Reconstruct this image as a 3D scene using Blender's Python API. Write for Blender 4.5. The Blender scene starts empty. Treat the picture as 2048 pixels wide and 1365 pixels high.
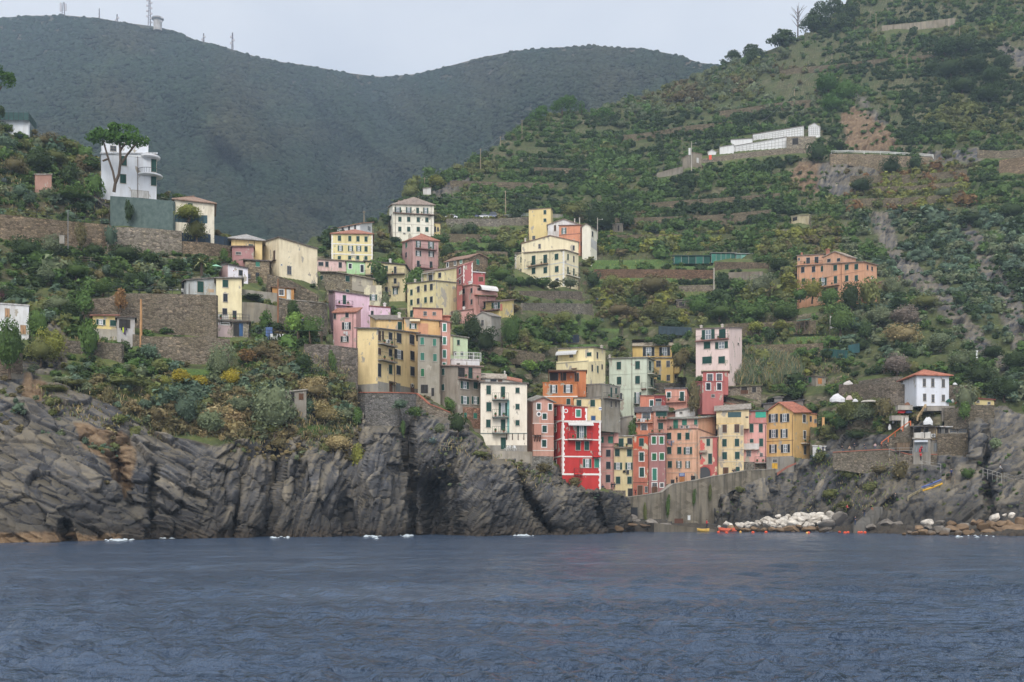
import bpy, math, random
import numpy as np
rng = np.random.default_rng(11); random.seed(11)
SC = bpy.context.scene; COL = SC.collection
F = 2200.0; CX = 1024.0; HY = 1029.0; CH = 3.6      # survey: focal length, principal column, horizon row, eye height
# ---------------------------------------------------------------- survey frames (enlargements the photo was measured in)
FR = {'A':(400,380,4.55),'B':(640,380,4.55),'C':(640,600,4.55),'D':(900,640,3.792),'E':(1180,640,3.792),'F':(1380,640,3.792),
 'G':(980,390,5.461),'H':(1340,400,4.265),'I':(1600,680,3.413),'J':(1180,880,4.452),'K':(0,0,3.412),'L':(0,380,3.412),
 'M':(1280,220,3.413),'N':(1580,380,3.412),'O':(0,560,4.55),'Q':(1640,760,4.265),'R':(1060,440,3.657),'S':(1380,1000,6.024),
 'T':(640,380,7.585),'U':(440,640,3.033),'V':(800,820,4.267),'W':(0,700,3.412),'X':(1280,0,2.667),'Y':(760,60,3.2),'P':(0,0,1)}
def PX(z,x): return FR[z][0]+x/FR[z][2]
def PY(z,y): return FR[z][1]+y/FR[z][2]
def W3(px,py,D): return np.array([(px-CX)/F*D, D, CH+(HY-py)/F*D])
# ---------------------------------------------------------------- colour
def lin(c):
    c=c/255.0
    return c/12.92 if c<=0.04045 else ((c+0.055)/1.055)**2.4
def C(rgb,k=1.0): return (lin(rgb[0])*k, lin(rgb[1])*k, lin(rgb[2])*k, 1.0)
# ---------------------------------------------------------------- noise
def _h(ix,iy,iz,s):
    with np.errstate(over='ignore'):
        n=(ix.astype(np.int64)*374761393+iy.astype(np.int64)*668265263+iz.astype(np.int64)*2147483647+s*974634777).astype(np.uint64)
        n=(n^(n>>np.uint64(13)))*np.uint64(1274126177); n=n^(n>>np.uint64(16))
        n=n*np.uint64(2246822519); n=n^(n>>np.uint64(15))
    return (n&np.uint64(0xFFFFFF)).astype(np.float64)/16777215.0
def vnoise(p,s=0):
    i=np.floor(p).astype(np.int64); f=p-i; f=f*f*(3-2*f); r=0
    for dx in (0,1):
        for dy in (0,1):
            for dz in (0,1):
                w=(f[:,0] if dx else 1-f[:,0])*(f[:,1] if dy else 1-f[:,1])*(f[:,2] if dz else 1-f[:,2])
                r=r+w*_h(i[:,0]+dx,i[:,1]+dy,i[:,2]+dz,s)
    return r
def fbm(p,o=4,s=0,g=0.5):
    r=0;a=1;t=0
    for k in range(o):
        r=r+a*vnoise(p*(2.03**k)+17.3*k,s+k);t+=a;a*=g
    return r/t
def worley(p,s=0):
    i=np.floor(p).astype(np.int64); f1=np.full(len(p),9.);f2=np.full(len(p),9.);idv=np.zeros(len(p))
    for dx in (-1,0,1):
        for dy in (-1,0,1):
            for dz in (-1,0,1):
                a,b,c=i[:,0]+dx,i[:,1]+dy,i[:,2]+dz
                q=np.stack([a+_h(a,b,c,s),b+_h(a,b,c,s+1),c+_h(a,b,c,s+2)],1)
                d=((q-p)**2).sum(1); v=_h(a,b,c,s+3)
                m=d<f1; tl=(q-p)@np.array([1.,.6,.8])*(2*_h(a,b,c,s+4)-1)+(q-p)@np.array([-.5,.8,1.])*(2*_h(a,b,c,s+5)-1)
                f2=np.where(m,f1,np.minimum(f2,d)); idv=np.where(m,v,idv); tv=np.where(m,tl,tv) if (dx,dy,dz)!=(-1,-1,-1) else np.where(m,tl,0.); f1=np.where(m,d,f1)
    return np.sqrt(f1),np.sqrt(f2),idv,tv
def inpoly(x,y,poly):
    r=np.zeros(x.shape,bool); n=len(poly)
    for k in range(n):
        x0,y0=poly[k]; x1,y1=poly[(k+1)%n]
        if y0==y1: continue
        c=((y0>y)!=(y1>y))&(x<(x1-x0)*(y-y0)/(y1-y0)+x0)
        r^=c
    return r
# ---------------------------------------------------------------- the lie of the land: distance of the ground along bearings
def mkdepth(cols):
    ks=sorted(cols); T=[]
    for k in ks:
        a=sorted(cols[k],key=lambda t:-t[0])
        (y0,d0),(y1,d1)=a[-2],a[-1]; sl=max(0.15,(d1-d0)/max(1,(y0-y1)))
        a=a+[(y1-300,d1+300*sl)]
        T.append((-np.array([t[0] for t in a],float),np.array([t[1] for t in a],float)))
    K=np.array(ks,float)
    def f(px,py):
        px=np.atleast_1d(np.asarray(px,float)); py=np.atleast_1d(np.asarray(py,float)); px,py=np.broadcast_arrays(px,py)
        V=np.stack([np.interp(-py,t[0],t[1]) for t in T],0)
        x=np.clip(px,K[0],K[-1]-1e-6); i=np.clip(np.searchsorted(K,x,side='right')-1,0,len(K)-2)
        t=(x-K[i])/(K[i+1]-K[i]); t=t*t*(3-2*t)*0.5+t*0.5
        j=np.arange(px.size).reshape(px.shape)
        Vf=V.reshape(len(ks),-1)
        a=Vf[i.ravel(),np.arange(px.size)];b=Vf[i.ravel()+1,np.arange(px.size)]
        return (a+(b-a)*t.ravel()).reshape(px.shape)
    return f
DA=mkdepth({
 -200:[(1090,130),(1000,134),(900,140),(800,147),(740,155),(700,166),(640,175),(560,188),(480,200),(440,207),(400,212),(300,225),(200,240)],
 0:[(1085,141),(1000,145),(900,150),(800,156),(745,164),(700,174),(640,182),(560,194),(480,204),(440,210),(425,216),(400,218),(300,230),(230,245)],
 200:[(1082,149),(1000,153),(900,159),(800,166),(745,173),(690,183),(670,190),(640,192),(590,196),(575,204),(540,208),(480,216),(460,218),(450,224),(400,227),(390,232),(340,242),(300,250)],
 400:[(1076,168),(1000,170),(900,174),(800,179),(740,184),(690,190),(670,197),(640,199),(590,201),(570,208),(520,218),(470,226),(440,236),(400,245)],
 560:[(1075,172),(1000,174),(920,177),(870,181),(800,185),(740,189),(700,194),(670,203),(640,208),(610,211),(590,217),(540,228),(500,240)],
 700:[(1073,180),(1000,182),(920,185),(850,190),(790,195),(740,199),(700,203),(680,212),(640,220),(560,245)],
 800:[(1072,184),(960,187),(880,191),(800,198),(785,203),(770,215),(700,222)],
 900:[(1072,184),(980,187),(900,191),(870,194),(840,200),(800,210)],
 1000:[(1072,184),(1000,188),(950,194),(915,200),(895,206),(860,215)],
 1100:[(1070,193),(1020,197),(960,202),(930,205),(900,220)],
 1200:[(1066,204),(1020,204),(985,204.5),(960,226)],
 1260:[(1064,224),(1030,226),(1000,232)]})
DB=mkdepth({
 560:[(1000,225),(700,240),(600,270),(500,315),(440,350),(380,390)],
 700:[(1000,222),(780,228),(690,238),(600,268),(520,300),(470,338),(400,385),(350,420)],
 800:[(1000,222),(800,226),(700,240),(640,258),(600,275),(560,292),(520,310),(480,340),(400,385),(340,420)],
 1000:[(1000,232),(880,238),(750,246),(690,253),(640,262),(600,276),(560,294),(500,330),(440,372),(330,430),(250,470)],
 1200:[(1000,240),(940,245),(850,254),(780,263),(720,276),(650,295),(600,312),(540,335),(480,360),(400,400),(300,450),(190,530)],
 1250:[(1064,228),(1050,237),(1000,243),(960,246),(850,256),(780,263),(720,276),(650,295),(600,312),(540,334),(480,360),(400,400),(300,450),(180,540)],
 1400:[(1064,226),(1052,236),(970,245),(900,250),(850,256),(780,262),(720,275),(650,295),(600,310),(540,332),(450,372),(350,402),(250,458),(150,560)],
 1600:[(1062,230),(1045,236),(960,243),(915,246),(850,255),(790,262),(720,273),(650,288),(580,302),(540,315),(450,356),(350,392),(250,434),(150,500),(60,560)],
 1800:[(1068,203),(1050,212),(960,222),(900,226),(830,232),(800,237),(740,250),(650,280),(560,308),(450,350),(350,390),(250,425),(150,480),(0,560)],
 2000:[(1072,184),(1050,195),(960,206),(900,212),(830,224),(740,245),(650,270),(550,300),(450,335),(350,375),(250,415),(100,480),(0,530),(-200,640)],
 2250:[(1075,172),(960,185),(830,205),(740,225),(650,250),(450,320),(250,400),(0,500),(-300,640)]})
DM=mkdepth({
 -300:[(1000,520),(560,620),(450,720),(300,980),(150,1250),(40,1480)],
 0:[(1000,520),(560,600),(450,690),(300,930),(150,1200),(30,1500)],
 200:[(1000,510),(560,580),(450,660),(300,860),(150,1120),(33,1450)],
 400:[(1000,500),(600,560),(500,640),(400,760),(250,980),(150,1180),(78,1400)],
 600:[(1000,520),(600,640),(500,760),(400,900),(250,1180),(127,1450)],
 760:[(1000,530),(600,700),(500,860),(400,1020),(250,1300),(150,1560)],
 900:[(1000,530),(600,640),(450,820),(350,960),(250,1150),(128,1450)],
 1050:[(1000,530),(600,600),(400,760),(250,930),(150,1150),(98,1350)],
 1200:[(1000,560),(400,720),(250,880),(150,1080),(88,1300)],
 1400:[(1000,600),(300,760),(200,880),(122,1100)],
 1700:[(1000,640),(300,800),(100,1100),(60,1250)]})
DM0=DM
def DM(px,py):
    px=np.atleast_1d(np.asarray(px,float)); py=np.atleast_1d(np.asarray(py,float)); px,py=np.broadcast_arrays(px,py); d=DM0(px,py)
    u=(px-.55*py).ravel()/150; r=np.abs(fbm(np.stack([u,py.ravel()/260,0*u],1),3,71)-.5).reshape(px.shape)*2; f=np.clip((py-ip(TOPM,px))/60,0,1)
    return d*(1+f*(.22*(.25-r)))
TOPA=[(-220,240),(0,252),(60,264),(120,282),(160,302),(215,350),(330,394),(345,405),(430,452),(445,470),(525,512),(560,525),(640,550),(652,572),(660,640),(668,692),(716,702),(724,770),(830,775),(865,800),(930,830),(960,868),(984,902),(1050,905),(1056,913),(1104,918),(1110,925),(1200,975),(1262,998)]
BOTA=[(-220,1115),(400,1100),(800,1095),(1100,1092),(1262,1090)]
TOPB=[(540,505),(640,470),(700,458),(760,432),(810,392),(850,360),(900,343),(960,310),(1000,282),(1045,250),(1060,238),(1100,228),(1150,224),(1200,217),(1240,200),(1300,184),(1350,168),(1400,143),(1440,130),(1500,110),(1560,94),(1600,72),(1640,48),(1700,-5),(1760,-40),(1900,-120),(2250,-260)]
BOTB=[(540,1000),(1238,1010),(1246,1090),(1800,1094),(2000,1104),(2250,1110)]
TOPM=[(-300,48),(0,36),(60,32),(130,31),(200,37),(250,46),(300,52),(350,62),(390,80),(430,89),(470,101),(520,116),(560,124),(620,132),(700,147),(760,154),(830,149),(900,132),(960,116),(1000,108),(1040,101),(1100,96),(1180,92),(1240,96),(1290,98),(1350,110),(1400,126),(1460,132),(1700,145)]
def ip(tab,x): return np.interp(x,[t[0] for t in tab],[t[1] for t in tab])
LAY={'A':DA,'B':DB,'M':DM}
def GD(layer,px,py): return float(LAY[layer](px,py)[0])
# ---------------------------------------------------------------- mesh builder
class MB:
    def __init__(s): s.v=[];s.f=[];s.m=[]
    def quadbox(s,p,mat=0):
        """p: 8 corners, bottom ring then top ring"""
        b=len(s.v); s.v+= [tuple(q) for q in p]
        for f in ((3,2,1,0),(4,5,6,7),(0,1,5,4),(1,2,6,5),(2,3,7,6),(3,0,4,7)):
            s.f.append(tuple(b+k for k in f)); s.m.append(mat)
    def box(s,fr,u0,u1,n0,n1,z0,z1,mat=0):
        O,e,n=fr
        P=lambda u,k,z:(O[0]+e[0]*u+n[0]*k,O[1]+e[1]*u+n[1]*k,O[2]+z)
        s.quadbox([P(u0,n1,z0),P(u1,n1,z0),P(u1,n0,z0),P(u0,n0,z0),P(u0,n1,z1),P(u1,n1,z1),P(u1,n0,z1),P(u0,n0,z1)],mat)
    def poly(s,pts,mat=0):
        b=len(s.v); s.v+=[tuple(q) for q in pts]; s.f.append(tuple(range(b,b+len(pts)))); s.m.append(mat)
    def slab(s,pts,t,mat=0):
        """thick plate: pts = top outline (ccw seen from above), thickness t downwards"""
        n=len(pts);b=len(s.v); s.v+=[tuple(q) for q in pts]+[(q[0],q[1],q[2]-t) for q in pts]
        s.f.append(tuple(range(b,b+n)));s.m.append(mat); s.f.append(tuple(b+n+k for k in reversed(range(n))));s.m.append(mat)
        for k in range(n):
            j=(k+1)%n; s.f.append((b+k,b+n+k,b+n+j,b+j)); s.m.append(mat)
    def tube(s,a,b_,r0,r1=None,mat=0,n=6,cap=True):
        r1=r0 if r1 is None else r1
        a=np.array(a,float);c=np.array(b_,float);d=c-a;L=np.linalg.norm(d)
        if L<1e-6:return
        d/=L; h=np.array([0,0,1.]) if abs(d[2])<.9 else np.array([1.,0,0]); x=np.cross(h,d);x/=np.linalg.norm(x);y=np.cross(d,x)
        b=len(s.v)
        for P,r in((a,r0),(c,r1)):
            for k in range(n):
                t=2*math.pi*k/n; s.v.append(tuple(P+r*(math.cos(t)*x+math.sin(t)*y)))
        for k in range(n):
            j=(k+1)%n; s.f.append((b+k,b+j,b+n+j,b+n+k));s.m.append(mat)
        if cap:
            s.f.append(tuple(b+k for k in reversed(range(n))));s.m.append(mat); s.f.append(tuple(b+n+k for k in range(n)));s.m.append(mat)
    def lathe(s,c,prof,n=10,mat=0):
        b=len(s.v)
        for r,z in prof:
            for k in range(n):
                t=2*math.pi*k/n; s.v.append((c[0]+r*math.cos(t),c[1]+r*math.sin(t),c[2]+z))
        for i in range(len(prof)-1):
            for k in range(n):
                j=(k+1)%n; s.f.append((b+i*n+k,b+i*n+j,b+i*n+n+j,b+i*n+n+k));s.m.append(mat)
        s.f.append(tuple(b+k for k in reversed(range(n))));s.m.append(mat); s.f.append(tuple(b+(len(prof)-1)*n+k for k in range(n)));s.m.append(mat)
    def build(s,name,mats,parent=None,origin=None,smooth=False):
        o=np.zeros(3) if origin is None else np.asarray(origin,float)
        me=bpy.data.meshes.new(name); me.from_pydata([(p[0]-o[0],p[1]-o[1],p[2]-o[2]) for p in s.v],[],s.f)
        if not isinstance(mats,(list,tuple)): mats=[mats]
        for m in mats: me.materials.append(m)
        if len(mats)>1: me.polygons.foreach_set('material_index',s.m)
        if smooth: me.polygons.foreach_set('use_smooth',[True]*len(me.polygons))
        ob=bpy.data.objects.new(name,me); COL.objects.link(ob)
        if parent is not None: ob.parent=parent
        else: ob.location=o
        return ob
def empty(name,loc):
    o=bpy.data.objects.new(name,None); o.empty_display_size=.5; COL.objects.link(o); o.location=loc; return o
def tag(o,label=None,cat=None,group=None,kind=None):
    if label:o['label']=label
    if cat:o['category']=cat
    if group:o['group']=group
    if kind or cat:o['kind']=kind or 'thing'
    return o
def npmesh(name,V,Fc,mat,tint=None,attr='tint',smooth=False,link=True):
    """V (n,3); Fc (m,k) all faces alike"""
    me=bpy.data.meshes.new(name); me.vertices.add(len(V)); me.vertices.foreach_set('co',np.ascontiguousarray(V,np.float32).ravel())
    k=Fc.shape[1]; me.loops.add(Fc.size); me.loops.foreach_set('vertex_index',np.ascontiguousarray(Fc,np.int32).ravel())
    me.polygons.add(len(Fc)); me.polygons.foreach_set('loop_start',np.arange(0,Fc.size,k,dtype=np.int32))
    me.polygons.foreach_set('loop_total',np.full(len(Fc),k,np.int32))
    if smooth: me.polygons.foreach_set('use_smooth',np.ones(len(Fc),bool))
    me.materials.append(mat)
    if tint is not None:
        a=me.attributes.new(attr,'FLOAT_COLOR','POINT'); a.data.foreach_set('color',np.ascontiguousarray(tint,np.float32).ravel())
    me.update(calc_edges=True); me.validate()
    ob=bpy.data.objects.new(name,me)
    if link: COL.objects.link(ob)
    return ob
# ---------------------------------------------------------------- materials
def newmat(name):
    m=bpy.data.materials.new(name); m.use_nodes=True; nt=m.node_tree; b=nt.nodes['Principled BSDF']; b.inputs['Roughness'].default_value=.8
    b.inputs['Specular IOR Level'].default_value=.25
    return m,nt,b
def nd(nt,t,**kw):
    n=nt.nodes.new(t)
    for k,v in kw.items(): setattr(n,k,v)
    return n
def noise(nt,co,scale,detail=3,rough=.55,dist=0):
    n=nd(nt,'ShaderNodeTexNoise'); n.inputs['Scale'].default_value=scale;n.inputs['Detail'].default_value=detail;n.inputs['Roughness'].default_value=rough;n.inputs['Distortion'].default_value=dist
    if co is not None: nt.links.new(co,n.inputs['Vector'])
    return n.outputs['Fac']
def ramp(nt,fac,stops):
    r=nd(nt,'ShaderNodeValToRGB'); e=r.color_ramp.elements
    while len(e)<len(stops): e.new(.5)
    for k,(p,c) in enumerate(stops):
        e[k].position=p; e[k].color=c if len(c)==4 else tuple(c)+(1,)
    nt.links.new(fac,r.inputs['Fac']); return r.outputs['Color']
def mix(nt,fac,a,b,mode='MIX'):
    m=nd(nt,'ShaderNodeMix',data_type='RGBA',blend_type=mode)
    if isinstance(fac,(int,float)): m.inputs[0].default_value=fac
    else: nt.links.new(fac,m.inputs[0])
    for k,x in((6,a),(7,b)):
        if isinstance(x,tuple): m.inputs[k].default_value=x
        else: nt.links.new(x,m.inputs[k])
    return m.outputs[2]
def math_(nt,op,a,b=0.0,clamp=False):
    m=nd(nt,'ShaderNodeMath',operation=op,use_clamp=clamp)
    for k,x in((0,a),(1,b)):
        if isinstance(x,(int,float)): m.inputs[k].default_value=x
        else: nt.links.new(x,m.inputs[k])
    return m.outputs[0]
def mapping(nt,co,sc=(1,1,1),rot=(0,0,0)):
    m=nd(nt,'ShaderNodeMapping'); m.inputs['Scale'].default_value=sc; m.inputs['Rotation'].default_value=rot; nt.links.new(co,m.inputs['Vector']); return m.outputs[0]
def texco(nt,w='Object'): return nd(nt,'ShaderNodeTexCoord').outputs[w]
def bump(nt,b,h,strength,dist=.1):
    n=nd(nt,'ShaderNodeBump'); n.inputs['Strength'].default_value=strength;n.inputs['Distance'].default_value=dist; nt.links.new(h,n.inputs['Height']); nt.links.new(n.outputs[0],b.inputs['Normal'])
_mc={}
def M(kind,rgb=(128,128,128),**kw):
    key=(kind,tuple(rgb),tuple(sorted(kw.items())))
    if key in _mc: return _mc[key]
    m,nt,b=newmat(kind); co=texco(nt); L=nt.links.new
    if kind in('plaster','tiles'): g=.3*rgb[0]+.55*rgb[1]+.15*rgb[2]; rgb=tuple(q+(g-q)*.2 for q in rgb)
    c=C(rgb)
    if kind=='plaster':
        w=kw.get('wear',.5); peel=kw.get('peel',0)
        n1=noise(nt,mapping(nt,co,(1.6,1.6,.22)),1.0,4); n2=noise(nt,co,.35,4); n3=noise(nt,co,3.0,3)
        d=C((rgb[0]*.82,rgb[1]*.80,rgb[2]*.78)); l=C((min(255,rgb[0]*1.04),min(255,rgb[1]*1.05),min(255,rgb[2]*1.07)))
        col=mix(nt,ramp(nt,n1,[(.4,(0,0,0)),(.72,(min(1,w*1.35),)*3)]),c,d)
        col=mix(nt,ramp(nt,n2,[(.46,(0,0,0)),(.66,(min(1,w*1.1),)*3)]),col,l)
        col=mix(nt,ramp(nt,n3,[(.5,(0,0,0)),(.9,(w*.5,)*3)]),col,d)
        if peel>0:
            pn=noise(nt,mapping(nt,co,(1,1,.6)),.55,6,.6)
            col=mix(nt,ramp(nt,pn,[(.64-.22*peel,(0,0,0)),(.66-.22*peel,(1,1,1))]),col,C(kw.get('under',(168,160,146))))
        L(col,b.inputs['Base Color']); b.inputs['Roughness'].default_value=.9; bump(nt,b,n3,.15,.05)
    elif kind=='stone':
        s=kw.get('s',1.0); v=nd(nt,'ShaderNodeTexVoronoi'); v.inputs['Scale'].default_value=1.7*s; L(mapping(nt,co,(1,1,1.7)),v.inputs['Vector'])
        v2=nd(nt,'ShaderNodeTexVoronoi',feature='DISTANCE_TO_EDGE'); v2.inputs['Scale'].default_value=1.7*s; L(mapping(nt,co,(1,1,1.7)),v2.inputs['Vector'])
        d=C((rgb[0]*.68,rgb[1]*.66,rgb[2]*.64)); l=C((min(255,rgb[0]*1.25),min(255,rgb[1]*1.22),min(255,rgb[2]*1.18)))
        sep=nd(nt,'ShaderNodeSeparateColor'); L(v.outputs['Color'],sep.inputs[0])
        col=ramp(nt,sep.outputs[0],[(0,d),(.45,c),(.85,c),(1,l)])
        col=mix(nt,ramp(nt,noise(nt,co,.3,5),[(.4,(0,0,0)),(.7,(.6,.6,.6))]),col,C((rgb[0]*.8,rgb[1]*.79,rgb[2]*.7)))
        col=mix(nt,ramp(nt,v2.outputs['Distance'],[(0,(.75,.75,.75)),(.09,(0,0,0))]),col,C((rgb[0]*.45,rgb[1]*.43,rgb[2]*.4)))
        L(col,b.inputs['Base Color']); b.inputs['Roughness'].default_value=.95; bump(nt,b,v2.outputs['Distance'],.8,.2)
    elif kind=='concrete':
        n1=noise(nt,mapping(nt,co,(.9,.9,.12)),1.0,5); n2=noise(nt,co,.25,5); n3=noise(nt,co,2,4)
        col=ramp(nt,n1,[(.3,C((rgb[0]*.72,rgb[1]*.7,rgb[2]*.66))),(.5,c),(.75,C((rgb[0]*1.12,rgb[1]*1.1,rgb[2]*1.05)))])
        col=mix(nt,ramp(nt,n2,[(.45,(0,0,0)),(.7,(.6,.6,.6))]),col,C((rgb[0]*.75,rgb[1]*.7,rgb[2]*.6)))
        
        if kw.get('rough'):
            v=nd(nt,'ShaderNodeTexVoronoi'); v.inputs['Scale'].default_value=.9; L(mapping(nt,co,(1,1,1.6)),v.inputs['Vector']); sv=nd(nt,'ShaderNodeSeparateColor'); L(v.outputs['Color'],sv.inputs[0])
            col=mix(nt,ramp(nt,n2,[(.4,(0,0,0)),(.62,(.5,.5,.5))]),col,ramp(nt,sv.outputs[0],[(0,C((88,82,72))),(.6,C((118,112,100))),(1,C((150,142,128)))]))
            col=mix(nt,ramp(nt,noise(nt,mapping(nt,co,(1.2,1.2,.08)),1,4),[(.5,(0,0,0)),(.64,(.75,.75,.75))]),col,C((74,70,62)))
        L(col,b.inputs['Base Color']); b.inputs['Roughness'].default_value=.93; bump(nt,b,n3,.5,.15)
    elif kind=='tiles':
        wv=nd(nt,'ShaderNodeTexWave'); wv.inputs['Scale'].default_value=1.3; wv.inputs['Distortion'].default_value=.6; L(co,wv.inputs['Vector'])
        n=noise(nt,co,2.2,4); n2=noise(nt,co,.5,3)
        col=ramp(nt,n,[(.3,C((rgb[0]*.75,rgb[1]*.7,rgb[2]*.68))),(.55,c),(.8,C((min(255,rgb[0]*1.12),rgb[1]*1.15,rgb[2]*1.2)))])
        col=mix(nt,ramp(nt,n2,[(.5,(0,0,0)),(.75,(.6,.6,.6))]),col,C((rgb[0]*.7,rgb[1]*.72,rgb[2]*.72)))
        L(col,b.inputs['Base Color']); bump(nt,b,wv.outputs['Fac'],.6,.08)
    elif kind=='glass':
        b.inputs['Base Color'].default_value=c; b.inputs['Roughness'].default_value=.12; b.inputs['Specular IOR Level'].default_value=.6
    elif kind=='paint':
        n=noise(nt,co,1.5,3); L(mix(nt,ramp(nt,n,[(.4,(0,0,0)),(.8,(.55,.55,.55))]),c,C((rgb[0]*.75,rgb[1]*.75,rgb[2]*.75))),b.inputs['Base Color']); b.inputs['Roughness'].default_value=.6
    elif kind=='wood':
        n=noise(nt,mapping(nt,co,(4,4,.4)),1.5,4); L(ramp(nt,n,[(.3,C((rgb[0]*.7,rgb[1]*.68,rgb[2]*.65))),(.7,c)]),b.inputs['Base Color'])
    elif kind=='net':
        n=noise(nt,co,1.2,4); L(ramp(nt,n,[(.3,C((rgb[0]*.75,rgb[1]*.8,rgb[2]*.8))),(.7,c)]),b.inputs['Base Color'])
    elif kind=='metal':
        n=noise(nt,co,2,2); L(mix(nt,n,c,C((rgb[0]*.85,rgb[1]*.85,rgb[2]*.85))),b.inputs['Base Color']); b.inputs['Roughness'].default_value=.45; b.inputs['Metallic'].default_value=kw.get('met',0.3)
    elif kind=='cloth':
        n=noise(nt,co,5,2); L(mix(nt,n,c,C((rgb[0]*.8,rgb[1]*.8,rgb[2]*.8))),b.inputs['Base Color'])
    elif kind=='skin':
        b.inputs['Base Color'].default_value=c; b.inputs['Roughness'].default_value=.5
    elif kind=='boulder':
        n=noise(nt,co,1.0,6,.6); n2=noise(nt,co,.35,3)
        oi=nd(nt,'ShaderNodeObjectInfo')
        col=ramp(nt,n,[(.3,C((rgb[0]*.62,rgb[1]*.6,rgb[2]*.58))),(.52,c),(.75,C((min(255,rgb[0]*1.15),min(255,rgb[1]*1.13),min(255,rgb[2]*1.1))))])
        col=mix(nt,ramp(nt,oi.outputs['Random'],[(0,(0,0,0)),(1,(.6,.6,.6))]),col,C((rgb[0]*.74,rgb[1]*.72,rgb[2]*.7)))
        geo=nd(nt,'ShaderNodeNewGeometry'); sp=nd(nt,'ShaderNodeSeparateXYZ'); L(geo.outputs['Position'],sp.inputs[0])
        wet=math_(nt,'ADD',sp.outputs[2],math_(nt,'MULTIPLY',n2,1.2))
        col=mix(nt,ramp(nt,math_(nt,'MULTIPLY',wet,.3,True),[(.22,(1,1,1)),(.5,(0,0,0))]),col,C((96,78,58)))
        L(col,b.inputs['Base Color']); bump(nt,b,n,.6,.2)
    _mc[key]=m; return m
def leafmat():
    m,nt,b=newmat('leaves'); a=nd(nt,'ShaderNodeAttribute',attribute_name='tint'); oi=nd(nt,'ShaderNodeObjectInfo')
    col=mix(nt,1.0,a.outputs['Color'],oi.outputs['Color'],'MULTIPLY'); nt.links.new(col,b.inputs['Base Color'])
    b.inputs['Roughness'].default_value=.75; b.inputs['Specular IOR Level'].default_value=.15
    tr=nd(nt,'ShaderNodeBsdfTranslucent'); nt.links.new(col,tr.inputs['Color']); ms=nd(nt,'ShaderNodeMixShader'); ms.inputs[0].default_value=.22
    out=nt.nodes['Material Output']; nt.links.new(b.outputs[0],ms.inputs[1]); nt.links.new(tr.outputs[0],ms.inputs[2]); nt.links.new(ms.outputs[0],out.inputs['Surface'])
    return m
LEAF=leafmat()
BARK=M('wood',(95,82,70)); 
# ================================================================ houses
SHCOL={'g':(38,80,72),'G':(46,118,78),'t':(70,142,122),'b':(54,60,68),'n':(98,76,60),'h':(196,158,122),'o':(44,84,74),'p':(52,58,62),'r':(70,130,112)}
HOUSES=[]; FACES=[]     # FACES: every wall plane that stands in front of cut-back ground
GLASS=M('glass',(58,64,70)); GLASSL=M('glass',(120,128,136)); WHITE=M('paint',(228,228,226)); DARK=M('glass',(36,36,38)); SILL=M('plaster',(178,170,158))
IRON=M('metal',(70,72,74)); GREY=M('concrete',(140,136,128))
class House: pass
def unit2(a): return a/np.linalg.norm(a)
def face_at(fr,px):
    """bearing px -> (distance along the wall, range)"""
    O,e,n=fr; s=(px-CX)/F; t=(s*O[1]-O[0])/(e[0]-s*e[1]); return t,O[1]+t*e[1]
def face_z(fr,px,py):
    t,Y=face_at(fr,px); return t,CH+(HY-py)/F*Y
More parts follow.
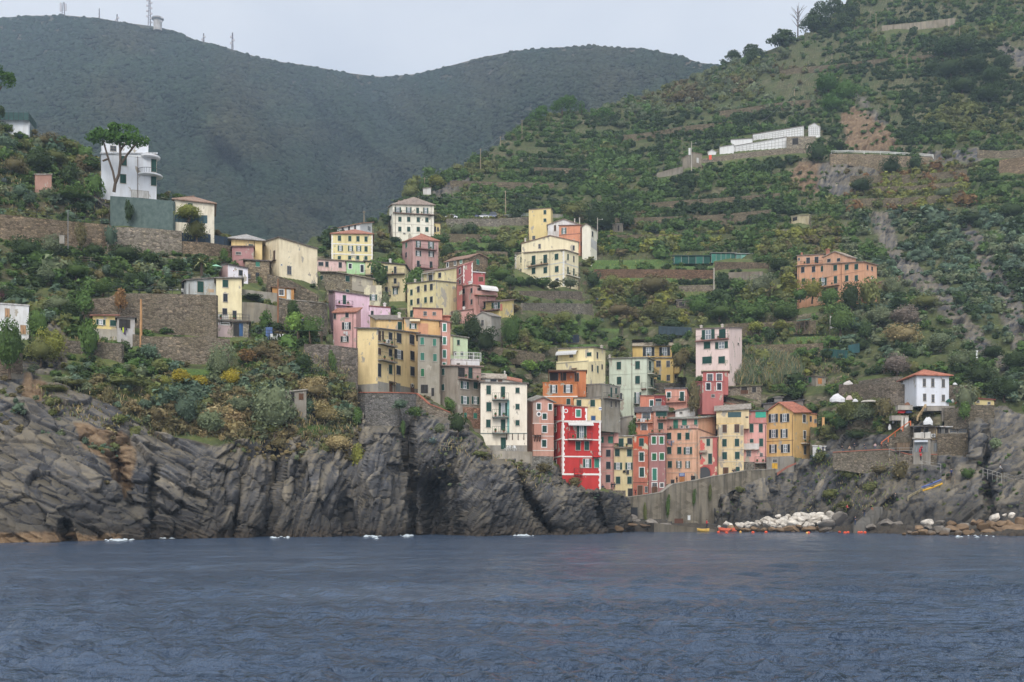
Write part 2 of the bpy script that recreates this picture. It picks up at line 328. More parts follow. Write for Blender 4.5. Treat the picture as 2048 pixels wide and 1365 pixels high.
def H(z,name,label,short,xs,yt,yb,col,roof=('flat',(120,112,104),.3),W='',X=(),D=None,dp=8.0,layer='B',yaw=None,cat='house',wear=.65,peel=.1,under=(168,160,146),mat=None,found=3.0,carve=True,cl=None):
    h=House(); xs=[PX(z,x) for x in xs]; h.z=z
    two=len(xs)==2
    if two: xs=[xs[0],xs[0],xs[1]]
    yts=list(yt) if isinstance(yt,(tuple,list)) else [yt]
    if len(yts)==1: yts=yts*3
    if len(yts)==2: yts=[yts[0],yts[0],yts[1]]
    yts=[PY(z,y) for y in yts]; ybp=PY(z,yb)
    D=D if D is not None else GD(layer,xs[1],ybp)-.5
    s=[(x-CX)/F for x in xs]; A=np.array([s[1]*D,D])
    if two:
        th=-math.atan((s[0]+s[2])/2) if yaw is None else math.radians(yaw)
        u=np.array([math.cos(th),math.sin(th)]); t=(s[2]*A[1]-A[0])/(u[0]-s[2]*u[1]); B=A+u*t; v=np.array([-u[1],u[0]]); Q=A+v*dp
    else:
        def lens(th):
            u=np.array([math.cos(th),math.sin(th)]); v=np.array([-u[1],u[0]]); a=u[0]-s[2]*u[1]; b=v[0]-s[0]*v[1]
            if a<.03 or b>-.03: return None
            return (s[2]*A[1]-A[0])/a,(s[0]*A[1]-A[0])/b,u,v
        mi=1 if (xs[1]-xs[0])<(xs[2]-xs[1]) else 0
        best=None
        for k in range(1,90) if yaw is None else [yaw]:
            r=lens(math.radians(k))
            if r is None: continue
            c=abs(r[mi]-dp)+.02*r[1-mi]
            if best is None or c<best[0]: best=(c,r,k)
        _,(lu,lv,u,v),k=best; B=A+u*lu; Q=A+v*lv; th=math.radians(k)
    Cc=B+Q-A; h.A,h.B,h.Q,h.C=A,B,Q,Cc; h.th=th
    zt=[CH+(HY-yts[1])/F*A[1],CH+(HY-yts[2])/F*B[1],0,CH+(HY-yts[0])/F*Q[1]]
    if two: zt[3]=zt[0]; zt[2]=zt[1]
    else: zt[2]=zt[1]+zt[3]-zt[0]
    zb=CH+(HY-ybp)/F*D; h.zb=zb; h.zt=zt; zf=zb-found
    n=lambda e:np.array([e[1],-e[0]])
    eu=unit2(B-A); h.R=(np.array([A[0],A[1],0]),eu,n(eu)); h.lu=np.linalg.norm(B-A)
    ev=unit2(A-Q); h.Lf=(np.array([Q[0],Q[1],0]),ev,n(ev)); h.lv=np.linalg.norm(A-Q); h.two=two
    h.name,h.label,h.short=name,label,short; h.px=(xs[0]+xs[2])/2; h.py=(yts[1]+ybp)/2; h.D=D
    root=empty(name,(float((A[0]+Cc[0])/2),float((A[1]+Cc[1])/2),float(zb))); h.root=root; tag(root,label,cat); o=np.array(root.location); h.o=o
    wm=mat or M('plaster',col,wear=wear,peel=peel,under=under); h.wm=wm
    mb=MB(); cs=[A,B,Cc,Q]
    mb.quadbox([(c[0],c[1],zf) for c in cs]+[(c[0],c[1],zt[k]) for k,c in enumerate(cs)])
    up=lambda c,zz:(float(c[0]),float(c[1]),float(zz))
    if roof:
        kind,rc=roof[0],roof[1]; ov=roof[-1]; rm=rc if not isinstance(rc,tuple) else (M('tiles',rc)); rb=MB()
        uu,vv=eu,-ev
        if kind=='flat':
            t=.22; P=[A-uu*ov-vv*ov,B+uu*ov-vv*ov,Cc+uu*ov+vv*ov,Q-uu*ov+vv*ov]
            gx=(zt[1]-zt[0])/max(h.lu,.1); gy=(zt[3]-zt[0])/max(h.lv,.1) if not two else 0
            Z=[zt[0]-gx*ov-gy*ov,zt[1]+gx*ov-gy*ov,zt[2]+gx*ov+gy*ov,zt[3]-gx*ov+gy*ov]
            rb.slab([up(p,zz+t) for p,zz in zip(P,Z)],t)
        elif kind in('gu','gv','hip'):
            rise=roof[2]/FR[z][2]/F*D          # given in enlargement pixels
            if kind=='gv': a0,a1,b0,b1=A,B,Cc,Q; g=uu;w=vv; ra=(A+B)/2; rb_=(Cc+Q)/2; za=(zt[0]+zt[1])/2+rise; zc=(zt[2]+zt[3])/2+rise
            else: g=vv;w=uu; ra=(A+Q)/2; rb_=(B+Cc)/2; za=(zt[0]+zt[3])/2+rise; zc=(zt[1]+zt[2])/2+rise
            if kind!='gv': rise+=abs(((ra+rb_)/2)[1]-A[1])*max(0,(zt[0]-CH)/D)*(.9 if kind=='hip' else .75); za=(zt[0]+zt[3])/2+rise; zc=(zt[1]+zt[2])/2+rise
            t=.2
            if kind=='hip':
                L=np.linalg.norm(rb_-ra); half=(np.linalg.norm(Q-A) if kind!='gv' else np.linalg.norm(B-A))/2; ins=min(half,L*.5)
                d=unit2(rb_-ra); R0=ra+d*ins; R1=rb_-d*ins
                P=[A-uu*ov-vv*ov,B+uu*ov-vv*ov,Cc+uu*ov+vv*ov,Q-uu*ov+vv*ov]; pz=[zt[0]-.1,zt[1]-.1,zt[2]-.1,zt[3]-.1]
                P3=[up(p,q) for p,q in zip(P,pz)]; P4=[(p[0],p[1],p[2]+t) for p in P3]; r0=up(R0,za);r1=up(R1,zc)
                rb.poly(P3[::-1])
                for k in range(4): rb.poly([P3[k],P3[(k+1)%4],P4[(k+1)%4],P4[k]])
                rb.poly([P4[0],P4[1],r1,r0]); rb.poly([P4[1],P4[2],r1]); rb.poly([P4[2],P4[3],r0,r1]); rb.poly([P4[3],P4[0],r0])
            else:
                if kind=='gv':
                    e1=(A,Q,zt[0],zt[3]); e2=(B,Cc,zt[1],zt[2])
                else: e1=(A,B,zt[0],zt[1]); e2=(Q,Cc,zt[3],zt[2])
                hw=np.linalg.norm(e2[0]-e1[0])/2; sl=rise/hw
                for (p0,p1,q0,q1),sg in((e1,-1),(e2,1)):
                    o_=g*sg*ov; E0=up(p0+o_-w*ov,q0-sl*ov); E1=up(p1+o_+w*ov,q1-sl*ov); R0=up(ra-w*ov,za); R1=up(rb_+w*ov,zc)
                    pts=[E0,E1,R1,R0] if sg<0 else [R0,R1,E1,E0]
                    if kind=='gv': pts=pts[::-1]
                    rb.slab([(p[0],p[1],p[2]+t) for p in pts],t)
                if kind=='gv': tri=((A,B,ra,zt[0],zt[1],za),(Q,Cc,rb_,zt[3],zt[2],zc))
                else: tri=((A,Q,ra,zt[0],zt[3],za),(B,Cc,rb_,zt[1],zt[2],zc))
                b=len(mb.v)
                for p,q,r,z0,z1,z2 in tri: mb.v+=[up(p,z0),up(q,z1),up(r,z2)]
                for f in ((b,b+1,b+2),(b+3,b+4,b+5),(b,b+3,b+5,b+2),(b+1,b+4,b+5,b+2)): mb.f.append(f);mb.m.append(0)
            h.ridge=max(za,zc)
        rb.build('roof',rm,root,o)
    mb.build('wall',wm,root,o)
    if W: windows(h,W)
    for x in X: extra(h,x)
    HOUSES.append(h)
    if carve:
        for fr,L_,on in((h.R,h.lu,True),(h.Lf,h.lv,not two)):
            if on: FACES.append((fr,L_,zb,zt[0] if fr is h.R else zt[3],zt[1] if fr is h.R else zt[0],dp,cl or layer))
    return h
def fr_of(h,f): return h.R if f=='R' else h.Lf
def windows(h,spec):
    for grp in spec.split(';'):
        t=grp.split()
        if not t: continue
        f,st=t[0],t[1]; w,hh=[float(k) for k in t[2].split('x')]
        for xy in t[3:]:
            x,y=[float(k) for k in xy.split(',')]; window(h,f,st,x,y,w,hh)
def window(h,f,st,x,y,w,hh):
    fr=fr_of(h,f); z=h.z; u0,_=face_at(fr,PX(z,x-w/2)); u1,_=face_at(fr,PX(z,x+w/2)); _,zt=face_z(fr,PX(z,x),PY(z,y-hh/2)); _,zb=face_z(fr,PX(z,x),PY(z,y+hh/2))
    L=h.lu if f=='R' else h.lv
    k=st[0]; wh='w' in st[1:]
    mid=(u0+u1)/2
    if u1-u0<.5: u0,u1=mid-.25,mid+.25
    u0=max(.05,u0);u1=min(L-.05,u1)
    if u1-u0<.3: return
    sur=WHITE if wh else SILL; b=MB()
    if k in 'DNYSWBO':
        dc={'D':(58,56,54),'N':(104,74,54),'Y':(220,172,60),'S':(142,148,152),'W':(214,214,212),'B':(62,100,148),'O':(206,140,84)}[k]
        if wh: b.box(fr,u0-.18,u1+.18,.0,.035,zb,zt+.18,0)
        else: b.box(fr,u0-.1,u1+.1,0,.03,zb,zt+.1,0)
        b.box(fr,u0,u1,.0,.06,zb+.02,zt,1)
        d=b.build('door',[sur if wh else M('plaster',(150,142,130)),M('wood',dc)],h.root,h.o)
        if k in 'DN' and u1-u0>.6:
            m=MB(); m.box(fr,mid+.1,mid+.2,.06,.12,zb+.95,zb+1.1); m.build('handle',IRON,d,h.o)
        return
    if wh: 
        for a in ((u0-.16,u0,zb-.16,zt+.16),(u1,u1+.16,zb-.16,zt+.16),(u0,u1,zt,zt+.16),(u0,u1,zb-.16,zb)): b.box(fr,a[0],a[1],0,.05,a[2],a[3],0)
    else:
        b.box(fr,u0-.12,u1+.12,0,.12,zb-.1,zb,0)
        if not h.label.startswith('rough'): b.box(fr,u0-.08,u1+.08,0,.025,zb,zt+.08,0)
    b.box(fr,u0+.001,u1-.001,0,.03,zb+.001,zt-.001,1)
    if k in 'op':
        a=(u1-u0)*.27; g0,g1=u0+a,u1-a
        for q in (g0+.03,(g0+g1)/2,g1-.03): b.box(fr,q-.05,q+.05,.03,.05,zb,zt,2)
        for q in (zb+.05,(zb+zt)/2,zt-.05): b.box(fr,g0,g1,.03,.048,q-.05,q+.05,2)
    elif k=='d' and u1-u0>.45:
        b.box(fr,mid-.04,mid+.04,.03,.05,zb,zt,2); b.box(fr,u0,u1,.03,.048,(zb+zt)/2-.04,(zb+zt)/2+.04,2)
    wn=b.build('window',[sur,GLASSL if k in 'op' else GLASS,WHITE if k in 'op' else M('wood',(120,108,96))],h.root,h.o)
    if k=='d': return
    sm=M('wood',SHCOL[k])
    if k in 'op': parts=((u0,g0-.02),(g1+.02,u1))
    elif u1-u0>.55: parts=((u0,mid-.015),(mid+.015,u1))
    else: parts=((u0,u1),)
    for a,c in parts:
        m=MB(); m.box(fr,a,c,.03,.075,zb+.02,zt-.02)
        nsl=max(3,int((zt-zb)/.28))
        for q in range(nsl): zz=zb+.1+(zt-zb-.2)*(q+.5)/nsl; m.box(fr,a+.06,c-.06,.075,.095,zz-.05,zz+.03)
        m.build('shutter',sm,wn,h.o)
def rail(mb,fr,pts,hh,mat=0,n_off=0,step=.35,r=.02):
    """pts (u,n) polyline at height z0"""
    (O,e,n)=fr
    P=lambda u,k,z:np.array([O[0]+e[0]*u+n[0]*k,O[1]+e[1]*u+n[1]*k,z])
    for (a,b,z0) in pts:
        p,q=P(a[0],a[1],z0),P(b[0],b[1],z0)
        up=np.array([0,0,hh]); mb.tube(p+up,q+up,r*1.4,mat=mat,n=4); mb.tube(p+up*.12,q+up*.12,r,mat=mat,n=4)
        L=np.linalg.norm(q-p); k=max(1,int(L/step))
        for i in range(k+1): c=p+(q-p)*i/k; mb.tube(c,c+up,r*.8,mat=mat,n=4,cap=False)
def extra(h,x):
    k=x[0]; z=h.z
    if k=='chim':
        _,_,cx,ty,w,hh=x[:6]; col=x[6] if len(x)>6 else (196,186,172)
        px=PX(z,cx); D=(h.A[1]+h.C[1])/2; p=W3(px,PY(z,ty),D); wm=w/FR[z][2]/F*D; hm=hh/FR[z][2]/F*D
        b=MB(); fr=(np.array([p[0],p[1],0]),h.R[1],h.R[2]); b.box(fr,-wm/2,wm/2,-wm/2,wm/2,p[2]-hm-1.2,p[2]-.18); b.box(fr,-wm*.7,wm*.7,-wm*.7,wm*.7,p[2]-.18,p[2]); b.box(fr,-wm*.3,wm*.3,-wm*.3,wm*.3,p[2],p[2]+.15)
        b.build('chimney',M('plaster',col),h.root,h.o); return
    f=x[1]; fr=fr_of(h,f); L=h.lu if f=='R' else h.lv
    if k=='band':
        y=x[2]; hh=x[3]; col=x[4] if len(x)>4 else (226,222,214); xm=(PX(z,0))
        mid=face_at(fr,h.px)[0]; P=fr[0][:2]+fr[1]*L/2; D=P[1]; zc=CH+(HY-PY(z,y))/F*D; t=hh/FR[z][2]/F*D
        b=MB(); b.box(fr,-.06,L+.06,0,.07,zc-t/2,zc+t/2); b.build('string_course',M('plaster',col,wear=.2),h.root,h.o)
    elif k=='base':
        y=x[2]; col=x[3]; D=(fr[0][:2]+fr[1]*L/2)[1]; zc=CH+(HY-PY(z,y))/F*D
        b=MB(); b.box(fr,-.03,L+.03,0,.05,h.zb-2.5,zc); b.build('plinth',x[4] if len(x)>4 else M('concrete',col),h.root,h.o)
    elif k=='panel':   # area of other plaster on a wall
        x0,x1,y0,y1,col=x[2:7]; u0=face_at(fr,PX(z,x0))[0]; u1=face_at(fr,PX(z,x1))[0]; xc=PX(z,(x0+x1)/2)
        z0=face_z(fr,xc,PY(z,y1))[1]; z1=face_z(fr,xc,PY(z,y0))[1]; d=x[7] if len(x)>7 else .03
        b=MB(); b.box(fr,u0,u1,0,d,z0,z1); b.build(x[9] if len(x)>9 else 'render_patch',x[8] if len(x)>8 and x[8] is not None else M('plaster',col,wear=.6),h.root,h.o)
    elif k=='pipe':
        xx=x[2]; u=face_at(fr,PX(z,xx))[0]; u=min(max(u,.1),L-.1); zt=face_z(fr,PX(z,xx),PY(z,x[3]))[1]; zb_=face_z(fr,PX(z,xx),PY(z,x[4]))[1] if len(x)>4 else h.zb
        O,e,n=fr; p=np.array([O[0]+e[0]*u+n[0]*.1,O[1]+e[1]*u+n[1]*.1,0]); b=MB(); b.tube(p+[0,0,zb_],p+[0,0,zt],.06,n=6); b.build('drainpipe',M('metal',(104,84,70)),h.root,h.o)
    elif k=='bal':
        x0,x1,y,hr,dep=x[2:7]; col=x[7] if len(x)>7 else (140,136,130); solid=x[8] if len(x)>8 else None
        u0=face_at(fr,PX(z,x0))[0];u1=face_at(fr,PX(z,x1))[0]; xc=PX(z,(x0+x1)/2); u,zf=face_z(fr,xc,PY(z,y)); D=face_at(fr,xc)[1]; hm=max(.8,hr/FR[z][2]/F*D)
        b=MB(); b.box(fr,u0,u1,0,dep,zf-.2,zf); ob=b.build('balcony',M('concrete',col),h.root,h.o)
        b=MB()
        if solid:
            b.box(fr,u0,u1,dep-.12,dep-.002,zf,zf+hm); b.box(fr,u0+.002,u0+.12,0,dep-.12,zf,zf+hm); b.box(fr,u1-.12,u1-.002,0,dep-.12,zf,zf+hm); b.build('parapet',M('plaster',solid),ob,h.o)
        else:
            rail(b,fr,[((u0+.05,.0),(u0+.05,dep-.05),zf),((u0+.05,dep-.05),(u1-.05,dep-.05),zf),((u1-.05,dep-.05),(u1-.05,0),zf)],hm); b.build('railing',IRON,ob,h.o)
            if u1-u0>2:
                for q in range(2):
                    uu=u0+(u1-u0)*(.2+.5*q); m=MB(); O,e,n=fr; c=(O[0]+e[0]*uu+n[0]*(dep-.3),O[1]+e[1]*uu+n[1]*(dep-.3),zf); m.lathe(c,[(.12,0),(.18,.3),(.2,.32)],8,0); m.lathe((c[0],c[1],c[2]+.3),[(.16,0),(.26,.18),(.16,.4),(.04,.5)],7,1); m.build('flowerpot',[M('plaster',(176,104,74)),M('cloth',(60,92,50))],ob,h.o)
    elif k=='awn':
        x0,x1,y0,y1,dep,col=x[2:8]; u0=face_at(fr,PX(z,x0))[0];u1=face_at(fr,PX(z,x1))[0]; xc=PX(z,(x0+x1)/2); z1=face_z(fr,xc,PY(z,y0))[1]; z0=face_z(fr,xc,PY(z,y1))[1]
        O,e,n=fr; P=lambda u,kk,zz:(O[0]+e[0]*u+n[0]*kk,O[1]+e[1]*u+n[1]*kk,zz); b=MB(); prev=None; N=5
        for q in range(N):
            a0,a1=q/N,(q+1)/N; f0=lambda a:(dep*math.sin(a*math.pi/2),z1-(z1-z0)*(1-math.cos(a*math.pi/2)))
            (k0,q0),(k1,q1)=f0(a0),f0(a1); b.slab([P(u0,k1,q1),P(u1,k1,q1),P(u1,k0,q0),P(u0,k0,q0)],.05)
        b.build('awning',M('cloth',col),h.root,h.o)
    elif k=='quo':   # toothed corner stones along a vertical line
        xx,y0,y1=x[2:5]; side=x[5] if len(x)>5 else 1; u=face_at(fr,PX(z,xx))[0]; zt=face_z(fr,PX(z,xx),PY(z,y0))[1]; zb_=face_z(fr,PX(z,xx),PY(z,y1))[1]; b=MB(); N=max(3,int((zt-zb_)/.5))
        for q in range(N):
            a=zb_+(zt-zb_)*q/N; c=zb_+(zt-zb_)*(q+1)/N; w=(.62 if q%2 else .4)*(x[6] if len(x)>6 else 1)
            b.box(fr,u if side>0 else u-w,u+w if side>0 else u,0,.06,a,c-.001)
        b.build('quoins',M('plaster',(230,226,220),wear=.15),h.root,h.o)
    elif k=='box':    # projecting bay: x0,x1,y0,y1,depth,col
        x0,x1,y0,y1,dep,col=x[2:8]; u0=face_at(fr,PX(z,x0))[0];u1=face_at(fr,PX(z,x1))[0]; xc=PX(z,(x0+x1)/2); z1=face_z(fr,xc,PY(z,y0))[1]; z0=face_z(fr,xc,PY(z,y1))[1]
        b=MB(); b.box(fr,u0,u1,0,dep,z0,z1); b.build(x[8] if len(x)>8 else 'bay',M('plaster',col),h.root,h.o)
    elif k=='struts':
        x0,x1,y,nn=x[2:6]; b=MB(); O,e,n=fr
        for q in range(nn):
            xx=x0+(x1-x0)*q/max(1,nn-1); u,zz=face_z(fr,PX(z,xx),PY(z,y)); P=lambda kk,zq:np.array([O[0]+e[0]*u+n[0]*kk,O[1]+e[1]*u+n[1]*kk,zq]); b.tube(P(0,zz-1.1),P(1.0,zz),.08,n=4)
        b.build('bracket',M('wood',(92,66,52)),h.root,h.o)
    elif k=='perg':   # flat canopy on posts: x0,x1,y,dep,col,postheight
        x0,x1,y,dep,col,ph=x[2:8]; u0=face_at(fr,PX(z,x0))[0];u1=face_at(fr,PX(z,x1))[0]; xc=PX(z,(x0+x1)/2); zz=face_z(fr,xc,PY(z,y))[1]; b=MB(); b.box(fr,u0,u1,0,dep,zz-.12,zz)
        for u in (u0+.1,(u0+u1)/2,u1-.1): b.box(fr,u-.06,u+.06,dep-.14,dep-.02,zz-ph,zz-.12)
        b.build('canopy',M('wood',col),h.root,h.o)
    elif k=='arch':   # arched opening: x,y(spring),r,ybottom,col
        xx,y,r,yb,col=x[2:7]; u,zs=face_z(fr,PX(z,xx),PY(z,y)); D=face_at(fr,PX(z,xx))[1]; rm=r/FR[z][2]/F*D; zb_=face_z(fr,PX(z,xx),PY(z,yb))[1]
        O,e,n=fr; P=lambda uu,kk,zz:(O[0]+e[0]*uu+n[0]*kk,O[1]+e[1]*uu+n[1]*kk,zz); b=MB(); N=12
        pts=[P(u-rm,.035,zb_),P(u+rm,.035,zb_)]+[P(u+rm*math.cos(t*math.pi/N),.035,zs+rm*math.sin(t*math.pi/N)) for t in range(N+1)]
        b.poly(pts,1)
        for t in range(N):
            a,c=t*math.pi/N,(t+1)*math.pi/N; ri,ro=rm,rm*1.18
            q=[(u+ri*math.cos(a),zs+ri*math.sin(a)),(u+ro*math.cos(a),zs+ro*math.sin(a)),(u+ro*math.cos(c),zs+ro*math.sin(c)),(u+ri*math.cos(c),zs+ri*math.sin(c))]
            b.quadbox([P(p[0],0,p[1]) for p in q]+[P(p[0],.09,p[1]) for p in q],0)
        for sgn in(-1,1): b.box(fr,min(u+sgn*rm,u+sgn*rm*1.18),max(u+sgn*rm,u+sgn*rm*1.18),0,.09,zb_,zs,0)
        b.build('archway',[M('plaster',col),DARK],h.root,h.o)
    elif k=='ac':
        xx,y=x[2:4]; u,zz=face_z(fr,PX(z,xx),PY(z,y)); b=MB(); b.box(fr,u-.45,u+.45,0,.35,zz-.35,zz+.35,0); O,e,n=fr
        c=np.array([O[0]+e[0]*u+n[0]*.35,O[1]+e[1]*u+n[1]*.35,zz]); nn=np.array([n[0],n[1],0]); b.tube(c,c+nn*.03,.27,mat=1,n=12); b.build('air_conditioner',[M('paint',(214,214,210)),M('metal',(120,120,122))],h.root,h.o)
    elif k=='laundry':
        x0,x1,y,cols=x[2:6]; b=MB(); ms=[]; O,e,n=fr
        u0=face_at(fr,PX(z,x0))[0];u1=face_at(fr,PX(z,x1))[0]; zz=face_z(fr,PX(z,x0),PY(z,y))[1]
        for q,c in enumerate(cols):
            a=u0+(u1-u0)*q/len(cols); w=(u1-u0)/len(cols)*.85; ms.append(M('cloth',c)); b.box(fr,a,a+w,.28,.31,zz-.5-.35*(q%3),zz,q)
        b.build('laundry',ms,h.root,h.o)
    elif k=='disc':
        xx,y,r,col=x[2:6]; u,zz=face_z(fr,PX(z,xx),PY(z,y)); O,e,n=fr; c=np.array([O[0]+e[0]*u,O[1]+e[1]*u,zz]); nn=np.array([n[0],n[1],0]); b=MB(); b.tube(c,c+nn*.06,r,mat=0,n=14); b.tube(c+nn*.06,c+nn*.07,r*.6,mat=1,n=12); b.build('round_window',[WHITE,M('plaster',col) if col else GLASS],h.root,h.o)
TC=(178,114,90); SL=(152,146,136); BG=(136,120,106); DK=(98,92,88); FL=lambda c=(128,120,112),o=.3:('flat',c,o)
STONE=M('stone',(128,118,104)); STONEG=M('stone',(120,116,108)); WPL=(222,226,230)
# ---- western headland
H('K','villa','tall white villa with green shutters and rounded corner balcony behind the umbrella pine','the tall white villa',(690,1068),1052,1352,(214,218,224),FL((206,210,214),.25),W='R g 35x65 847,1100; R g 40x62 840,1222; R g 35x88 1050,1132; R g 38x64 1050,1237; R W 115x48 955,1328',
  X=[('band','R',1062,14,(224,226,228)),('pipe','R',940,1070),('chim','R',1003,940,14,40,(222,224,226)),('chim','R',738,885,10,75,(222,224,226))],layer='A',D=228,dp=8,wear=.32,found=1)
VILLA=HOUSES[-1]
def villa_round():
    h=VILLA; fr=h.R; O,e,n=fr; u=h.lu-1.3; c=np.array([O[0]+e[0]*u-n[0]*.9,O[1]+e[1]*u-n[1]*.9,0]); Z=lambda y:face_z(fr,PX('K',1040),PY('K',y))[1]; wm=M('plaster',(222,224,228),wear=.1)
    b=MB(); b.lathe(c+[0,0,Z(1206)],[(2.2,0),(2.6,.15),(2.6,.4)],20); o=b.build('balcony',wm,h.root,h.o); b=MB(); zt=Z(1206)+.4
    for k in range(16):
        a=math.pi*(1.05+1.0*k/15); p=c+[2.5*math.cos(a),2.5*math.sin(a),zt]; b.tube(p,p+[0,0,1],.03,n=4)
        if k: b.tube(q+[0,0,1],p+[0,0,1],.05,n=4)
        q=p
    b.build('railing',IRON,o,h.o); b=MB(); b.lathe(c+[0,0,Z(1080)],[(1.9,0),(2.1,.2),(2.1,.5)],20); b.build('cornice',wm,h.root,h.o)
villa_round()
h=H('K','villa_penthouse','white set-back top storey with railing crowning the tall white villa','the white penthouse',(692,1012),968,1050,(214,218,224),FL((206,210,214),.15),W='R d 40x36 773,1015',layer='A',D=229.5,dp=5,wear=.32,found=.2,carve=False)
H('L','gabled_house','cream house with brown hipped roof and blind arch, half behind the ivy','the brown-roofed cream house',(1190,1462),(66,96),306,(222,212,188),('hip',(158,128,108),34,.5),W='R g 30x40 1298,112',layer='A',D=222,dp=9)
H('A','yellow_house','low yellow house with pale grey hipped roof above the retaining wall','the grey-roofed yellow house',(285,566),(446,466),600,(228,196,128),('hip',(168,166,162),52,.7),W='R g 40x30 463,512',X=[('pipe','R',495,470)],layer='A',D=226,dp=9)
H('A','pink_annex','low dusty pink annex with flat brown roof under the yellow house','the dusty pink annex',(292,488),520,600,(176,124,120),FL((120,96,88),.3),W='R d 45x22 350,578',layer='A',D=223.5,dp=3)
H('A','beige_hall','big plain beige hall with a pitched blank gable wall','the big beige hall',(560,720,1068),(486,437,540),790,(228,212,174),FL((112,104,96),.25),W='L n 16x86 677,597; R d 36x74 812,733',X=[('awn','L',628,695,648,664,.9,(120,108,96)),('disc','R',742,684,.25,None)],layer='A',D=226,dp=8,wear=.5,found=9)
H('A','stone_house','rough stone house with teal shutters beside the big beige hall','the rough stone house',(408,632),(640,655),845,(150,138,118),FL((108,98,92),.35),W='R t 36x44 525,678; R b 30x74 523,790; R d 20x40 448,788',layer='A',D=222,dp=6,mat=M('stone',(146,132,112)))
H('A','pink_sliver_house','narrow pink house end peeping out by the rough stone house','the narrow pink house end',(360,412),(645,640),700,(214,178,172),FL(BG,.2),W='R b 12x36 369,662',layer='A',D=224,dp=5)
H('A','white_cottage','small white and pink cottage with dark sloping roof','the small white cottage',(180,255,437),(672,680,716),835,(226,220,226),FL((86,76,74),.25),W='R b 34x50 370,757',X=[('panel','L',183,253,690,830,(206,168,166)),('disc','R',306,737,.18,(176,80,70))],layer='A',D=216,dp=5)
H('L','tower_house','tall narrow cream house standing on the terrace edge','the narrow cream tower house',(1475,1650),606,892,(232,216,166),FL((132,126,120),.4),W='R g 36x50 1538,640; R b 28x54 1538,737; R b 30x44 1534,832; R b 25x62 1601,857',X=[('bal','R',1470,1652,888,42,.9),('panel','R',1476,1560,850,888,(214,212,204))],layer='A',D=203,dp=7,wear=.42)
H('L','terrace_house','low pale blue-grey house with green door beside the narrow cream tower house','the pale blue-grey terrace house',(1240,1272,1474),(640,618,604),718,(176,180,180),FL((112,104,98),.35),W='R g 42x76 1368,663; L b 14x50 1252,660',X=[('pipe','R',1290,640),('panel','R',1423,1460,678,700,(190,160,130))],layer='A',D=204.5,dp=6)
H('L','garage','pale pink garage with high slit windows and a blue doorway','the pale pink garage',(1418,1584),900,1000,(220,192,190),FL((116,108,100),.3),W='R dw 60x10 1457,912; R dw 60x10 1537,914',layer='A',D=200,dp=5)
H('L','boat_store','open stone store with dark opening and blue door beside the pink garage','the stone boat store',(1584,1698),905,1003,(150,142,128),FL((96,84,74),.4),W='R D 40x88 1612,955; R B 26x88 1645,955',layer='A',D=200,dp=5,mat=M('stone',(152,146,136)))
H('L','kiosk_house','small yellow kiosk house with green shutters and tiled roof','the small yellow kiosk house',(632,798,),862,975,(222,196,120),('flat',(150,98,80),.45),W='R o 60x36 688,903; R g 40x40 772,910',X=[('base','R',950,(176,172,164))],layer='A',D=186,dp=5)
H('L','washhouse','grey open-fronted porch with dark opening joined to the yellow kiosk house','the grey open porch',(800,920),874,990,(176,172,168),('flat',(104,92,82),.35),W='R D 74x60 850,915',X=[('laundry','R',825,870,940,((40,40,52),(196,214,60),(70,52,92),(60,60,64)))],layer='A',D=185.5,dp=5)
H('L','white_block','plain white block house with tan shutters at the photo edge','the plain white block house',(-150,197),(770,794),1000,(214,214,214),FL((186,184,180),.12),W='R h 30x58 50,840; R h 36x60 158,955',layer='A',D=178,dp=7)
H('K','brick_hut','tiny pink brick hut on the bank above the lane','the tiny brick hut',(238,352),1195,1285,(176,130,112),FL((160,150,138),.15),layer='A',dp=3,D=224)
H('U','stone_hut','tiny grey stone hut with dark doorway under the olive tree','the tiny stone hut',(392,524),(440,428),512,(140,132,118),FL((158,150,136),.25),W='R D 22x60 441,470; R N 30x40 492,466',layer='A',dp=3)
H('A','wooden_cabin','small varnished wood cabin with white window and door','the varnished wood cabin',(656,856),(890,902),1000,(196,148,96),FL((120,92,72),.3),W='R dw 42x50 741,934; R W 34x90 808,955',layer='A',D=216,dp=4,mat=M('wood',(206,152,92)))
# ---- upper left of the village
H('T','yellow_block','yellow block of four windows by three with white corner bands and terracotta roof','the banded yellow block',(172,800),(668,672),1085,(226,208,144),('hip',TC,62,.45),W='R g 46x78 295,735; R g 44x78 452,740; R g 44x78 576,744; R g 44x78 698,748; R o 74x80 308,887; R o 74x80 464,890; R o 74x80 588,892; R g 44x80 698,898; R g 44x52 293,1032; R g 44x56 450,1030; R g 44x56 573,1030; R g 44x56 697,1036',
  X=[('band','R',828,16),('band','R',980,16),('quo','R',174,676,1080,1,.7),('quo','R',798,676,1080,-1,.7)],D=312,dp=10,wear=.42)
H('T','white_gabled_house','white house with long sloping terracotta eaves behind the banded yellow block','the long-eaved white house',(190,610,790),(600,515,500),690,(214,214,214),('flat',(176,128,104),.5),W='L b 22x60 250,630; L b 26x64 345,605; L b 26x62 440,588; L b 24x62 533,568; R S 36x60 745,590',D=330,dp=8,wear=.42)
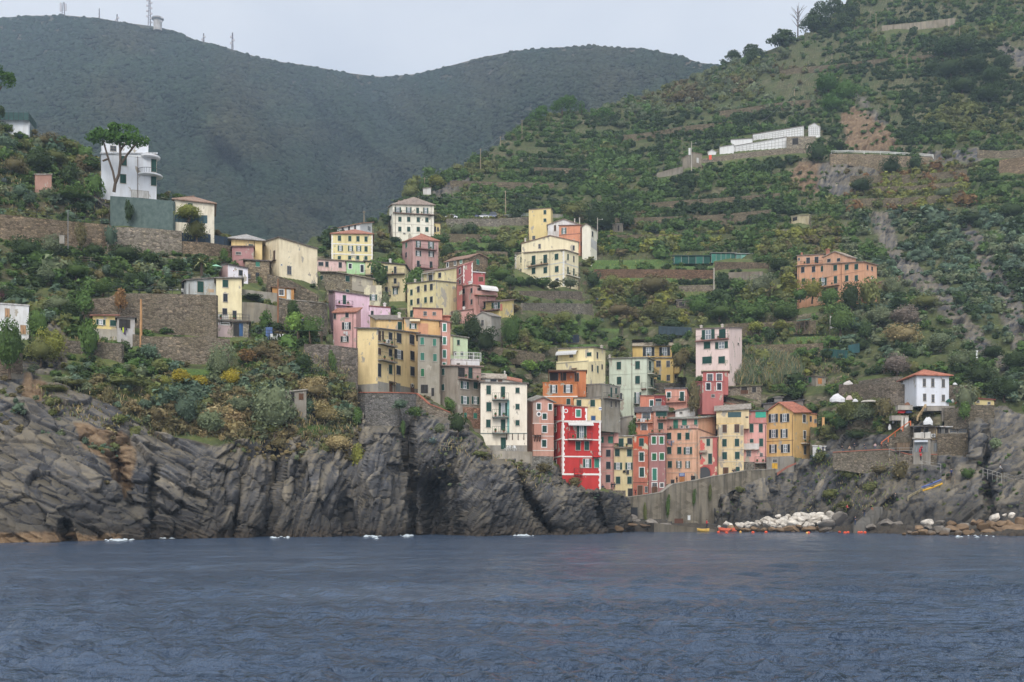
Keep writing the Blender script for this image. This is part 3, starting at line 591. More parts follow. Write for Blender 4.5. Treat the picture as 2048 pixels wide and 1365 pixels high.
H('T','cream_palazzo','tall cream palazzo with grey hipped roof and attic balcony, highest of the upper houses','the tall cream palazzo',(1050,1105,1728),(262,226,236),770,(230,224,204),('hip',(150,132,118),48,.55),W='R o 96x96 1180,312; R o 82x96 1346,314; R g 40x86 1481,316; R o 76x90 1604,318; R g 46x72 1212,447; R g 46x72 1345,449; R g 46x72 1491,453; R g 46x72 1621,456; R g 46x70 1211,597; R g 46x70 1345,599; R g 46x70 1491,600; R g 46x70 1621,602; R d 30x24 1279,661; L b 16x60 1078,420; L b 16x60 1078,570',
  X=[('bal','R',1106,1726,368,34,.8,(120,98,88)),('band','R',526,6,(204,200,186)),('band','R',660,6,(204,200,186)),('pipe','R',1146,236),('pipe','R',1686,240),('chim','R',1195,170,22,30,(168,132,114)),('chim','R',1283,150,22,36,(168,132,114)),('chim','R',1392,150,48,40,(168,132,114))],D=353,dp=11,wear=.42)
H('T','yellow_annex','small yellow annex in the shade of the tall cream palazzo','the little yellow annex',(1734,1826),(508,516),740,(224,200,130),FL(BG,.2),W='R b 22x80 1748,600; R b 12x60 1790,600',D=358,dp=5)
H('T','pink_villa','dusty pink villa with terracotta roof and two balconies below the cream palazzo','the dusty pink villa',(1248,1390,1796),(800,756,778),1215,(198,152,146),('hip',TC,60,.4),W='L r 24x76 1310,842; L b 20x78 1308,990; R o 72x112 1492,836; R o 84x112 1684,848; R p 82x80 1491,966; R p 82x80 1687,976; R b 40x116 1490,1134; R b 40x120 1684,1148',
  X=[('bal','R',1442,1760,905,60,1.0,(124,92,86)),('bal','R',1442,1790,1196,40,1.0,(130,96,90)),('pipe','R',1392,770)],D=316,dp=8,wear=.5)
H('A','pink_row_house','long low pink house with brown sheet roof at the foot of the banded yellow block','the long low pink house',(1070,1332),(634,650),735,(222,182,176),FL(BG,.4),W='R b 44x34 1100,675; R b 28x48 1155,678; R b 28x50 1276,685',D=300,dp=7)
H('A','mint_house','bright mint green house squeezed between pink and cream neighbours','the bright mint house',(1334,1508),(650,660),765,(168,210,150),FL(BG,.4),W='R bw 26x44 1367,695; R bw 28x66 1475,717',D=299,dp=7,wear=.42)
H('B','long_cream_house','long yellowish house with wraparound balcony and two rows of dark shutters','the long balconied house',(412,776,812),(655,688,744),1012,(216,198,146),FL((100,92,88),.45),W='L g 24x72 476,716; L g 24x50 545,712; L g 24x50 605,718; L b 22x74 685,736; L b 22x40 476,800; L b 22x44 545,812; L b 24x50 605,820; L b 24x46 684,830; L b 24x64 604,918; L o 44x58 686,922; R b 10x40 790,870',
  X=[('bal','L',416,774,772,40,1.0,(104,96,90)),('bal','L',660,724,882,36,.9,(104,96,90)),('bal','L',566,646,962,34,.9,(104,96,90)),('chim','L',640,632,18,36,(214,212,206))],D=283,dp=4)
H('B','patched_stone_house','stone house with grey slab roof and half-peeled pale plaster','the half-plastered stone house',(2,150,480),(750,752,812),962,(158,148,130),('flat',(146,132,116),.5),W='R g 36x54 250,810; R d 26x44 364,846; R g 30x24 250,920; L g 30x40 12,802',
  X=[('panel','R',292,478,800,930,(188,180,160),.04,M('plaster',(200,190,164),peel=.8))],D=262,dp=7,mat=M('stone',(150,140,122)))
H('B','peeling_cream_house','cream house end with peeling plaster and one white-curtained window','the peeling cream house end',(402,562),870,1066,(216,206,170),None,W='R o 66x54 486,980',D=259,dp=6,peel=.45)
H('B','lilac_house','lilac pink house with wavy grey eave and small balcony','the lilac house',(78,128,450),(925,922,968),1240,(222,186,202),FL((128,118,112),.3),W='R g 28x88 222,1004',X=[('bal','R',140,296,1050,36,.9,(206,170,186)),('pipe','R',116,930)],D=240,dp=6,wear=.42)
H('B','lilac_annex','small windowless lilac annex with thin red roof edge','the small lilac annex',(450,640),(1062,1076),1168,(222,186,204),FL((150,84,78),.15),W='R b 22x50 475,1128',X=[('chim','R',588,1034,22,36,(214,210,206))],D=237,dp=5)
H('C','pink_house','rose pink house with charcoal shutters and terracotta lean-to roof','the rose pink house',(122,328,372),(118,112,80),440,(220,164,160),('flat',TC,.35),W='L b 18x48 135,150; L b 28x48 246,137; L p 78x66 241,238; L p 70x50 225,358',X=[('laundry','L',216,258,290,((224,222,220),(216,216,220))),('pipe','L',300,120)],D=226,dp=5,wear=.5)
H('C','pink_terrace_room','low pink terrace room with dark pergola and white chairs','the low pink terrace room',(14,122),(285,280),410,(216,170,162),FL(BG,.2),W='R b 26x50 122,350; R d 24x40 70,345',X=[('perg','R',18,118,302,1.6,(72,66,62),2.4)],D=227,dp=4)
# ---- yellow row on the cliff
H('C','yellow_apartments','big butter yellow apartment house with charcoal shutters on the cliff edge','the butter yellow apartments',(340,525,890),(262,264,306),838,(232,204,142),FL((120,114,108),.45),W='R n 22x90 541,328; R n 16x80 572,326; R b 32x66 641,332; R b 40x84 719,348; R b 42x84 836,362; R n 24x60 541,470; R b 28x62 641,482; R p 74x82 717,497; R b 36x80 840,508; R b 28x118 541,642; R g 28x82 641,634; R b 36x80 714,640; R b 36x80 840,650; R d 16x44 540,772; R N 30x84 643,796; R S 38x74 710,800; R N 32x72 840,808',
  X=[('base','R',778,(150,146,140)),('base','L',768,(150,146,140)),('bal','R',526,664,412,66,1.1),('bal','R',526,664,558,66,1.1),('pipe','R',675,296),('awn','R',626,676,742,756,.6,(110,96,84)),('ac','R',610,380),('disc','R',840,780,.45,None)],D=204,dp=4.5,wear=.42,cl='AB')
H('C','grey_house','grey-green plain house with teal shutters beside the butter yellow apartments','the grey-green house',(890,1096),(322,338),852,(152,144,126),FL((118,110,102),.35),W='R t 32x66 930,376; R t 28x64 1042,388; R r 34x68 932,516; R r 32x66 1046,526; R G 28x70 933,662; R D 64x78 950,812; R D 24x74 1026,840',X=[('pipe','R',1094,340)],D=206,dp=7,wear=.6,cl='AB')
H('C','salmon_house','thin salmon house with white-framed teal shutters','the thin salmon house',(1096,1186),(194,208),600,(206,146,128),FL((140,110,98),.25),W='R tw 28x68 1133,252; R tw 28x66 1133,373; R tw 28x70 1133,493; R tw 26x30 1130,588',X=[('pipe','R',1104,210)],D=212,dp=7)
H('C','ochre_terrace_house','ochre yellow roof-terrace house behind the butter yellow apartments','the ochre roof-terrace house',(455,512,755),(148,180,182),300,(226,190,126),FL((126,116,106),.3),W='R g 36x72 726,238',X=[('chim','R',720,120,22,50,(208,200,186))],D=220,dp=5)
H('C','orange_loggia_house','orange-yellow house with awning and open loggia window','the orange-yellow loggia house',(764,1094),(168,196),336,(218,172,108),FL((126,108,94),.3),W='R o 62x46 846,240',X=[('awn','R',816,910,176,200,.8,(222,206,170)),('panel','R',894,985,215,330,(208,146,108),.05)],D=218,dp=6)
H('C','brick_orange_house','brick orange block with two small square windows and red roof edge','the brick orange block',(850,1112),(78,88),210,(212,146,118),FL((120,84,74),.2),W='R d 28x36 957,125; R d 28x26 1040,126',X=[('chim','R',1145,150,70,40,(196,116,92))],D=232,dp=7)
H('C','pistachio_house','pale pistachio house with tiny green windows beside the thin salmon house','the pistachio house',(1186,1344),(326,350),505,(186,206,164),FL((128,124,116),.35),W='R g 20x46 1260,389; R g 20x34 1292,490; R d 12x30 1228,486',X=[('panel','R',1187,1210,330,500,(214,206,160)),('pipe','R',1210,340)],D=226,dp=6,wear=.42)
H('C','white_terrace_block','low white block with balustraded roof terrace','the low white terrace block',(1190,1452),(546,552),625,(218,216,216),FL((216,214,212),.1),W='R d 26x16 1258,586',D=214,dp=7,wear=.42)
H('C','mottled_house','grey-brown mottled plaster house with a loggia under its slab roof','the mottled grey-brown house',(1032,1255,1466),(600,602,610),1190,(150,138,122),FL((168,140,126),.4),W='L g 22x60 1123,656; L g 22x56 1121,797; R o 72x66 1316,778; R g 36x62 1414,780; R o 70x72 1318,914; R o 66x70 1412,916; R t 22x48 1322,1052; R t 30x48 1412,1056; R D 64x84 1283,660; R g 36x104 1368,668',
  X=[('bal','R',1256,1466,726,56,1.2,(140,124,112)),('panel','R',1257,1464,614,722,(186,152,138)),('panel','R',1300,1464,980,1170,(160,120,102),.025,M('stone',(158,124,106)))],D=205,dp=6,wear=.8)
# ---- centre
H('D','cream_tower','tall cream house with three central balconies over the rocks','the tall cream balcony house',(232,584),(476,486),996,(232,220,198),FL((126,118,110),.35),W='R g 32x66 293,532; R g 36x68 295,660; R g 32x58 291,787; R g 30x78 402,546; R o 64x100 402,680; R g 32x80 403,796; R g 28x40 512,536; R g 28x40 512,659; R g 28x40 512,782; R g 36x90 405,938',
  X=[('bal','R',320,446,606,46,1.3,(120,128,124)),('bal','R',320,446,738,54,1.3,(120,128,124)),('bal','R',320,446,858,46,1.3,(120,128,124)),('band','R',862,6,(110,124,118)),('struts','R',430,560,866,4),('base','R',952,(146,142,136)),('panel','R',434,450,610,860,(120,178,168),.1)],D=206,dp=8,wear=.42,found=6)
H('D','roof_cabin','low rooftop cabin with beige slab roof behind the tall cream balcony house','the low rooftop cabin',(242,416),(438,446),480,(206,206,200),('gu',(172,160,142),30,.4),W='R b 44x18 330,462; R N 30x16 380,464',X=[('chim','R',415,392,10,34,(196,196,190))],D=209.5,dp=5,found=1)
H('D','roof_gable','small rooftop gable with terracotta coping','the small rooftop gable',(416,536),(446,474),484,(206,198,184),('gu',TC,18,.3),D=209.5,dp=4,found=1)
H('D','terracotta_house','brownish salmon house with projecting bay and white-framed green shutters','the brownish salmon house',(584,628,786),(606,618,626),1036,(206,150,130),('gv',(150,146,136),34,.45),W='R gw 28x46 673,658; R gw 24x46 760,661; R gw 30x42 717,732; R gw 32x50 717,828; R gw 32x52 714,938',
  X=[('panel','R',629,676,625,790,(176,150,136)),('band','R',787,5),('band','R',882,5),('band','R',992,5),('disc','R',674,716,.5,None),('box','R',629,684,792,876,1.3,(196,134,112),'bay'),('struts','R',640,680,880,3)],D=211,dp=6)
# the red house: lower block, upper storey
H('D','red_house','crimson house with white toothed corners and white floor bands above the harbour rocks','the crimson house',(785,852,1145),772,1290,(206,50,46),FL((214,206,200),.08),W='L dw 16x58 800,820; L W 18x58 800,955; L dw 16x70 801,1104; R g 34x66 971,955; R g 34x66 1037,955; R o 60x66 1040,1088; R t 34x66 1113,1088; R o 72x94 998,852',
  X=[('band','R',775,9),('band','L',775,9),('band','R',910,9),('band','L',910,9),('band','R',1038,10),('band','L',1040,10),('band','R',1172,14),('quo','R',853,780,1172,1,.68),('quo','L',851,780,1172,-1,.68),('quo','R',1143,780,1286,-1,.68),('bal','R',890,1075,906,46,1.1,(214,206,200)),('awn','R',890,1080,780,804,1.2,(214,210,206)),('bal','R',1078,1142,1034,36,1.0,(204,58,50)),('bal','R',938,1000,1166,40,.9,(204,58,50)),('pipe','R',985,1060,1160)],D=208,dp=9,wear=.5,found=.2)
H('D','red_house_attic','crimson attic storey with toothed corners set on the crimson house','the crimson attic',(785,852,1042),(648,650,668),772,(206,50,46),FL((168,120,104),.15),W='R tw 34x54 973,709; L dw 12x52 800,698',X=[('quo','R',853,656,770,1,.68),('quo','L',851,656,770,-1,.68),('quo','R',1040,672,770,-1,.68),('disc','R',879,691,.42,(206,50,46))],D=208.05,dp=9,wear=.5,found=.05,carve=False)
H('D','orange_house','vivid orange house with pillared roof terrace and white band','the vivid orange house',(704,966),480,642,(206,120,66),FL((206,118,60),.1),W='R p 52x60 787,525; R p 66x60 895,523; R g 28x44 898,621',X=[('band','R',582,7)],D=240,dp=6)
H('D','orange_terrace','vivid orange terrace storey with dark doors and brick pillars','the orange terrace storey',(756,1032),388,482,(202,116,66),FL((120,92,74),.25),W='R D 62x60 788,432; R D 40x60 860,432; R D 30x66 962,436',X=[('perg','R',745,960,398,2.2,(110,72,52),2.6)],D=243,dp=5)
H('D','lemon_house','pale lemon house with roof terrace awning above the vivid orange house','the pale lemon house',(806,1050,1178),(318,318,306),492,(228,212,160),None,W='L d 10x10 1020,440; R b 10x48 1078,366; R g 10x52 1120,376; R b 8x36 1153,357',D=256,dp=9,wear=.42,X=[('band','L',322,8,(176,166,136)),('awn','L',925,965,366,374,.5,(110,84,66))])
H('D','lemon_penthouse','pale lemon penthouse with white terrace awning and dark flat roof','the lemon penthouse',(818,1088,1178),(222,210,228),320,(228,212,160),FL((116,108,102),.35),W='L g 34x28 1055,262; R b 10x48 1117,270; L d 26x30 920,270',X=[('awn','L',820,975,236,272,1.8,(206,206,204)),('chim','R',1150,196,16,22)],D=259,dp=9,wear=.42)
H('D','concrete_house','raw grey concrete house with green stair and rooftop clutter','the raw concrete house',(970,1150,1292),(498,490,512),740,(146,142,132),FL((140,136,128),.1),W='L g 28x42 1027,531; R g 12x46 1258,540; R g 12x76 1222,550; R d 10x44 1258,640; R d 10x44 1222,640',X=[('bal','R',1160,1290,598,36,1.0),('band','L',590,5,(120,116,108))],D=241,dp=7,mat=M('concrete',(146,142,132)))
H('D','straw_house','straw yellow house front with a little flag under the concrete house','the straw yellow house',(940,1145),(598,600),790,(226,202,146),FL((150,142,130),.15),W='R g 34x48 978,632; R g 34x50 1082,632; R B 30x40 1087,750',X=[('panel','R',1128,1150,662,686,(222,222,226),.05,None),('panel','R',1128,1150,670,678,(90,110,160),.06,None)],D=233,dp=6,found=9)
H('E','sage_house','tall pale sage house with side balconies and dark green shutters','the tall sage house',(146,430,484),(296,288,312),740,(196,206,184),FL((140,136,126),.45),W='L g 32x58 219,348; L g 34x60 361,344; L g 32x58 221,462; L g 34x60 361,456; L b 8x58 235,585; L o 50x84 362,592; R g 14x70 454,350; R g 14x60 466,470',
  X=[('pipe','L',318,296),('band','L',410,5,(186,196,176)),('band','L',524,5,(186,196,176)),('bal','R',436,484,418,40,1.4,(170,172,160)),('bal','L',392,428,524,44,1.0,(120,92,80)),('bal','R',436,484,526,36,1.2,(170,172,160)),('bal','L',334,378,638,44,.9,(90,92,90)),('chim','L',150,268,14,24)],D=266,dp=8,wear=.42)
H('E','mustard_house','mustard yellow house with set-back top floor under a slab roof','the mustard house',(486,632,708),(292,290,304),480,(214,178,100),FL((160,148,128),.35),W='L d 34x46 520,333; L d 26x46 593,334; L g 28x58 523,446; L d 24x44 594,440; R d 22x48 652,446',X=[('bal','R',640,704,414,44,1.4,(206,172,100),(214,178,100))],D=283,dp=8,wear=.42)
H('E','mustard_penthouse','mustard top floor with two tall open shutters and beige roof','the mustard top floor',(322,622),(196,194),292,(210,174,96),('gu',(172,158,134),26,.6),W='R p 86x70 445,243; R p 80x70 566,243',D=286,dp=6,X=[('bal','R',400,610,278,30,.6,(200,170,110)),('chim','R',570,158,12,20)],wear=.42)
H('E','pale_pink_tower','tall pale pink house beside the reed bed','the tall pale pink house',(803,1056,1152),(70,62,62),392,(226,200,192),FL((124,112,106),.25),W='L o 96x74 897,112; L g 48x72 1004,107; L g 48x52 888,194; L o 96x52 998,193; L g 70x52 888,306; L g 48x52 999,304; R d 10x12 1124,182',X=[('bal','L',805,1054,152,34,.9,(150,110,104)),('chim','L',844,44,14,14),('chim','L',1004,36,16,20)],D=262,dp=8,wear=.32,found=5)
H('E','raspberry_house','raspberry red house at the foot of the tall pale pink house','the raspberry house',(800,852,1012),(474,472,470),618,(186,104,98),FL((176,86,84),.1),W='R bw 32x52 897,506; R bw 32x52 979,506; R d 24x20 933,577; L d 14x30 830,512',D=255,dp=5,wear=.3)
H('E','raspberry_loggia','raspberry red loggia with beige lean-to roof and pale columns','the raspberry loggia',(856,1048),(392,390),474,(186,96,90),FL((178,168,136),.4),W='R dw 40x52 910,438; R dw 40x52 980,436',D=257,dp=4,wear=.3)
# ---- row and roofs above the cove
H('E','coral_house','coral house with a white-framed green window, behind the slate roofs','the coral house',(380,488),(578,580),664,(214,126,98),FL((150,96,80),.15),W='R gw 26x44 467,632',D=258,dp=5)
H('E','brickred_shed','brick red shed with a low lean-to roof','the brick red shed',(488,572),(574,576),660,(158,62,58),FL((150,110,100),.2),W='R b 44x20 520,610; R S 40x26 518,640',D=257.5,dp=5)
H('E','salmon_gable_house','salmon house with sloping side wall and long balcony below the mustard house','the sloping salmon house',(570,734,762),(526,524,590),655,(220,152,130),FL((128,128,130),.25),W='L gw 28x40 598,570; L gw 30x72 698,582',X=[('bal','L',568,730,622,36,1.0,(190,140,124))],D=258,dp=5)
H('E','slate_roof_house','orange house with slate roof and two white-framed terrace doors','the slate-roofed orange house',(350,480),(700,698),884,(218,136,102),('gu',(92,88,90),36,.45),W='R dw 58x46 426,728; R dw 42x66 410,822',X=[('bal','R',346,476,778,36,1.2,(190,150,130)),('bal','R',324,440,878,36,1.2,(206,122,88),(210,124,88)),('laundry','R',360,420,750,((226,226,226),(220,222,224),(226,226,226)))],D=252,dp=6)
H('E','green_blind_house','terracotta terrace house with wide green roller blinds','the green-blind terrace house',(482,584),(690,688),868,(200,136,114),('gu',(122,116,112),36,.4),W='R g 96x38 548,712; R g 36x46 536,806',X=[('bal','R',510,582,758,26,1.0,(90,76,66)),('bal','R',450,560,862,30,1.1,(170,130,112))],D=251,dp=6)
H('E','cream_gable_house','plain cream gable wall rising behind the grey stone roofs','the plain cream gable',(900,1196),(606,668),696,(224,212,176),('gu',(168,112,90),24,.2),D=262,dp=8,wear=.42,W='R d 14x14 1010,645')
H('E','white_dormer','low white roof storey with grey stone roof','the low white roof storey',(648,800),(690,664),720,(212,208,202),FL((158,150,138),.4),W='R d 20x14 690,706; R d 22x18 770,684; R d 20x16 822,680',D=257,dp=6,found=2)
H('E','concrete_backing','bare grey wall block with lean-to between the pink and orange houses','the bare grey wall block',(200,322),(752,730),884,(142,138,130),FL((150,146,136),.2),D=251,dp=6,mat=M('concrete',(138,134,126)))
H('E','shell_pink_house','shell pink house nearest the crimson house, with a glazed terrace','the shell pink house',(84,182),(772,774),1286,(222,156,144),None,W='R t 30x46 104,808; R t 30x78 170,826; R t 16x44 94,910; R t 34x50 156,910; R b 32x52 139,1012; R b 32x54 139,1104; R b 32x56 137,1204',
  X=[('band','R',872,4,(150,130,120)),('band','R',965,6,(128,100,92)),('band','R',1060,4,(206,170,150)),('band','R',1150,4,(206,170,150)),('pipe','R',176,790)],D=246,dp=7)
H('E','shell_pink_attic','shell pink attic with weathered grey lean-to roof','the shell pink attic',(84,216),(772,768),800,(222,158,144),('gu',(150,148,136),44,.4),D=246.6,dp=6,found=4)
H('E','primrose_house','primrose yellow narrow house with brown curtains in the third row of windows','the primrose narrow house',(180,326),(886,884),1350,(220,200,146),FL((176,172,164),.3),W='R g 36x64 236,932; R b 34x46 301,920; R g 34x52 207,1008; R g 34x54 299,1008; R o 66x52 210,1110; R o 64x52 301,1110; R g 32x54 213,1217; R g 32x54 300,1217; R D 34x62 306,1312',X=[('band','R',970,5,(120,110,100)),('bal','R',184,320,966,26,.8,(140,130,118)),('laundry','R',250,300,1142,((40,42,48),(70,72,80))),('pipe','R',322,890)],D=247,dp=8,wear=.4)
H('E','rust_house','rust orange narrow house with patches of bare plaster','the rust orange narrow house',(326,446),(880,878),1336,(192,106,82),FL((150,110,96),.2),W='R g 34x58 390,928; R gw 34x66 391,1038; R gw 34x70 393,1156; R N 36x84 380,1300; R d 20x44 427,1286',X=[('band','R',1234,4,(120,80,66)),('panel','R',327,442,882,985,(204,190,160),.02,M('plaster',(206,190,158),peel=.75,under=(186,88,62))),('band','R',1030,3,(150,96,76)),('pipe','R',444,890)],D=247,dp=8,peel=.2,under=(204,190,160),wear=.6)
H('E','mauve_house','mauve narrow house with bright green shutters in white frames','the mauve narrow house',(447,579),(868,866),1318,(168,112,108),FL((140,120,112),.2),W='R Gw 30x56 485,913; R Gw 30x56 543,913; R Gw 32x52 487,1039; R Gw 32x52 545,1037; R tw 32x90 490,1173; R dw 36x30 490,1252; R N 40x50 490,1290; R dw 26x30 545,1254',X=[('pipe','R',576,880)],D=247,dp=8,wear=.42)
H('E','peach_house','wide peach house with a shop and blue sign at street level','the wide peach house',(562,818,956),(834,830,880),1246,(232,176,140),FL((150,112,96),.1),W='L g 32x48 600,882; L g 28x50 678,884; L g 30x50 740,882; L g 30x52 602,991; L g 30x52 678,991; L o 62x52 743,992; L g 30x50 606,1097; L o 38x50 675,1098; L o 32x50 741,1098; L D 24x36 627,1232; L O 40x50 699,1214; L D 30x44 783,1207',
  X=[('band','L',938,9,(214,172,142)),('band','L',1050,9,(214,172,142)),('band','L',1158,9,(214,172,142)),('laundry','L',586,646,918,((140,150,170),(190,150,160),(110,120,140),(200,200,206))),('panel','L',677,719,1162,1188,(72,112,176),.1,M('paint',(72,112,176)),'shop_sign'),('panel','L',682,714,1168,1172,(220,224,230),.12,M('paint',(220,224,230)),'sign_lettering'),('panel','L',684,712,1177,1181,(220,224,230),.12,M('paint',(220,224,230)),'sign_lettering'),('pipe','L',566,840),('pipe','L',814,840)],D=249,dp=9,wear=.6)
H('E','peach_attic','pink attic floor with teal shutters under a wide grey stone roof','the stone-roofed pink attic',(566,816,952),(752,748,730),836,(226,172,152),('flat',(150,150,138),.7),W='L t 34x70 650,794; L t 34x42 717,778; L t 32x36 807,776',X=[('bal','L',566,812,832,28,.5,(190,140,122)),('ac','L',742,814),('ac','L',702,814),('panel','R',822,952,742,880,(218,158,118))],D=249.6,dp=9)
H('E','arch_house','flaking red and cream house with a deep red archway','the flaking archway house',(826,968),(896,890),1220,(196,96,88),FL((150,140,128),.25),W='R g 26x54 897,930; R g 28x78 911,1054; R g 14x34 834,1040',X=[('arch','R',868,1160,44,1216,(186,66,58)),('panel','R',828,930,900,1098,(200,176,150),.02,M('plaster',(206,184,156),peel=.5,under=(196,100,92))),('awn','R',828,890,990,1008,.9,(150,136,122)),('pipe','R',966,900)],D=250,dp=7,peel=.35,under=(206,186,160),wear=.6)
H('E','sand_house','sand yellow house with grey stains and a big dark loggia on top','the sand yellow house',(968,1166),(794,790),1196,(222,196,144),None,W='R n 32x60 1021,826; R n 36x62 1114,824; R g 32x56 1020,933; R g 32x56 1115,931; R g 34x54 1021,1031; R g 34x54 1117,1029; R N 38x62 1029,1152; R g 28x52 1121,1142',X=[('band','R',880,7,(206,190,160)),('band','R',980,7,(206,190,160)),('band','R',1076,7,(206,190,160)),('pipe','R',972,800),('panel','R',1140,1164,800,880,(160,150,136),.02)],D=251,dp=8,peel=.3,wear=.5)
H('E','sand_loggia','sand yellow rooftop loggia closed by a dark teal screen','the teal-screened loggia',(958,1206),(690,672),796,(222,198,148),('gu',(160,152,140),36,.5),W='R D 10x10 1190,740',X=[('panel','R',1046,1146,700,782,(64,92,96),.08,M('paint',(62,88,92)),'screen'),('bal','R',960,1148,786,44,.5,(206,180,130),(212,186,134))],D=251.8,dp=7,wear=.5,found=1)
H('F','flamingo_house','flamingo pink house with white balcony over a stone arch','the flamingo pink house',(404,580),(790,788),1170,(226,160,148),FL((170,120,110),.15),W='R g 28x62 467,822; R g 28x64 537,820; R g 26x28 468,918; R g 28x58 540,930; R d 32x44 445,1014; R d 20x24 541,1024',
  X=[('bal','R',405,524,980,40,.9,(200,190,180),(206,200,194)),('bal','R',492,580,1084,44,1.4,(150,146,140)),('panel','R',405,490,1078,1160,(120,114,106),.05,STONEG),('arch','R',458,1110,28,1156,(130,122,114)),('panel','R',494,578,1088,1160,(150,142,130),.05,STONE),('pipe','R',572,800)],D=252,dp=7)
H('F','flamingo_attic','flamingo pink attic with a turquoise blind','the turquoise-blind attic',(442,580),(694,690),792,(206,130,122),FL((112,112,114),.4),W='R D 10x20 590,760',X=[('panel','R',496,576,698,742,(64,178,150),.08,M('cloth',(70,178,152)),'roller_blind')],D=252.6,dp=6)
H('F','golden_house','golden yellow gabled house with charcoal shutters at the end of the row','the golden gabled house',(574,784,908),(706,700,694),1044,(224,178,104),('gu',(190,112,86),62,.45),W='L p 68x62 632,746; L p 68x62 718,744; L p 66x62 634,864; L p 52x64 714,862; L p 54x62 630,978; L p 66x62 724,976; R dw 22x58 866,750; R dw 18x58 869,872; R d 18x66 872,986',
  X=[('bal','R',840,906,936,48,1.0,(206,200,186)),('pipe','L',778,720),('base','L',1036,(146,142,136)),('band','L',918,4,(150,118,76)),('chim','L',800,650,10,20)],D=250,dp=8,peel=.12,under=(168,160,146),wear=.6,found=2)
H('F','golden_house_basement','grey plastered basement with a bright yellow door under the golden gabled house','the grey basement',(580,792),(1042,1040),1156,(140,136,130),None,W='R Y 42x44 643,1110; R d 32x22 643,1070',D=249.2,dp=6,mat=M('concrete',(140,136,130)))
H('F','golden_annex','little golden annex behind the golden gabled house','the little golden annex',(906,962),(712,720),815,(214,160,96),FL((176,110,84),.25),W='R b 18x42 914,752; R d 16x26 952,768',D=256,dp=4)
H('F','slate_shed','dark slate-roofed shed above the golden gabled house','the dark slate shed',(556,858),(640,612),660,(120,114,108),('flat',(92,92,96),.4),D=259,dp=7,found=2,X=[('chim','R',670,588,60,20,(128,122,116))])
# ---- upper slope, centre
H('G','mustard_tower','tall blank yellow tower house beside the coast road','the blank yellow tower house',(424,664,686),(166,150,185),492,(224,198,130),FL((150,130,110),.15),W='L g 28x44 600,190; L g 28x36 600,278; L d 30x40 478,470',D=358,dp=8,wear=.32)
H('G','white_gable','white gabled house with one arched brown window','the arched-window white house',(630,985),(330,332),452,(212,208,204),('gv',(160,140,122),62,.35),W='R n 22x62 710,364',X=[('chim','R',925,262,10,22),('chim','R',978,252,10,24)],D=352,dp=8)
H('G','tangerine_house','tangerine house stepping down the lane behind the big cream farmhouse','the tangerine house',(754,986,1052),(338,332,345),660,(222,142,104),FL((140,104,90),.3),W='L o 52x66 808,394; R b 10x50 990,385; R b 8x40 992,530',X=[('band','L',432,8,(170,110,90)),('bal','R',1000,1040,600,60,1.0,(140,120,110))],D=344,dp=7,wear=.5,found=12)
H('G','ivory_cottage','ivory cottage with gable end and one dark shutter on stilts','the ivory cottage',(1006,1100,1168),(352,348,390),492,(228,222,200),('gu',(140,124,112),8,.3),W='R b 14x56 1120,430',D=340,dp=6,wear=.32,X=[('panel','R',1102,1166,496,590,(196,194,190),.02)],found=8)
H('G','rear_farmhouse','tall rear gable of the big cream farmhouse under a brown verge','the farmhouse rear gable',(344,966),(536,518),900,(228,214,172),('gv',(150,116,98),78,.3),W='R d 24x48 541,563; R b 10x50 914,580',D=326,dp=9,wear=.32,X=[('chim','R',386,478,18,34)])
H('G','farmhouse','big cream farmhouse with grey corner bands and green shutters below the lane','the big cream farmhouse',(270,815,965),(644,604,650),1002,(230,216,174),('flat',(166,150,132),.4),W='L g 36x62 352,706; L g 38x100 477,716; L g 38x100 604,705; L g 38x64 727,677; L g 36x64 352,840; L g 38x64 476,832; L g 38x66 605,823; L g 38x64 730,812; L dw 34x34 608,938; L dw 34x32 733,930; R g 14x64 851,680; R d 14x64 915,702; R g 14x98 851,838; R g 14x82 915,848',
  X=[('bal','L',420,640,768,48,.9,(160,140,120)),('band','L',782,6,(196,200,206)),('band','R',770,6,(196,200,206)),('band','L',910,6,(196,200,206)),('quo','L',812,612,1000,-1),('quo','L',272,650,1000,1),('pipe','L',656,625),('bal','R',826,960,890,46,.9,(210,206,196))],D=317,dp=7,wear=.32,found=5)
H('B','pale_yellow_tower','tall pale yellow house with a big peeling blank side wall','the tall peeling yellow house',(795,1050,1245),(856,830,850),1165,(220,204,146),FL((120,112,104),.25),W='L g 20x50 833,934; L b 22x52 896,905; L b 22x56 960,893; L b 24x56 1014,885; L g 20x50 833,1026; L b 22x50 894,1014; L g 22x50 961,1003; L b 24x52 1014,998; L g 22x60 833,1128',
  X=[('panel','R',1056,1240,846,1160,(222,208,154),.02,M('plaster',(222,208,154),peel=.45,under=(176,170,156))),('chim','L',866,816,14,36),('chim','L',930,804,14,40),('chim','L',990,792,14,40),('chim','L',1052,780,14,44)],D=262,dp=8)
PYT=HOUSES[-1]; PYD=face_at(PYT.R,PX('B',1132))[1]-.04
H('B','pale_yellow_attic','pale yellow roof storey with white terrace frame on the peeling house','the pale yellow roof storey',(942,1132,1242),(752,734,712),852,(222,206,148),FL((140,120,106),.2),W='L b 24x44 1090,778; L d 40x50 1010,800',X=[('perg','L',944,1050,760,.9,(206,206,202),2.4)],D=PYD,yaw=math.degrees(PYT.th),found=.1,carve=False)
H('B','cherry_house','cherry pink house with white toothed corner and sloping roofline','the cherry pink house',(1240,1302,1390),(708,690,656),880,(186,102,98),FL((190,120,110),.15),W='L bw 14x44 1274,740; L bw 14x36 1275,836',X=[('quo','R',1304,690,850,1,.5),('quo','R',1388,665,845,-1,.5),('band','L',800,6)],D=272,dp=6)
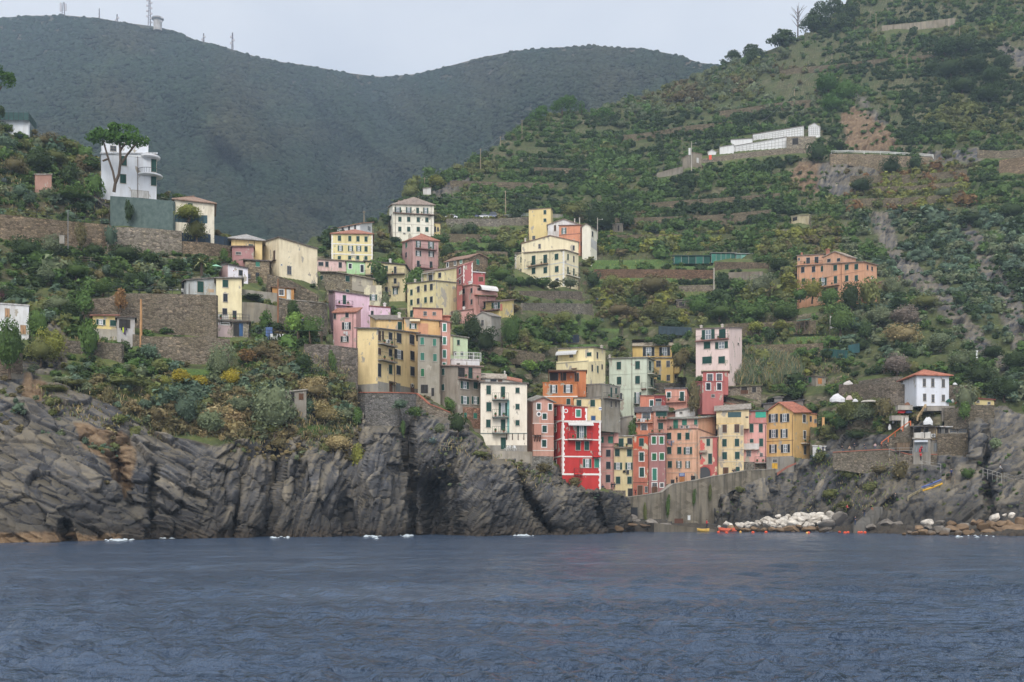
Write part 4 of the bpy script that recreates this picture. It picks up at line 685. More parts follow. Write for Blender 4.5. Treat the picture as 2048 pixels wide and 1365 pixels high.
H('B','cherry_annex','cherry pink lean-to with a white canopy beside the cherry pink house','the cherry lean-to',(1392,1500),(752,760),860,(186,92,90),FL((206,206,204),.3),W='R N 40x40 1465,815',D=273,dp=5)
H('B','fieldstone_house','brown fieldstone gabled house with two green-shuttered windows behind the cherry pink house','the fieldstone gabled house',(1140,1356,1526),(660,622,622),760,(140,122,102),('gv',(156,120,100),40,.35),W='R t 26x48 1436,658; R d 24x18 1435,740; L bw 12x36 1230,668; L bw 12x36 1162,684; L tw 10x36 1284,652',D=300,dp=9,mat=M('stone',(142,124,104),s=1.2))
H('B','rose_house','faded rose house with white roller awning over its terrace','the white-awning rose house',(1290,1390,1602),(884,866,920),1066,(206,148,136),('flat',(166,128,110),.25),W='L b 20x44 1308,923; L b 16x44 1380,917; L b 20x48 1308,1036; L b 16x46 1380,1020; R D 40x40 1520,945; R D 26x34 1446,912',X=[('awn','R',1434,1586,874,930,2.2,(226,224,220)),('bal','R',1400,1600,962,30,.9,(200,146,136),(206,150,138)),('chim','L',1368,836,26,30,(216,214,210))],D=264,dp=6)
H('B','oxblood_wall_house','narrow oxblood red house strip beside the peeling yellow house','the narrow oxblood strip',(1246,1296),(866,868),1112,(166,92,80),FL((140,96,84),.15),D=265,dp=6)
H('B','canary_house','canary yellow house with cluttered veranda and sloping brown roof','the canary veranda house',(1460,1640,1762),(1024,1018,1004),1140,(216,190,116),('flat',(120,96,84),.35),W='L o 74x60 1600,1055; L D 30x60 1490,1055',X=[('bal','L',1466,1638,1100,36,1.0,(110,84,76)),('panel','L',1640,1660,1040,1100,(186,110,90))],D=263,dp=6)
H('B','blush_annex','blush pink low annex with a single dark window','the blush pink annex',(1204,1388),(1112,1090),1214,(204,148,136),FL((150,116,104),.25),W='R b 18x36 1236,1134',D=260,dp=6,X=[('chim','R',1310,1070,20,26,(220,214,208))])
H('B','grey_farm_hut','weathered grey gabled farm hut with one shuttered window','the weathered grey hut',(1400,1560,1648),(1166,1150,1160),1346,(158,152,140),('gu',(140,134,124),22,.2),W='L d 22x54 1479,1212',D=251,dp=6,wear=.9,mat=M('plaster',(160,154,142),wear=.9),found=5)
H('D','garden_house','white garden house with two tall windows and a tiled lean-to roof','the white garden house',(500,640),(284,280),362,(206,202,198),('flat',TC,.3),W='R dw 26x58 537,324; R dw 28x56 600,322',D=266,dp=4)
H('H','peach_hotel','long peach house with six windows per floor alone on the terraced slope','the long peach house',(1086,1655,1764),(566,532,560),842,(218,156,116),FL((150,122,104),.35),W='L b 28x48 1133,597; L b 28x48 1225,592; L g 30x46 1303,588; L g 30x48 1410,580; L g 30x46 1508,575; L g 30x46 1590,571; L g 26x54 1138,698; L g 26x52 1224,691; L o 60x70 1306,696; L g 26x60 1412,682; L g 26x50 1508,671; L g 26x48 1590,668; L D 32x80 1311,798; L D 28x44 1416,772; R b 12x40 1684,577; R b 12x36 1723,588; R bw 12x52 1724,684',
  X=[('bal','L',1268,1448,738,36,1.1,(176,140,116)),('pipe','L',1462,545),('pipe','L',1100,560),('band','L',654,3,(186,136,104))],D=293,dp=7,wear=.5)
H('H','peach_penthouse','set-back peach top floor with roof terrace above the long peach house','the peach top floor',(1086,1310),(480,468),560,(202,150,116),FL((140,122,110),.25),W='R b 30x54 1178,520; R b 32x58 1250,516; R d 14x22 1100,508',D=308,dp=6,found=.3,X=[('chim','R',1124,454,14,18,TC),('bal','R',1110,1300,548,24,.5,(190,140,110))],carve=True)
H('H','peach_penthouse','gabled peach roof room with two small windows above the long peach house','the gabled peach roof room',(1306,1510,1586),(490,484,500),540,(202,150,116),('gu',(166,150,132),20,.3),W='L b 28x28 1356,518; L b 26x28 1438,513',D=297,dp=6,X=[('chim','L',1347,422,24,36,TC)])
H('N','tool_shed','low earth-coloured shed roof on the slope by the long peach house','the earth-coloured shed',(600,752),(636,592),664,(150,116,92),FL((150,120,100),.2),D=303,dp=4)
H('N','white_hut','tiny white two-storey hut with tiled roof in the orchard','the tiny white hut',(272,344),(850,846),940,(206,200,192),('flat',(176,110,80),.3),W='R d 18x24 328,862; R d 20x30 330,912',dp=3)
H('N','beige_shed','beige garden shed with dark side high among the olives','the beige garden shed',(8,60,132),(184,176,172),222,(190,176,136),FL((170,158,130),.2),W='L D 30x24 34,200',dp=3)
H('R','plank_shed','grey plank shed with dark door on the upper terraces','the grey plank shed',(604,680),(34,30),84,(140,132,118),FL((150,144,132),.2),W='R D 12x40 648,62',dp=3,mat=M('wood',(150,142,128)))
H('R','ruined_hut','dark ruined hut with caved-in roof among the bushes','the dark ruined hut',(1068,1186),(590,586),640,(96,90,84),FL((120,112,104),.2),W='R D 40x30 1110,616',dp=3,mat=M('stone',(104,96,86)))
H('F','orange_hut','small hut with orange door side and grey roof above the vegetable plot','the orange-doored hut',(886,955,1030),(436,430,440),496,(150,140,124),FL((120,108,98),.25),W='L G 22x50 912,456; R O 30x44 985,466',D=262,dp=4)
H('F','stable','long low shed with mossy roof and open front by the reeds','the mossy long shed',(276,540),(512,500),572,(140,128,112),FL((116,114,78),.35),W='R D 46x26 412,522; R N 60x30 412,548; R D 30x40 486,530',D=262,dp=4,mat=M('stone',(140,130,116)))
# ---- eastern side
H('Q','white_house','white two-storey house with bare window openings and terracotta hipped roof','the terracotta-roofed white house',(690,824,1100),(12,-40,-34),212,(212,216,224),('hip',(190,112,84),62,.7),W='R d 24x66 890,25; R d 24x70 962,25; R d 24x68 1052,30; R d 24x60 892,150; R d 22x66 964,160; R d 24x54 1052,156; L d 18x20 700,16',D=229,dp=8,wear=.32,found=.3)
H('Q','yellow_hut','long low yellow hut with thin red roof on the stone bastion','the long low yellow hut',(1214,1486),(152,174),218,(212,190,126),FL((150,78,68),.3),W='R d 22x16 1236,168; R d 20x18 1348,186; R d 20x20 1442,200',dp=3)
H('Q','bar_lower','grey shuttered boathouse bar under a striped awning','the grey shuttered bar',(796,944),(504,508),628,(150,150,148),FL((168,160,146),.25),W='R S 118x84 862,576',X=[('awn','R',806,920,516,532,.7,(190,196,204))],D=223,dp=5,mat=M('concrete',(150,146,140)))
H('Q','side_room','plain grey rendered side room of the boathouse bar','the grey side room',(946,1020),(528,530),632,(150,146,138),FL((150,144,134),.1),W='R S 50x70 994,576',D=223.6,dp=4,mat=M('concrete',(146,142,134)))
H('Q','bar_terrace','covered bar terrace with white columns and dark flat roof','the white-columned bar terrace',(796,1000),(402,404),506,(150,128,92),FL((92,88,84),.5),W='R D 60x70 830,450; R D 40x70 905,450',X=[('bal','R',796,944,500,46,1.4,(190,186,178),(196,192,184)),('box','R',797,815,455,503,1.2,(226,226,226),'column'),('box','R',858,880,450,503,1.2,(226,226,226),'column'),('box','R',920,944,448,503,1.2,(226,226,226),'column'),('perg','R',796,990,402,1.9,(84,80,78),3.0),('ac','R',968,476)],D=225,dp=5,found=.3)
H('Q','snack_pavilion','glazed snack pavilion with thin white roofs on the rock shelf','the glazed snack pavilion',(1030,1256),(404,410),458,(110,110,110),FL((196,196,194),.5),W='R D 30x40 1080,434; R d 60x34 1136,434; R d 60x34 1216,434',D=226,dp=4,found=.5)
H('Q','ticket_kiosk','little white kiosk beside the golden gabled house','the little white kiosk',(-62,46),(566,572),632,(206,206,204),FL((214,214,212),.2),W='R d 40x26 -10,600',D=None,dp=3,found=1)
# ---- cemetery
CEM=M('plaster',(214,214,212),wear=.3)
def niches(h,f,x0,x1,ya,yb_,nx,ny):
    fr=fr_of(h,f); b=MB(); 
    for i in range(nx+1):
        x=PX('M',x0+(x1-x0)*i/nx); t=i/nx; u,za=face_z(fr,x,PY('M',ya[0]+(ya[1]-ya[0])*t)); _,zb_=face_z(fr,x,PY('M',yb_[0]+(yb_[1]-yb_[0])*t))
        b.box(fr,u-.05,u+.05,0,.06,zb_,za)
        if i<nx:
            u2,za2=face_z(fr,PX('M',x0+(x1-x0)*(i+1)/nx),PY('M',ya[0]+(ya[1]-ya[0])*(i+1)/nx)); zb2=face_z(fr,PX('M',x0+(x1-x0)*(i+1)/nx),PY('M',yb_[0]+(yb_[1]-yb_[0])*(i+1)/nx))[1]
            for j in range(ny+1): za_=zb_+(za-zb_)*j/ny; b.box(fr,u+.05,u2-.05,0,.05,za_-.04,za_+.04)
    b.build('grid',M('concrete',(150,150,150)),h.root,h.o)
h=H('M','columbarium','long white columbarium wall with a dark roof edge, topmost of the cemetery','the upper cemetery wall',(770,1118),(170,112),205,(216,216,216),FL((140,132,122),.25),dp=4,yaw=-12,mat=CEM,cat='burial wall'); niches(h,'R',774,1112,(182,122),(206,176),18,3)
h=H('M','columbarium','lower white columbarium wall of gridded niches above the road','the lower cemetery wall',(600,1000),(258,186),286,(216,216,216),FL((130,124,116),.15),dp=3,yaw=-12,mat=CEM,cat='burial wall'); niches(h,'R',604,996,(264,190),(290,264),16,3)
h=H('M','cemetery_chapel','white gabled burial chapel at the upper end of the cemetery','the white burial chapel',(1150,1230),(112,118),182,(214,212,206),('gv',(170,166,160),22,.2),dp=6,mat=CEM,cat='chapel'); niches(h,'R',1156,1226,(116,120),(172,170),5,4)
H('M','columbarium','middle white burial block with a dark roof between the cemetery walls','the middle burial block',(620,768),(206,196),250,(214,214,216),FL((130,124,118),.2),dp=4,mat=CEM,cat='burial wall')
H('M','columbarium','white burial block standing below the middle one, with gabled top','the lower burial block',(544,640),(256,240),300,(216,218,220),FL((150,146,140),.2),dp=4,mat=CEM,cat='burial wall')
H('M','columbarium','smallest white gabled burial block by the grey chapel','the smallest burial block',(464,520),(290,290),306,(214,214,214),('gv',(200,198,196),14,.2),dp=4,mat=CEM,cat='burial wall')
H('M','grey_chapel','grey stone chapel with white doorway and a statue on its gable','the grey chapel',(290,362,424),(332,294,306),386,(146,138,126),FL((150,126,110),.15),W='R W 14x34 393,346',dp=5,mat=M('concrete',(140,132,120)),cat='chapel',found=2)
H('M','cemetery_gatehouse','bare grey masonry block ending the lower cemetery wall','the grey masonry block',(1000,1200),(184,180),262,(140,130,116),None,dp=4,mat=M('stone',(146,138,124)),cat='masonry block',W='R D 40x44 1060,216')
H('P','ridge_house','tiny white roofed house on the far ridge spur','the tiny ridge house',(846,862),(378,376),388,(196,192,186),FL((150,140,130),.2),dp=4)
# ================================================================ free-standing walls (they hold the terraces)
WALLS=[]
def WALL(name,label,pts,mat,D=None,layer='A',off=.6,th=.7,cap=None,z='P',cat='stone wall',carve=True,down=1.5):
    pts=[(PX(z,p[0]),PY(z,p[1]),PY(z,p[2])) for p in pts]
    Ds=[]
    for i,p in enumerate(pts): Ds.append((D[i] if isinstance(D,(list,tuple)) else D) if D is not None else GD(layer,p[0],p[2])-off)
    b=MB(); c=MB(); tp=[]
    for (px,yt,yb),d in zip(pts,Ds): tp.append((W3(px,yt,d),W3(px,yb,d)))
    o=tp[0][1]
    for i in range(len(pts)-1):
        (t0,b0),(t1,b1)=tp[i],tp[i+1]; d=t1-t0; e=np.array([d[0],d[1],0]); e/=np.linalg.norm(e); n=np.array([-e[1],e[0],0])*th; dn=np.array([0,0,down])
        b.quadbox([b0-dn,b1-dn,b1-dn+n,b0-dn+n,t0,t1,t1+n,t0+n])
        if cap:
            k=np.array([0,0,.18]); m=-n/th*.12; c.quadbox([t0+m+[0,0,.003],t1+m+[0,0,.003],t1+n-m+[0,0,.003],t0+n-m+[0,0,.003],t0+m+k,t1+m+k,t1+n-m+k,t0+n-m+k])
        if carve:
            fr=(np.array([b0[0],b0[1],0]),e[:2],np.array([e[1],-e[0]])); FACES.append((fr,np.linalg.norm((t1-t0)[:2]),(b0[2]+b1[2])/2,t0[2],t1[2],th+.5,layer))
    if cap:
        root=empty(name,o); b.build('wall',mat,root,o); c.build('coping',cap,root,o)
    else: root=b.build(name,mat,None,o)
    tag(root,label,cat); WALLS.append((root,label)); return root
RST=M('stone',(118,110,98)); RSTB=M('stone',(126,112,94)); CW=M('concrete',(132,126,114)); CAPR=M('plaster',(166,96,72)); CAPG=M('concrete',(150,146,138))
WALL('lane_wall','long rubble wall carrying the railed lane below the villas',[(-60,156,318),(0,166,312),(250,192,335),(460,214,352),(755,240,368)],RSTB,z='L',layer='A',off=1.5)
WALL('retaining_wall','grey retaining wall draped with two hanging ivy curtains',[(730,252,380),(960,258,392),(1240,282,408)],M('stone',(138,130,118)),z='L',layer='A',off=1.6)
WALL('retaining_wall','low stone wall under the dark blue screen fence',[(1240,350,408),(1420,360,428),(1580,385,440)],RSTB,z='L',layer='A',off=1.2)
WALL('netted_slope','steep bank under grey-green rockfall netting below the tall white villa',[(752,42,238),(960,56,248),(1180,76,256)],M('net',(98,112,108)),z='L',layer='A',D=[226,224,221],cat='netted bank')
WALL('terrace_wall','high rubble terrace wall below the pale blue-grey terrace house',[(556,752,850),(740,735,862),(800,705,880),(1270,712,960),(1476,718,1010)],M('stone',(122,112,98)),z='L',layer='A',off=.8)
WALL('terrace_wall','long rubble wall under the garage and deck chairs',[(905,985,1040),(1000,1000,1085),(1200,1003,1150),(1420,1003,1165),(1570,1020,1160)],M('stone',(126,116,102)),z='L',layer='A',off=.9)
WALL('terrace_wall','stained concrete wall between the tower house and the bend',[(384,1022,1180),(540,1028,1180),(712,1060,1190)],CW,z='A',layer='A',D=[204,204.5,205])
WALL('terrace_wall','rounded stone bastion below the varnished wood cabin',[(712,985,1190),(800,1005,1215),(1000,1020,1245),(1110,1032,1260),(1160,1050,1250)],M('stone',(124,116,104)),z='A',layer='A',D=[205,204.2,204.6,206.5,209],cap=CAPG)
WALL('foundation_wall','sloping stone foundation under the big beige hall',[(610,762,1000),(720,788,1000),(845,832,1005),(930,878,1010),(1066,950,1015)],M('stone',(122,112,98)),z='A',layer='A',D=[221,219.5,221.5,223.5,225.5])
WALL('lane_parapet','pale parapet along the lane by the white cottage',[(380,905,955),(560,925,955),(700,940,960)],CAPG,z='A',layer='A',D=211)
WALL('garden_wall','dry stone wall of the garden above the olive tree',[(250,1005,1085),(500,1030,1100),(700,1040,1130),(830,1050,1170)],M('stone',(120,112,100)),z='L',layer='A',off=.7)
WALL('garden_wall','curved earth-coloured garden wall beneath the white block house',[(-40,1110,1240),(60,1090,1240),(150,1115,1250)],M('stone',(116,104,90)),z='L',layer='A',off=.5)
WALL('cliff_wall','tall rubble wall below the rose pink house, spotted with plants',[(-140,400,560),(0,404,600),(140,415,640),(250,430,700),(345,440,800)],M('stone',(120,112,104)),z='C',layer='A',D=[196,197,198,199,200.5])
WALL('buttress_wall','huge grey rubble buttress under the butter yellow apartments, with red coping',[(345,848,900),(410,848,1150),(560,848,1140),(720,850,1150),(875,856,1010)],M('stone',(120,118,116),s=1.25),z='C',layer='A',D=[200.5,198,197.2,198.2,201.5],cap=CAPR)
WALL('path_wall','stepped path wall with brick red coping running down to the mottled house',[(875,856,930),(935,905,960),(985,950,1000),(1090,990,1050),(1200,1036,1080)],M('stone',(132,122,110)),z='C',layer='A',D=[201.5,200.8,200.3,200.5,201],cap=CAPR)
WALL('terrace_wall','pale low terrace wall below the tall cream balcony house',[(318,992,1050),(470,996,1056),(624,1000,1044)],M('concrete',(156,150,140)),z='D',layer='A',D=[203,203,203.4])
WALL('terrace_wall','grey slate-block wall between the cream balcony house and the crimson house',[(620,1034,1100),(700,1034,1110),(784,1036,1120)],M('stone',(128,126,120),s=1.3),z='D',layer='A',D=[203.8,204,204.6])
WALL('harbour_wall','tall stained concrete harbour wall under the sloping street',[(318,516,700),(500,492,700),(640,470,705),(694,428,715),(735,398,735),(960,360,750),(1100,326,745),(1150,320,470),(1250,302,400),(1380,276,350),(1560,268,325),(1650,262,310)],M('concrete',(122,116,104),rough=1),z='J',layer='B',D=[238,238.5,239,239.5,240,241.5,242.2,242.5,243,243.5,244.5,245],th=1.2,cat='harbour wall',cap=CAPG)
WALL('pier_wall','low rubble parapet with steps at the foot of the shell pink house',[(128,452,520),(220,450,580),(318,452,640)],M('stone',(136,128,116)),z='J',layer='B',D=[231,233,236])
WALL('ramp_wall','low dark slipway wall at the water below the harbour wall',[(570,740,815),(760,762,824),(960,782,828),(1130,800,826)],M('concrete',(104,98,88)),z='J',layer='B',D=[223,223.5,224,224.5],th=5.0,cat='slipway',carve=False)
WALL('coast_road_wall','grey coast road wall with parked cars above the terraces',[(1150,264,330),(1330,262,330),(1620,262,318),(1830,250,318),(1990,240,300)],M('stone',(130,124,114)),z='B',layer='B',off=1.2)
WALL('coast_road_wall','short grey road parapet by the blank yellow tower house',[(686,212,240),(800,212,236)],CAPG,z='G',layer='B',off=1.0)
WALL('road_viaduct','rubble road wall under the white guard rail by the cemetery',[(1300,300,372),(1420,300,350),(1640,306,400),(1840,318,370),(2000,326,350)],M('stone',(142,128,108)),z='M',layer='B',off=1.2)
WALL('cemetery_wall','long stone base wall of the cemetery stepping down the road',[(420,336,350),(640,300,322),(1000,262,285),(1200,262,280)],M('stone',(136,126,112)),z='M',layer='B',off=2.2)
WALL('cemetery_terrace','railed terrace slab with dark crosses at the low end of the cemetery',[(115,432,450),(200,408,440),(290,386,430)],M('concrete',(138,132,122)),z='M',layer='B',off=1.5)
WALL('mountain_road_wall','pale road wall crossing the hilltop under the pines',[(1290,138,150),(1480,120,150),(1680,96,130)],M('concrete',(142,134,120)),z='X',layer='B',off=1.5)
WALL('mountain_road_wall','stone road wall at the photo edge beyond the guard rail',[(1800,800,835),(1930,806,836),(2060,796,832)],M('stone',(126,116,100)),z='X',layer='B',off=1.5)
WALL('hill_wall','pale rough masonry bank at the edge under the vines',[(1915,856,905),(2060,836,920)],M('stone',(136,118,98)),z='X',layer='B',off=1.5)
WALL('dry_stone_wall','brown dry stone bank below the bright green grass terraces',[(470,362,412),(900,362,415),(1345,368,420)],M('stone',(116,92,74)),z='R',layer='B',off=.8)
WALL('dry_stone_wall','pale broken dry stone wall beside the concrete lamp pole',[(1090,484,520),(1240,476,516),(1345,478,512)],M('stone',(136,126,112)),z='R',layer='B',off=.8)
WALL('dry_stone_wall','brown retaining wall below the green netted greenhouse',[(1350,308,350),(1600,310,352),(1740,316,350)],M('stone',(112,98,82)),z='R',layer='B',off=.8)
WALL('dry_stone_wall','smooth grey wall below the red gas bottles terrace',[(1450,385,432),(1580,380,430),(1700,378,420)],M('concrete',(130,122,112)),z='R',layer='B',off=.8)
WALL('dry_stone_wall','stone wall with little railing beneath the big cream farmhouse',[(300,1050,1090),(700,1050,1120),(1010,1055,1120)],M('stone',(124,114,102)),z='G',layer='B',off=.8)
WALL('dry_stone_wall','rough pale wall of the playground terrace',[(360,1180,1250),(760,1185,1270),(1120,1190,1280)],M('stone',(128,122,112)),z='G',layer='B',off=.8)
WALL('dry_stone_wall','dark stone wall behind the mustard house',[(484,480,560),(620,480,560),(712,486,560)],M('stone',(112,104,94)),z='E',layer='B',D=[276,277,278])
WALL('bastion_wall','broad rubble bastion of the building site by the white house',[(160,38,190),(420,36,205),(600,37,215),(732,38,190)],M('stone',(124,114,102)),z='Q',layer='B',off=1.0)
WALL('bastion_wall','rubble wall rising behind the white house',[(1095,46,150),(1180,48,160),(1290,52,170),(1312,130,170)],M('stone',(122,112,100)),z='Q',layer='B',off=1.2)
WALL('bastion_wall','round stone bastion carrying the long low yellow hut',[(1060,238,350),(1160,236,360),(1310,212,340),(1486,216,300)],M('stone',(112,104,92)),z='Q',layer='B',off=1.2)
WALL('bastion_wall','grey cut stone wall high above the boulders',[(330,10,60),(540,-20,40),(700,-30,20)],M('stone',(118,110,100)),z='Q',layer='B',off=1.0)
WALL('stair_wall','sloping rubble stair wall with an orange handrail',[(520,560,580),(640,470,580),(775,372,580),(800,372,580)],M('stone',(120,112,100)),z='Q',layer='B',D=[228.5,227.5,226.5,226.5])
WALL('lane_wall','pale rubble wall of the picnic terrace with orange coping',[(110,622,700),(380,606,740),(590,596,740),(760,640,720),(1000,640,720)],M('stone',(126,118,106)),z='Q',layer='B',D=[232,229,226,223.5,222],cap=M('plaster',(170,104,80)))
WALL('rock_wall','big sheltering wall of grey rubble below the bar and snack pavilion',[(1000,455,620),(1130,462,660),(1262,458,640)],M('stone',(116,106,92)),z='Q',layer='B',D=[222.5,221,221.5])
WALL('brick_arch','red brick arch rib under the lane at the end of the row',[(660,1158,1182),(700,1132,1150),(740,1108,1124),(806,1082,1094)],M('plaster',(160,96,78)),z='F',layer='B',D=[242,241.7,241.4,241],cat='arch',carve=False,down=0)
def CONTOUR(label,x0,x1,py,hm=1.4,layer='B'):
    z0=CH+(HY-py)/F*GD(layer,(x0+x1)/2,py); pts=[]; y=py
    for x in np.arange(x0,x1+1,26):
        for _ in range(14):
            d=GD(layer,x,y); z=CH+(HY-y)/F*d; y+=(z-z0)*F/d*.4
        pts.append((x,y-hm/d*F,y+4))
    WALL('dry_stone_wall',label,pts,M('stone',(116,106,88)),layer=layer,off=.9,th=.5,carve=False)
for a in (('long thin dry stone terrace line high above the cemetery',1230,1480,262),('dry stone terrace line left of the grey chapel',1060,1290,345),('dry stone terrace line above the coast road pole',900,1120,372),('dry stone terrace line under the parked cars',880,1030,478),('second dry stone terrace line under the parked cars',885,1035,512),('dry stone terrace line below the plank shed',1215,1420,478),('dry stone terrace line level with the plank shed',1230,1560,440),('dry stone terrace line under the cemetery road',1300,1560,405),('upper dry stone vineyard line below the guard rail',1700,1935,358),('middle dry stone vineyard line below the guard rail',1710,1940,380),('lower dry stone vineyard line below the guard rail',1690,1930,404),('dry stone terrace line below the rounded yellowish tree',1450,1640,655),('dry stone terrace line behind the tall pale pink house',1490,1660,700),('dry stone terrace line high on the hill under the road wall',1560,1900,128),('dry stone terrace line above the upper cemetery wall',1440,1640,215),('dry stone terrace line left of the lemon penthouse',960,1110,712)): CONTOUR(*a)
# ================================================================ terrain
rockpolyA=[(-240,742),(60,750),(78,764),(120,778),(200,800),(262,842),(330,868),(440,884),(560,878),(600,866),(690,856),(724,800),(840,800),(872,816),(932,850),(990,906),(1060,915),(1110,930),(1200,978),(1280,1000),(1280,1110),(-240,1130)]
rocksA=[rockpolyA,[(40,745),(110,755),(140,700),(110,640),(60,690)],[(560,860),(640,850),(690,800),(640,780)],[(150,390),(215,385),(215,420),(150,420)]]
rocksB=[[(1440,966),(1560,940),(1640,900),(1700,860),(1790,880),(1850,840),(1900,845),(1960,830),(2000,800),(2060,830),(2260,850),(2260,1120),(1240,1100),(1240,1010),(1300,1000)],
 [(1735,425),(1780,430),(1800,500),(1880,560),(1930,620),(1990,690),(2030,740),(2000,745),(1930,680),(1870,610),(1800,560),(1760,500)],
 [(1915,440),(1960,460),(1990,520),(2040,590),(2060,690),(2030,690),(1990,600),(1940,520)],
 [(1680,235),(1705,212),(1760,245),(1800,300),(1700,302),(1688,270)],[(1990,85),(2060,95),(2060,130),(2000,120)],[(1840,300),(1960,290),(1970,330),(1850,325)],
 [(1560,345),(1600,325),(1680,318),(1770,318),(1760,370),(1680,395),(1600,385)],[(1700,180),(1730,195),(1775,250),(1755,255),(1710,200)],[(860,395),(900,365),(960,345),(965,352),(900,385)]]
ochreA=[[(150,850),(240,858),(270,900),(262,960),(250,1000),(215,930),(165,900)],[(-240,1066),(150,1068),(240,1074),(240,1090),(-240,1110)],[(45,750),(90,770),(80,800),(40,790)]]
ochreB=[[(1680,235),(1705,212),(1760,245),(1800,300),(1700,302),(1688,270)],[(1560,345),(1600,325),(1640,330),(1640,385),(1580,380)],[(1330,545),(1430,545),(1430,560),(1330,556)]]
grassB=[[(1178,512),(1350,512),(1425,524),(1428,536),(1180,538)],[(1240,552),(1420,556),(1420,566),(1250,564)],[(1505,690),(1600,676),(1640,668),(1640,678),(1540,700)],[(1160,640),(1240,650),(1240,662),(1160,660)],[(890,480),(1000,490),(1000,505),(890,500)],[(1060,680),(1220,690),(1220,700),(1060,690)],[(1500,700),(1560,706),(1500,712)],[(1340,530),(1420,534),(1420,542)]]
grassA=[[(590,856),(680,850),(690,866),(590,870)],[(200,680),(300,690),(300,700),(200,690)],[(340,740),(460,730),(470,752),(380,770)],[(0,555),(60,552),(60,562),(0,566)]]
drysA=[[(0,300),(215,350),(215,470),(0,420)]]
gulA=[([(562,872),(550,950),(530,1078)],16,5.5),([(812,800),(817,900),(820,960),(826,1078)],9,9),([(868,985),(872,1066)],36,15),([(1050,985),(1100,1062)],10,6),([(228,880),(242,960),(262,1010)],13,4),([(1036,930),(1046,1000),(1092,1062)],9,5),([(1188,990),(1204,1052)],9,5),([(692,1010),(703,1078)],8,3.5),
 ([(985,960),(962,1072)],38,-4),([(1120,1000),(1150,1070)],28,-3),([(762,880),(752,1060)],36,-5),([(380,940),(390,1072)],70,-4.5),([(645,950),(640,1070)],45,-3),([(100,980),(110,1080)],80,-3.5),([(130,1050),(140,1085)],8,5),([(310,940),(300,1060)],8,3),([(480,960),(470,1070)],7,3.5),([(600,900),(590,1000)],8,2),([(905,900),(915,1072)],10,3)]
gulB=[([(1470,970),(1462,1050)],8,4),([(1500,985),(1495,1050)],14,-3),([(1560,960),(1548,1040)],16,2.5),([(1600,950),(1592,1040)],14,3),([(1640,960),(1640,1030)],12,-2),([(1690,1000),(1640,1060)],8,3),([(1790,1000),(1720,1062)],7,3),([(1960,900),(1990,1040)],10,4),([(1905,880),(1900,960)],8,3),([(1960,850),(1950,900)],18,-4),([(1880,830),(1900,880)],22,-2),([(1970,830),(1975,1040)],7,3)]
def segdist(px,py,pl):
    r=np.full(px.shape,1e9)
    for (x0,y0),(x1,y1) in zip(pl[:-1],pl[1:]):
        dx,dy=x1-x0,y1-y0; t=np.clip(((px-x0)*dx+(py-y0)*dy)/(dx*dx+dy*dy),0,1); r=np.minimum(r,np.hypot(px-x0-t*dx,py-y0-t*dy))
    return r
HM_X=np.arange(-200,2260,2.); HM_Y=np.arange(-40,1120,2.); HMASK=np.full((len(HM_Y),len(HM_X)),1e9)
def facecols(fc,xs):
    fr,L,zb,z0,z1,dp,cl=fc; O,e,n=fr
    p0=CX+F*O[0]/O[1]; E=O[:2]+e*L; p1=CX+F*E[0]/E[1]
    if p1<p0: p0,p1=p1,p0
    return p0,p1
def face_eval(fc,px):
    fr,L,zb,z0,z1,dp,cl=fc; O,e,n=fr; s=(px-CX)/F; t=np.clip((s*O[1]-O[0])/(e[0]-s*e[1]),0,L); Y=O[1]+t*e[1]; zt=z0+(z1-z0)*t/L
    return Y,HY-(zt-CH)/Y*F,HY-(zb-CH)/Y*F
for fc in FACES:
    p0,p1=facecols(fc,HM_X); i0,i1=np.searchsorted(HM_X,p0),np.searchsorted(HM_X,p1)
    for i in range(max(0,i0),min(len(HM_X),i1+1)):
        Y,yt,yb=face_eval(fc,HM_X[i:i+1]); a,b=np.searchsorted(HM_Y,yt[0]-3),np.searchsorted(HM_Y,yb[0]); HMASK[a:b,i]=np.minimum(HMASK[a:b,i],Y[0])
def hidden(px,py): 
    i=np.clip(((np.asarray(px)-HM_X[0])/2).astype(int),0,len(HM_X)-1); j=np.clip(((np.asarray(py)-HM_Y[0])/2).astype(int),0,len(HM_Y)-1); return HMASK[j,i]
def rockdisp_(p,sd,deg):
    a=math.radians(deg); q=np.stack([p[:,0]*math.cos(a)+p[:,2]*math.sin(a),p[:,1],-p[:,0]*math.sin(a)+p[:,2]*math.cos(a)],1)
    wv=np.stack([fbm(p/9,3,sd+50),fbm(p/9,3,sd+60),fbm(p/9,3,sd+70)],1)-.5; q=q+wv*np.array([3,2,1.6])
    d=3.2*(fbm(p/16,4,sd)-.5)
    f1,f2,i1,t1=worley(q/np.array([6.5,5.0,2.4]),sd+5); kb=.55 if deg==58 else 1.; d+=kb*(1.5*(i1-.5)+1.5*t1)-.5*np.exp(-(f2-f1)/.05)
    f1,f2,i2,t2=worley(q/np.array([2.3,2.0,.75]),sd+9); d+=.5*(i2-.5)+.45*t2-.2*np.exp(-(f2-f1)/.06)
    s=q[:,2]/.85+2*fbm(p/5,2,sd+20); fr=s-np.floor(s); d+=(.62 if deg==58 else .3)*(fr**2)*(fbm(p/7,2,sd+33)>(.48 if abs(deg)<45 else .2 if deg==58 else .36))
    d+=.35*(fbm(p/1.2,3,sd+41)-.5)
    tn=.52*vnoise(np.stack([q[:,0]/7,q[:,1]/6,q[:,2]/.38],1),sd+44)+.22*i1+.26*i2
    return np.stack([d,tn],1)
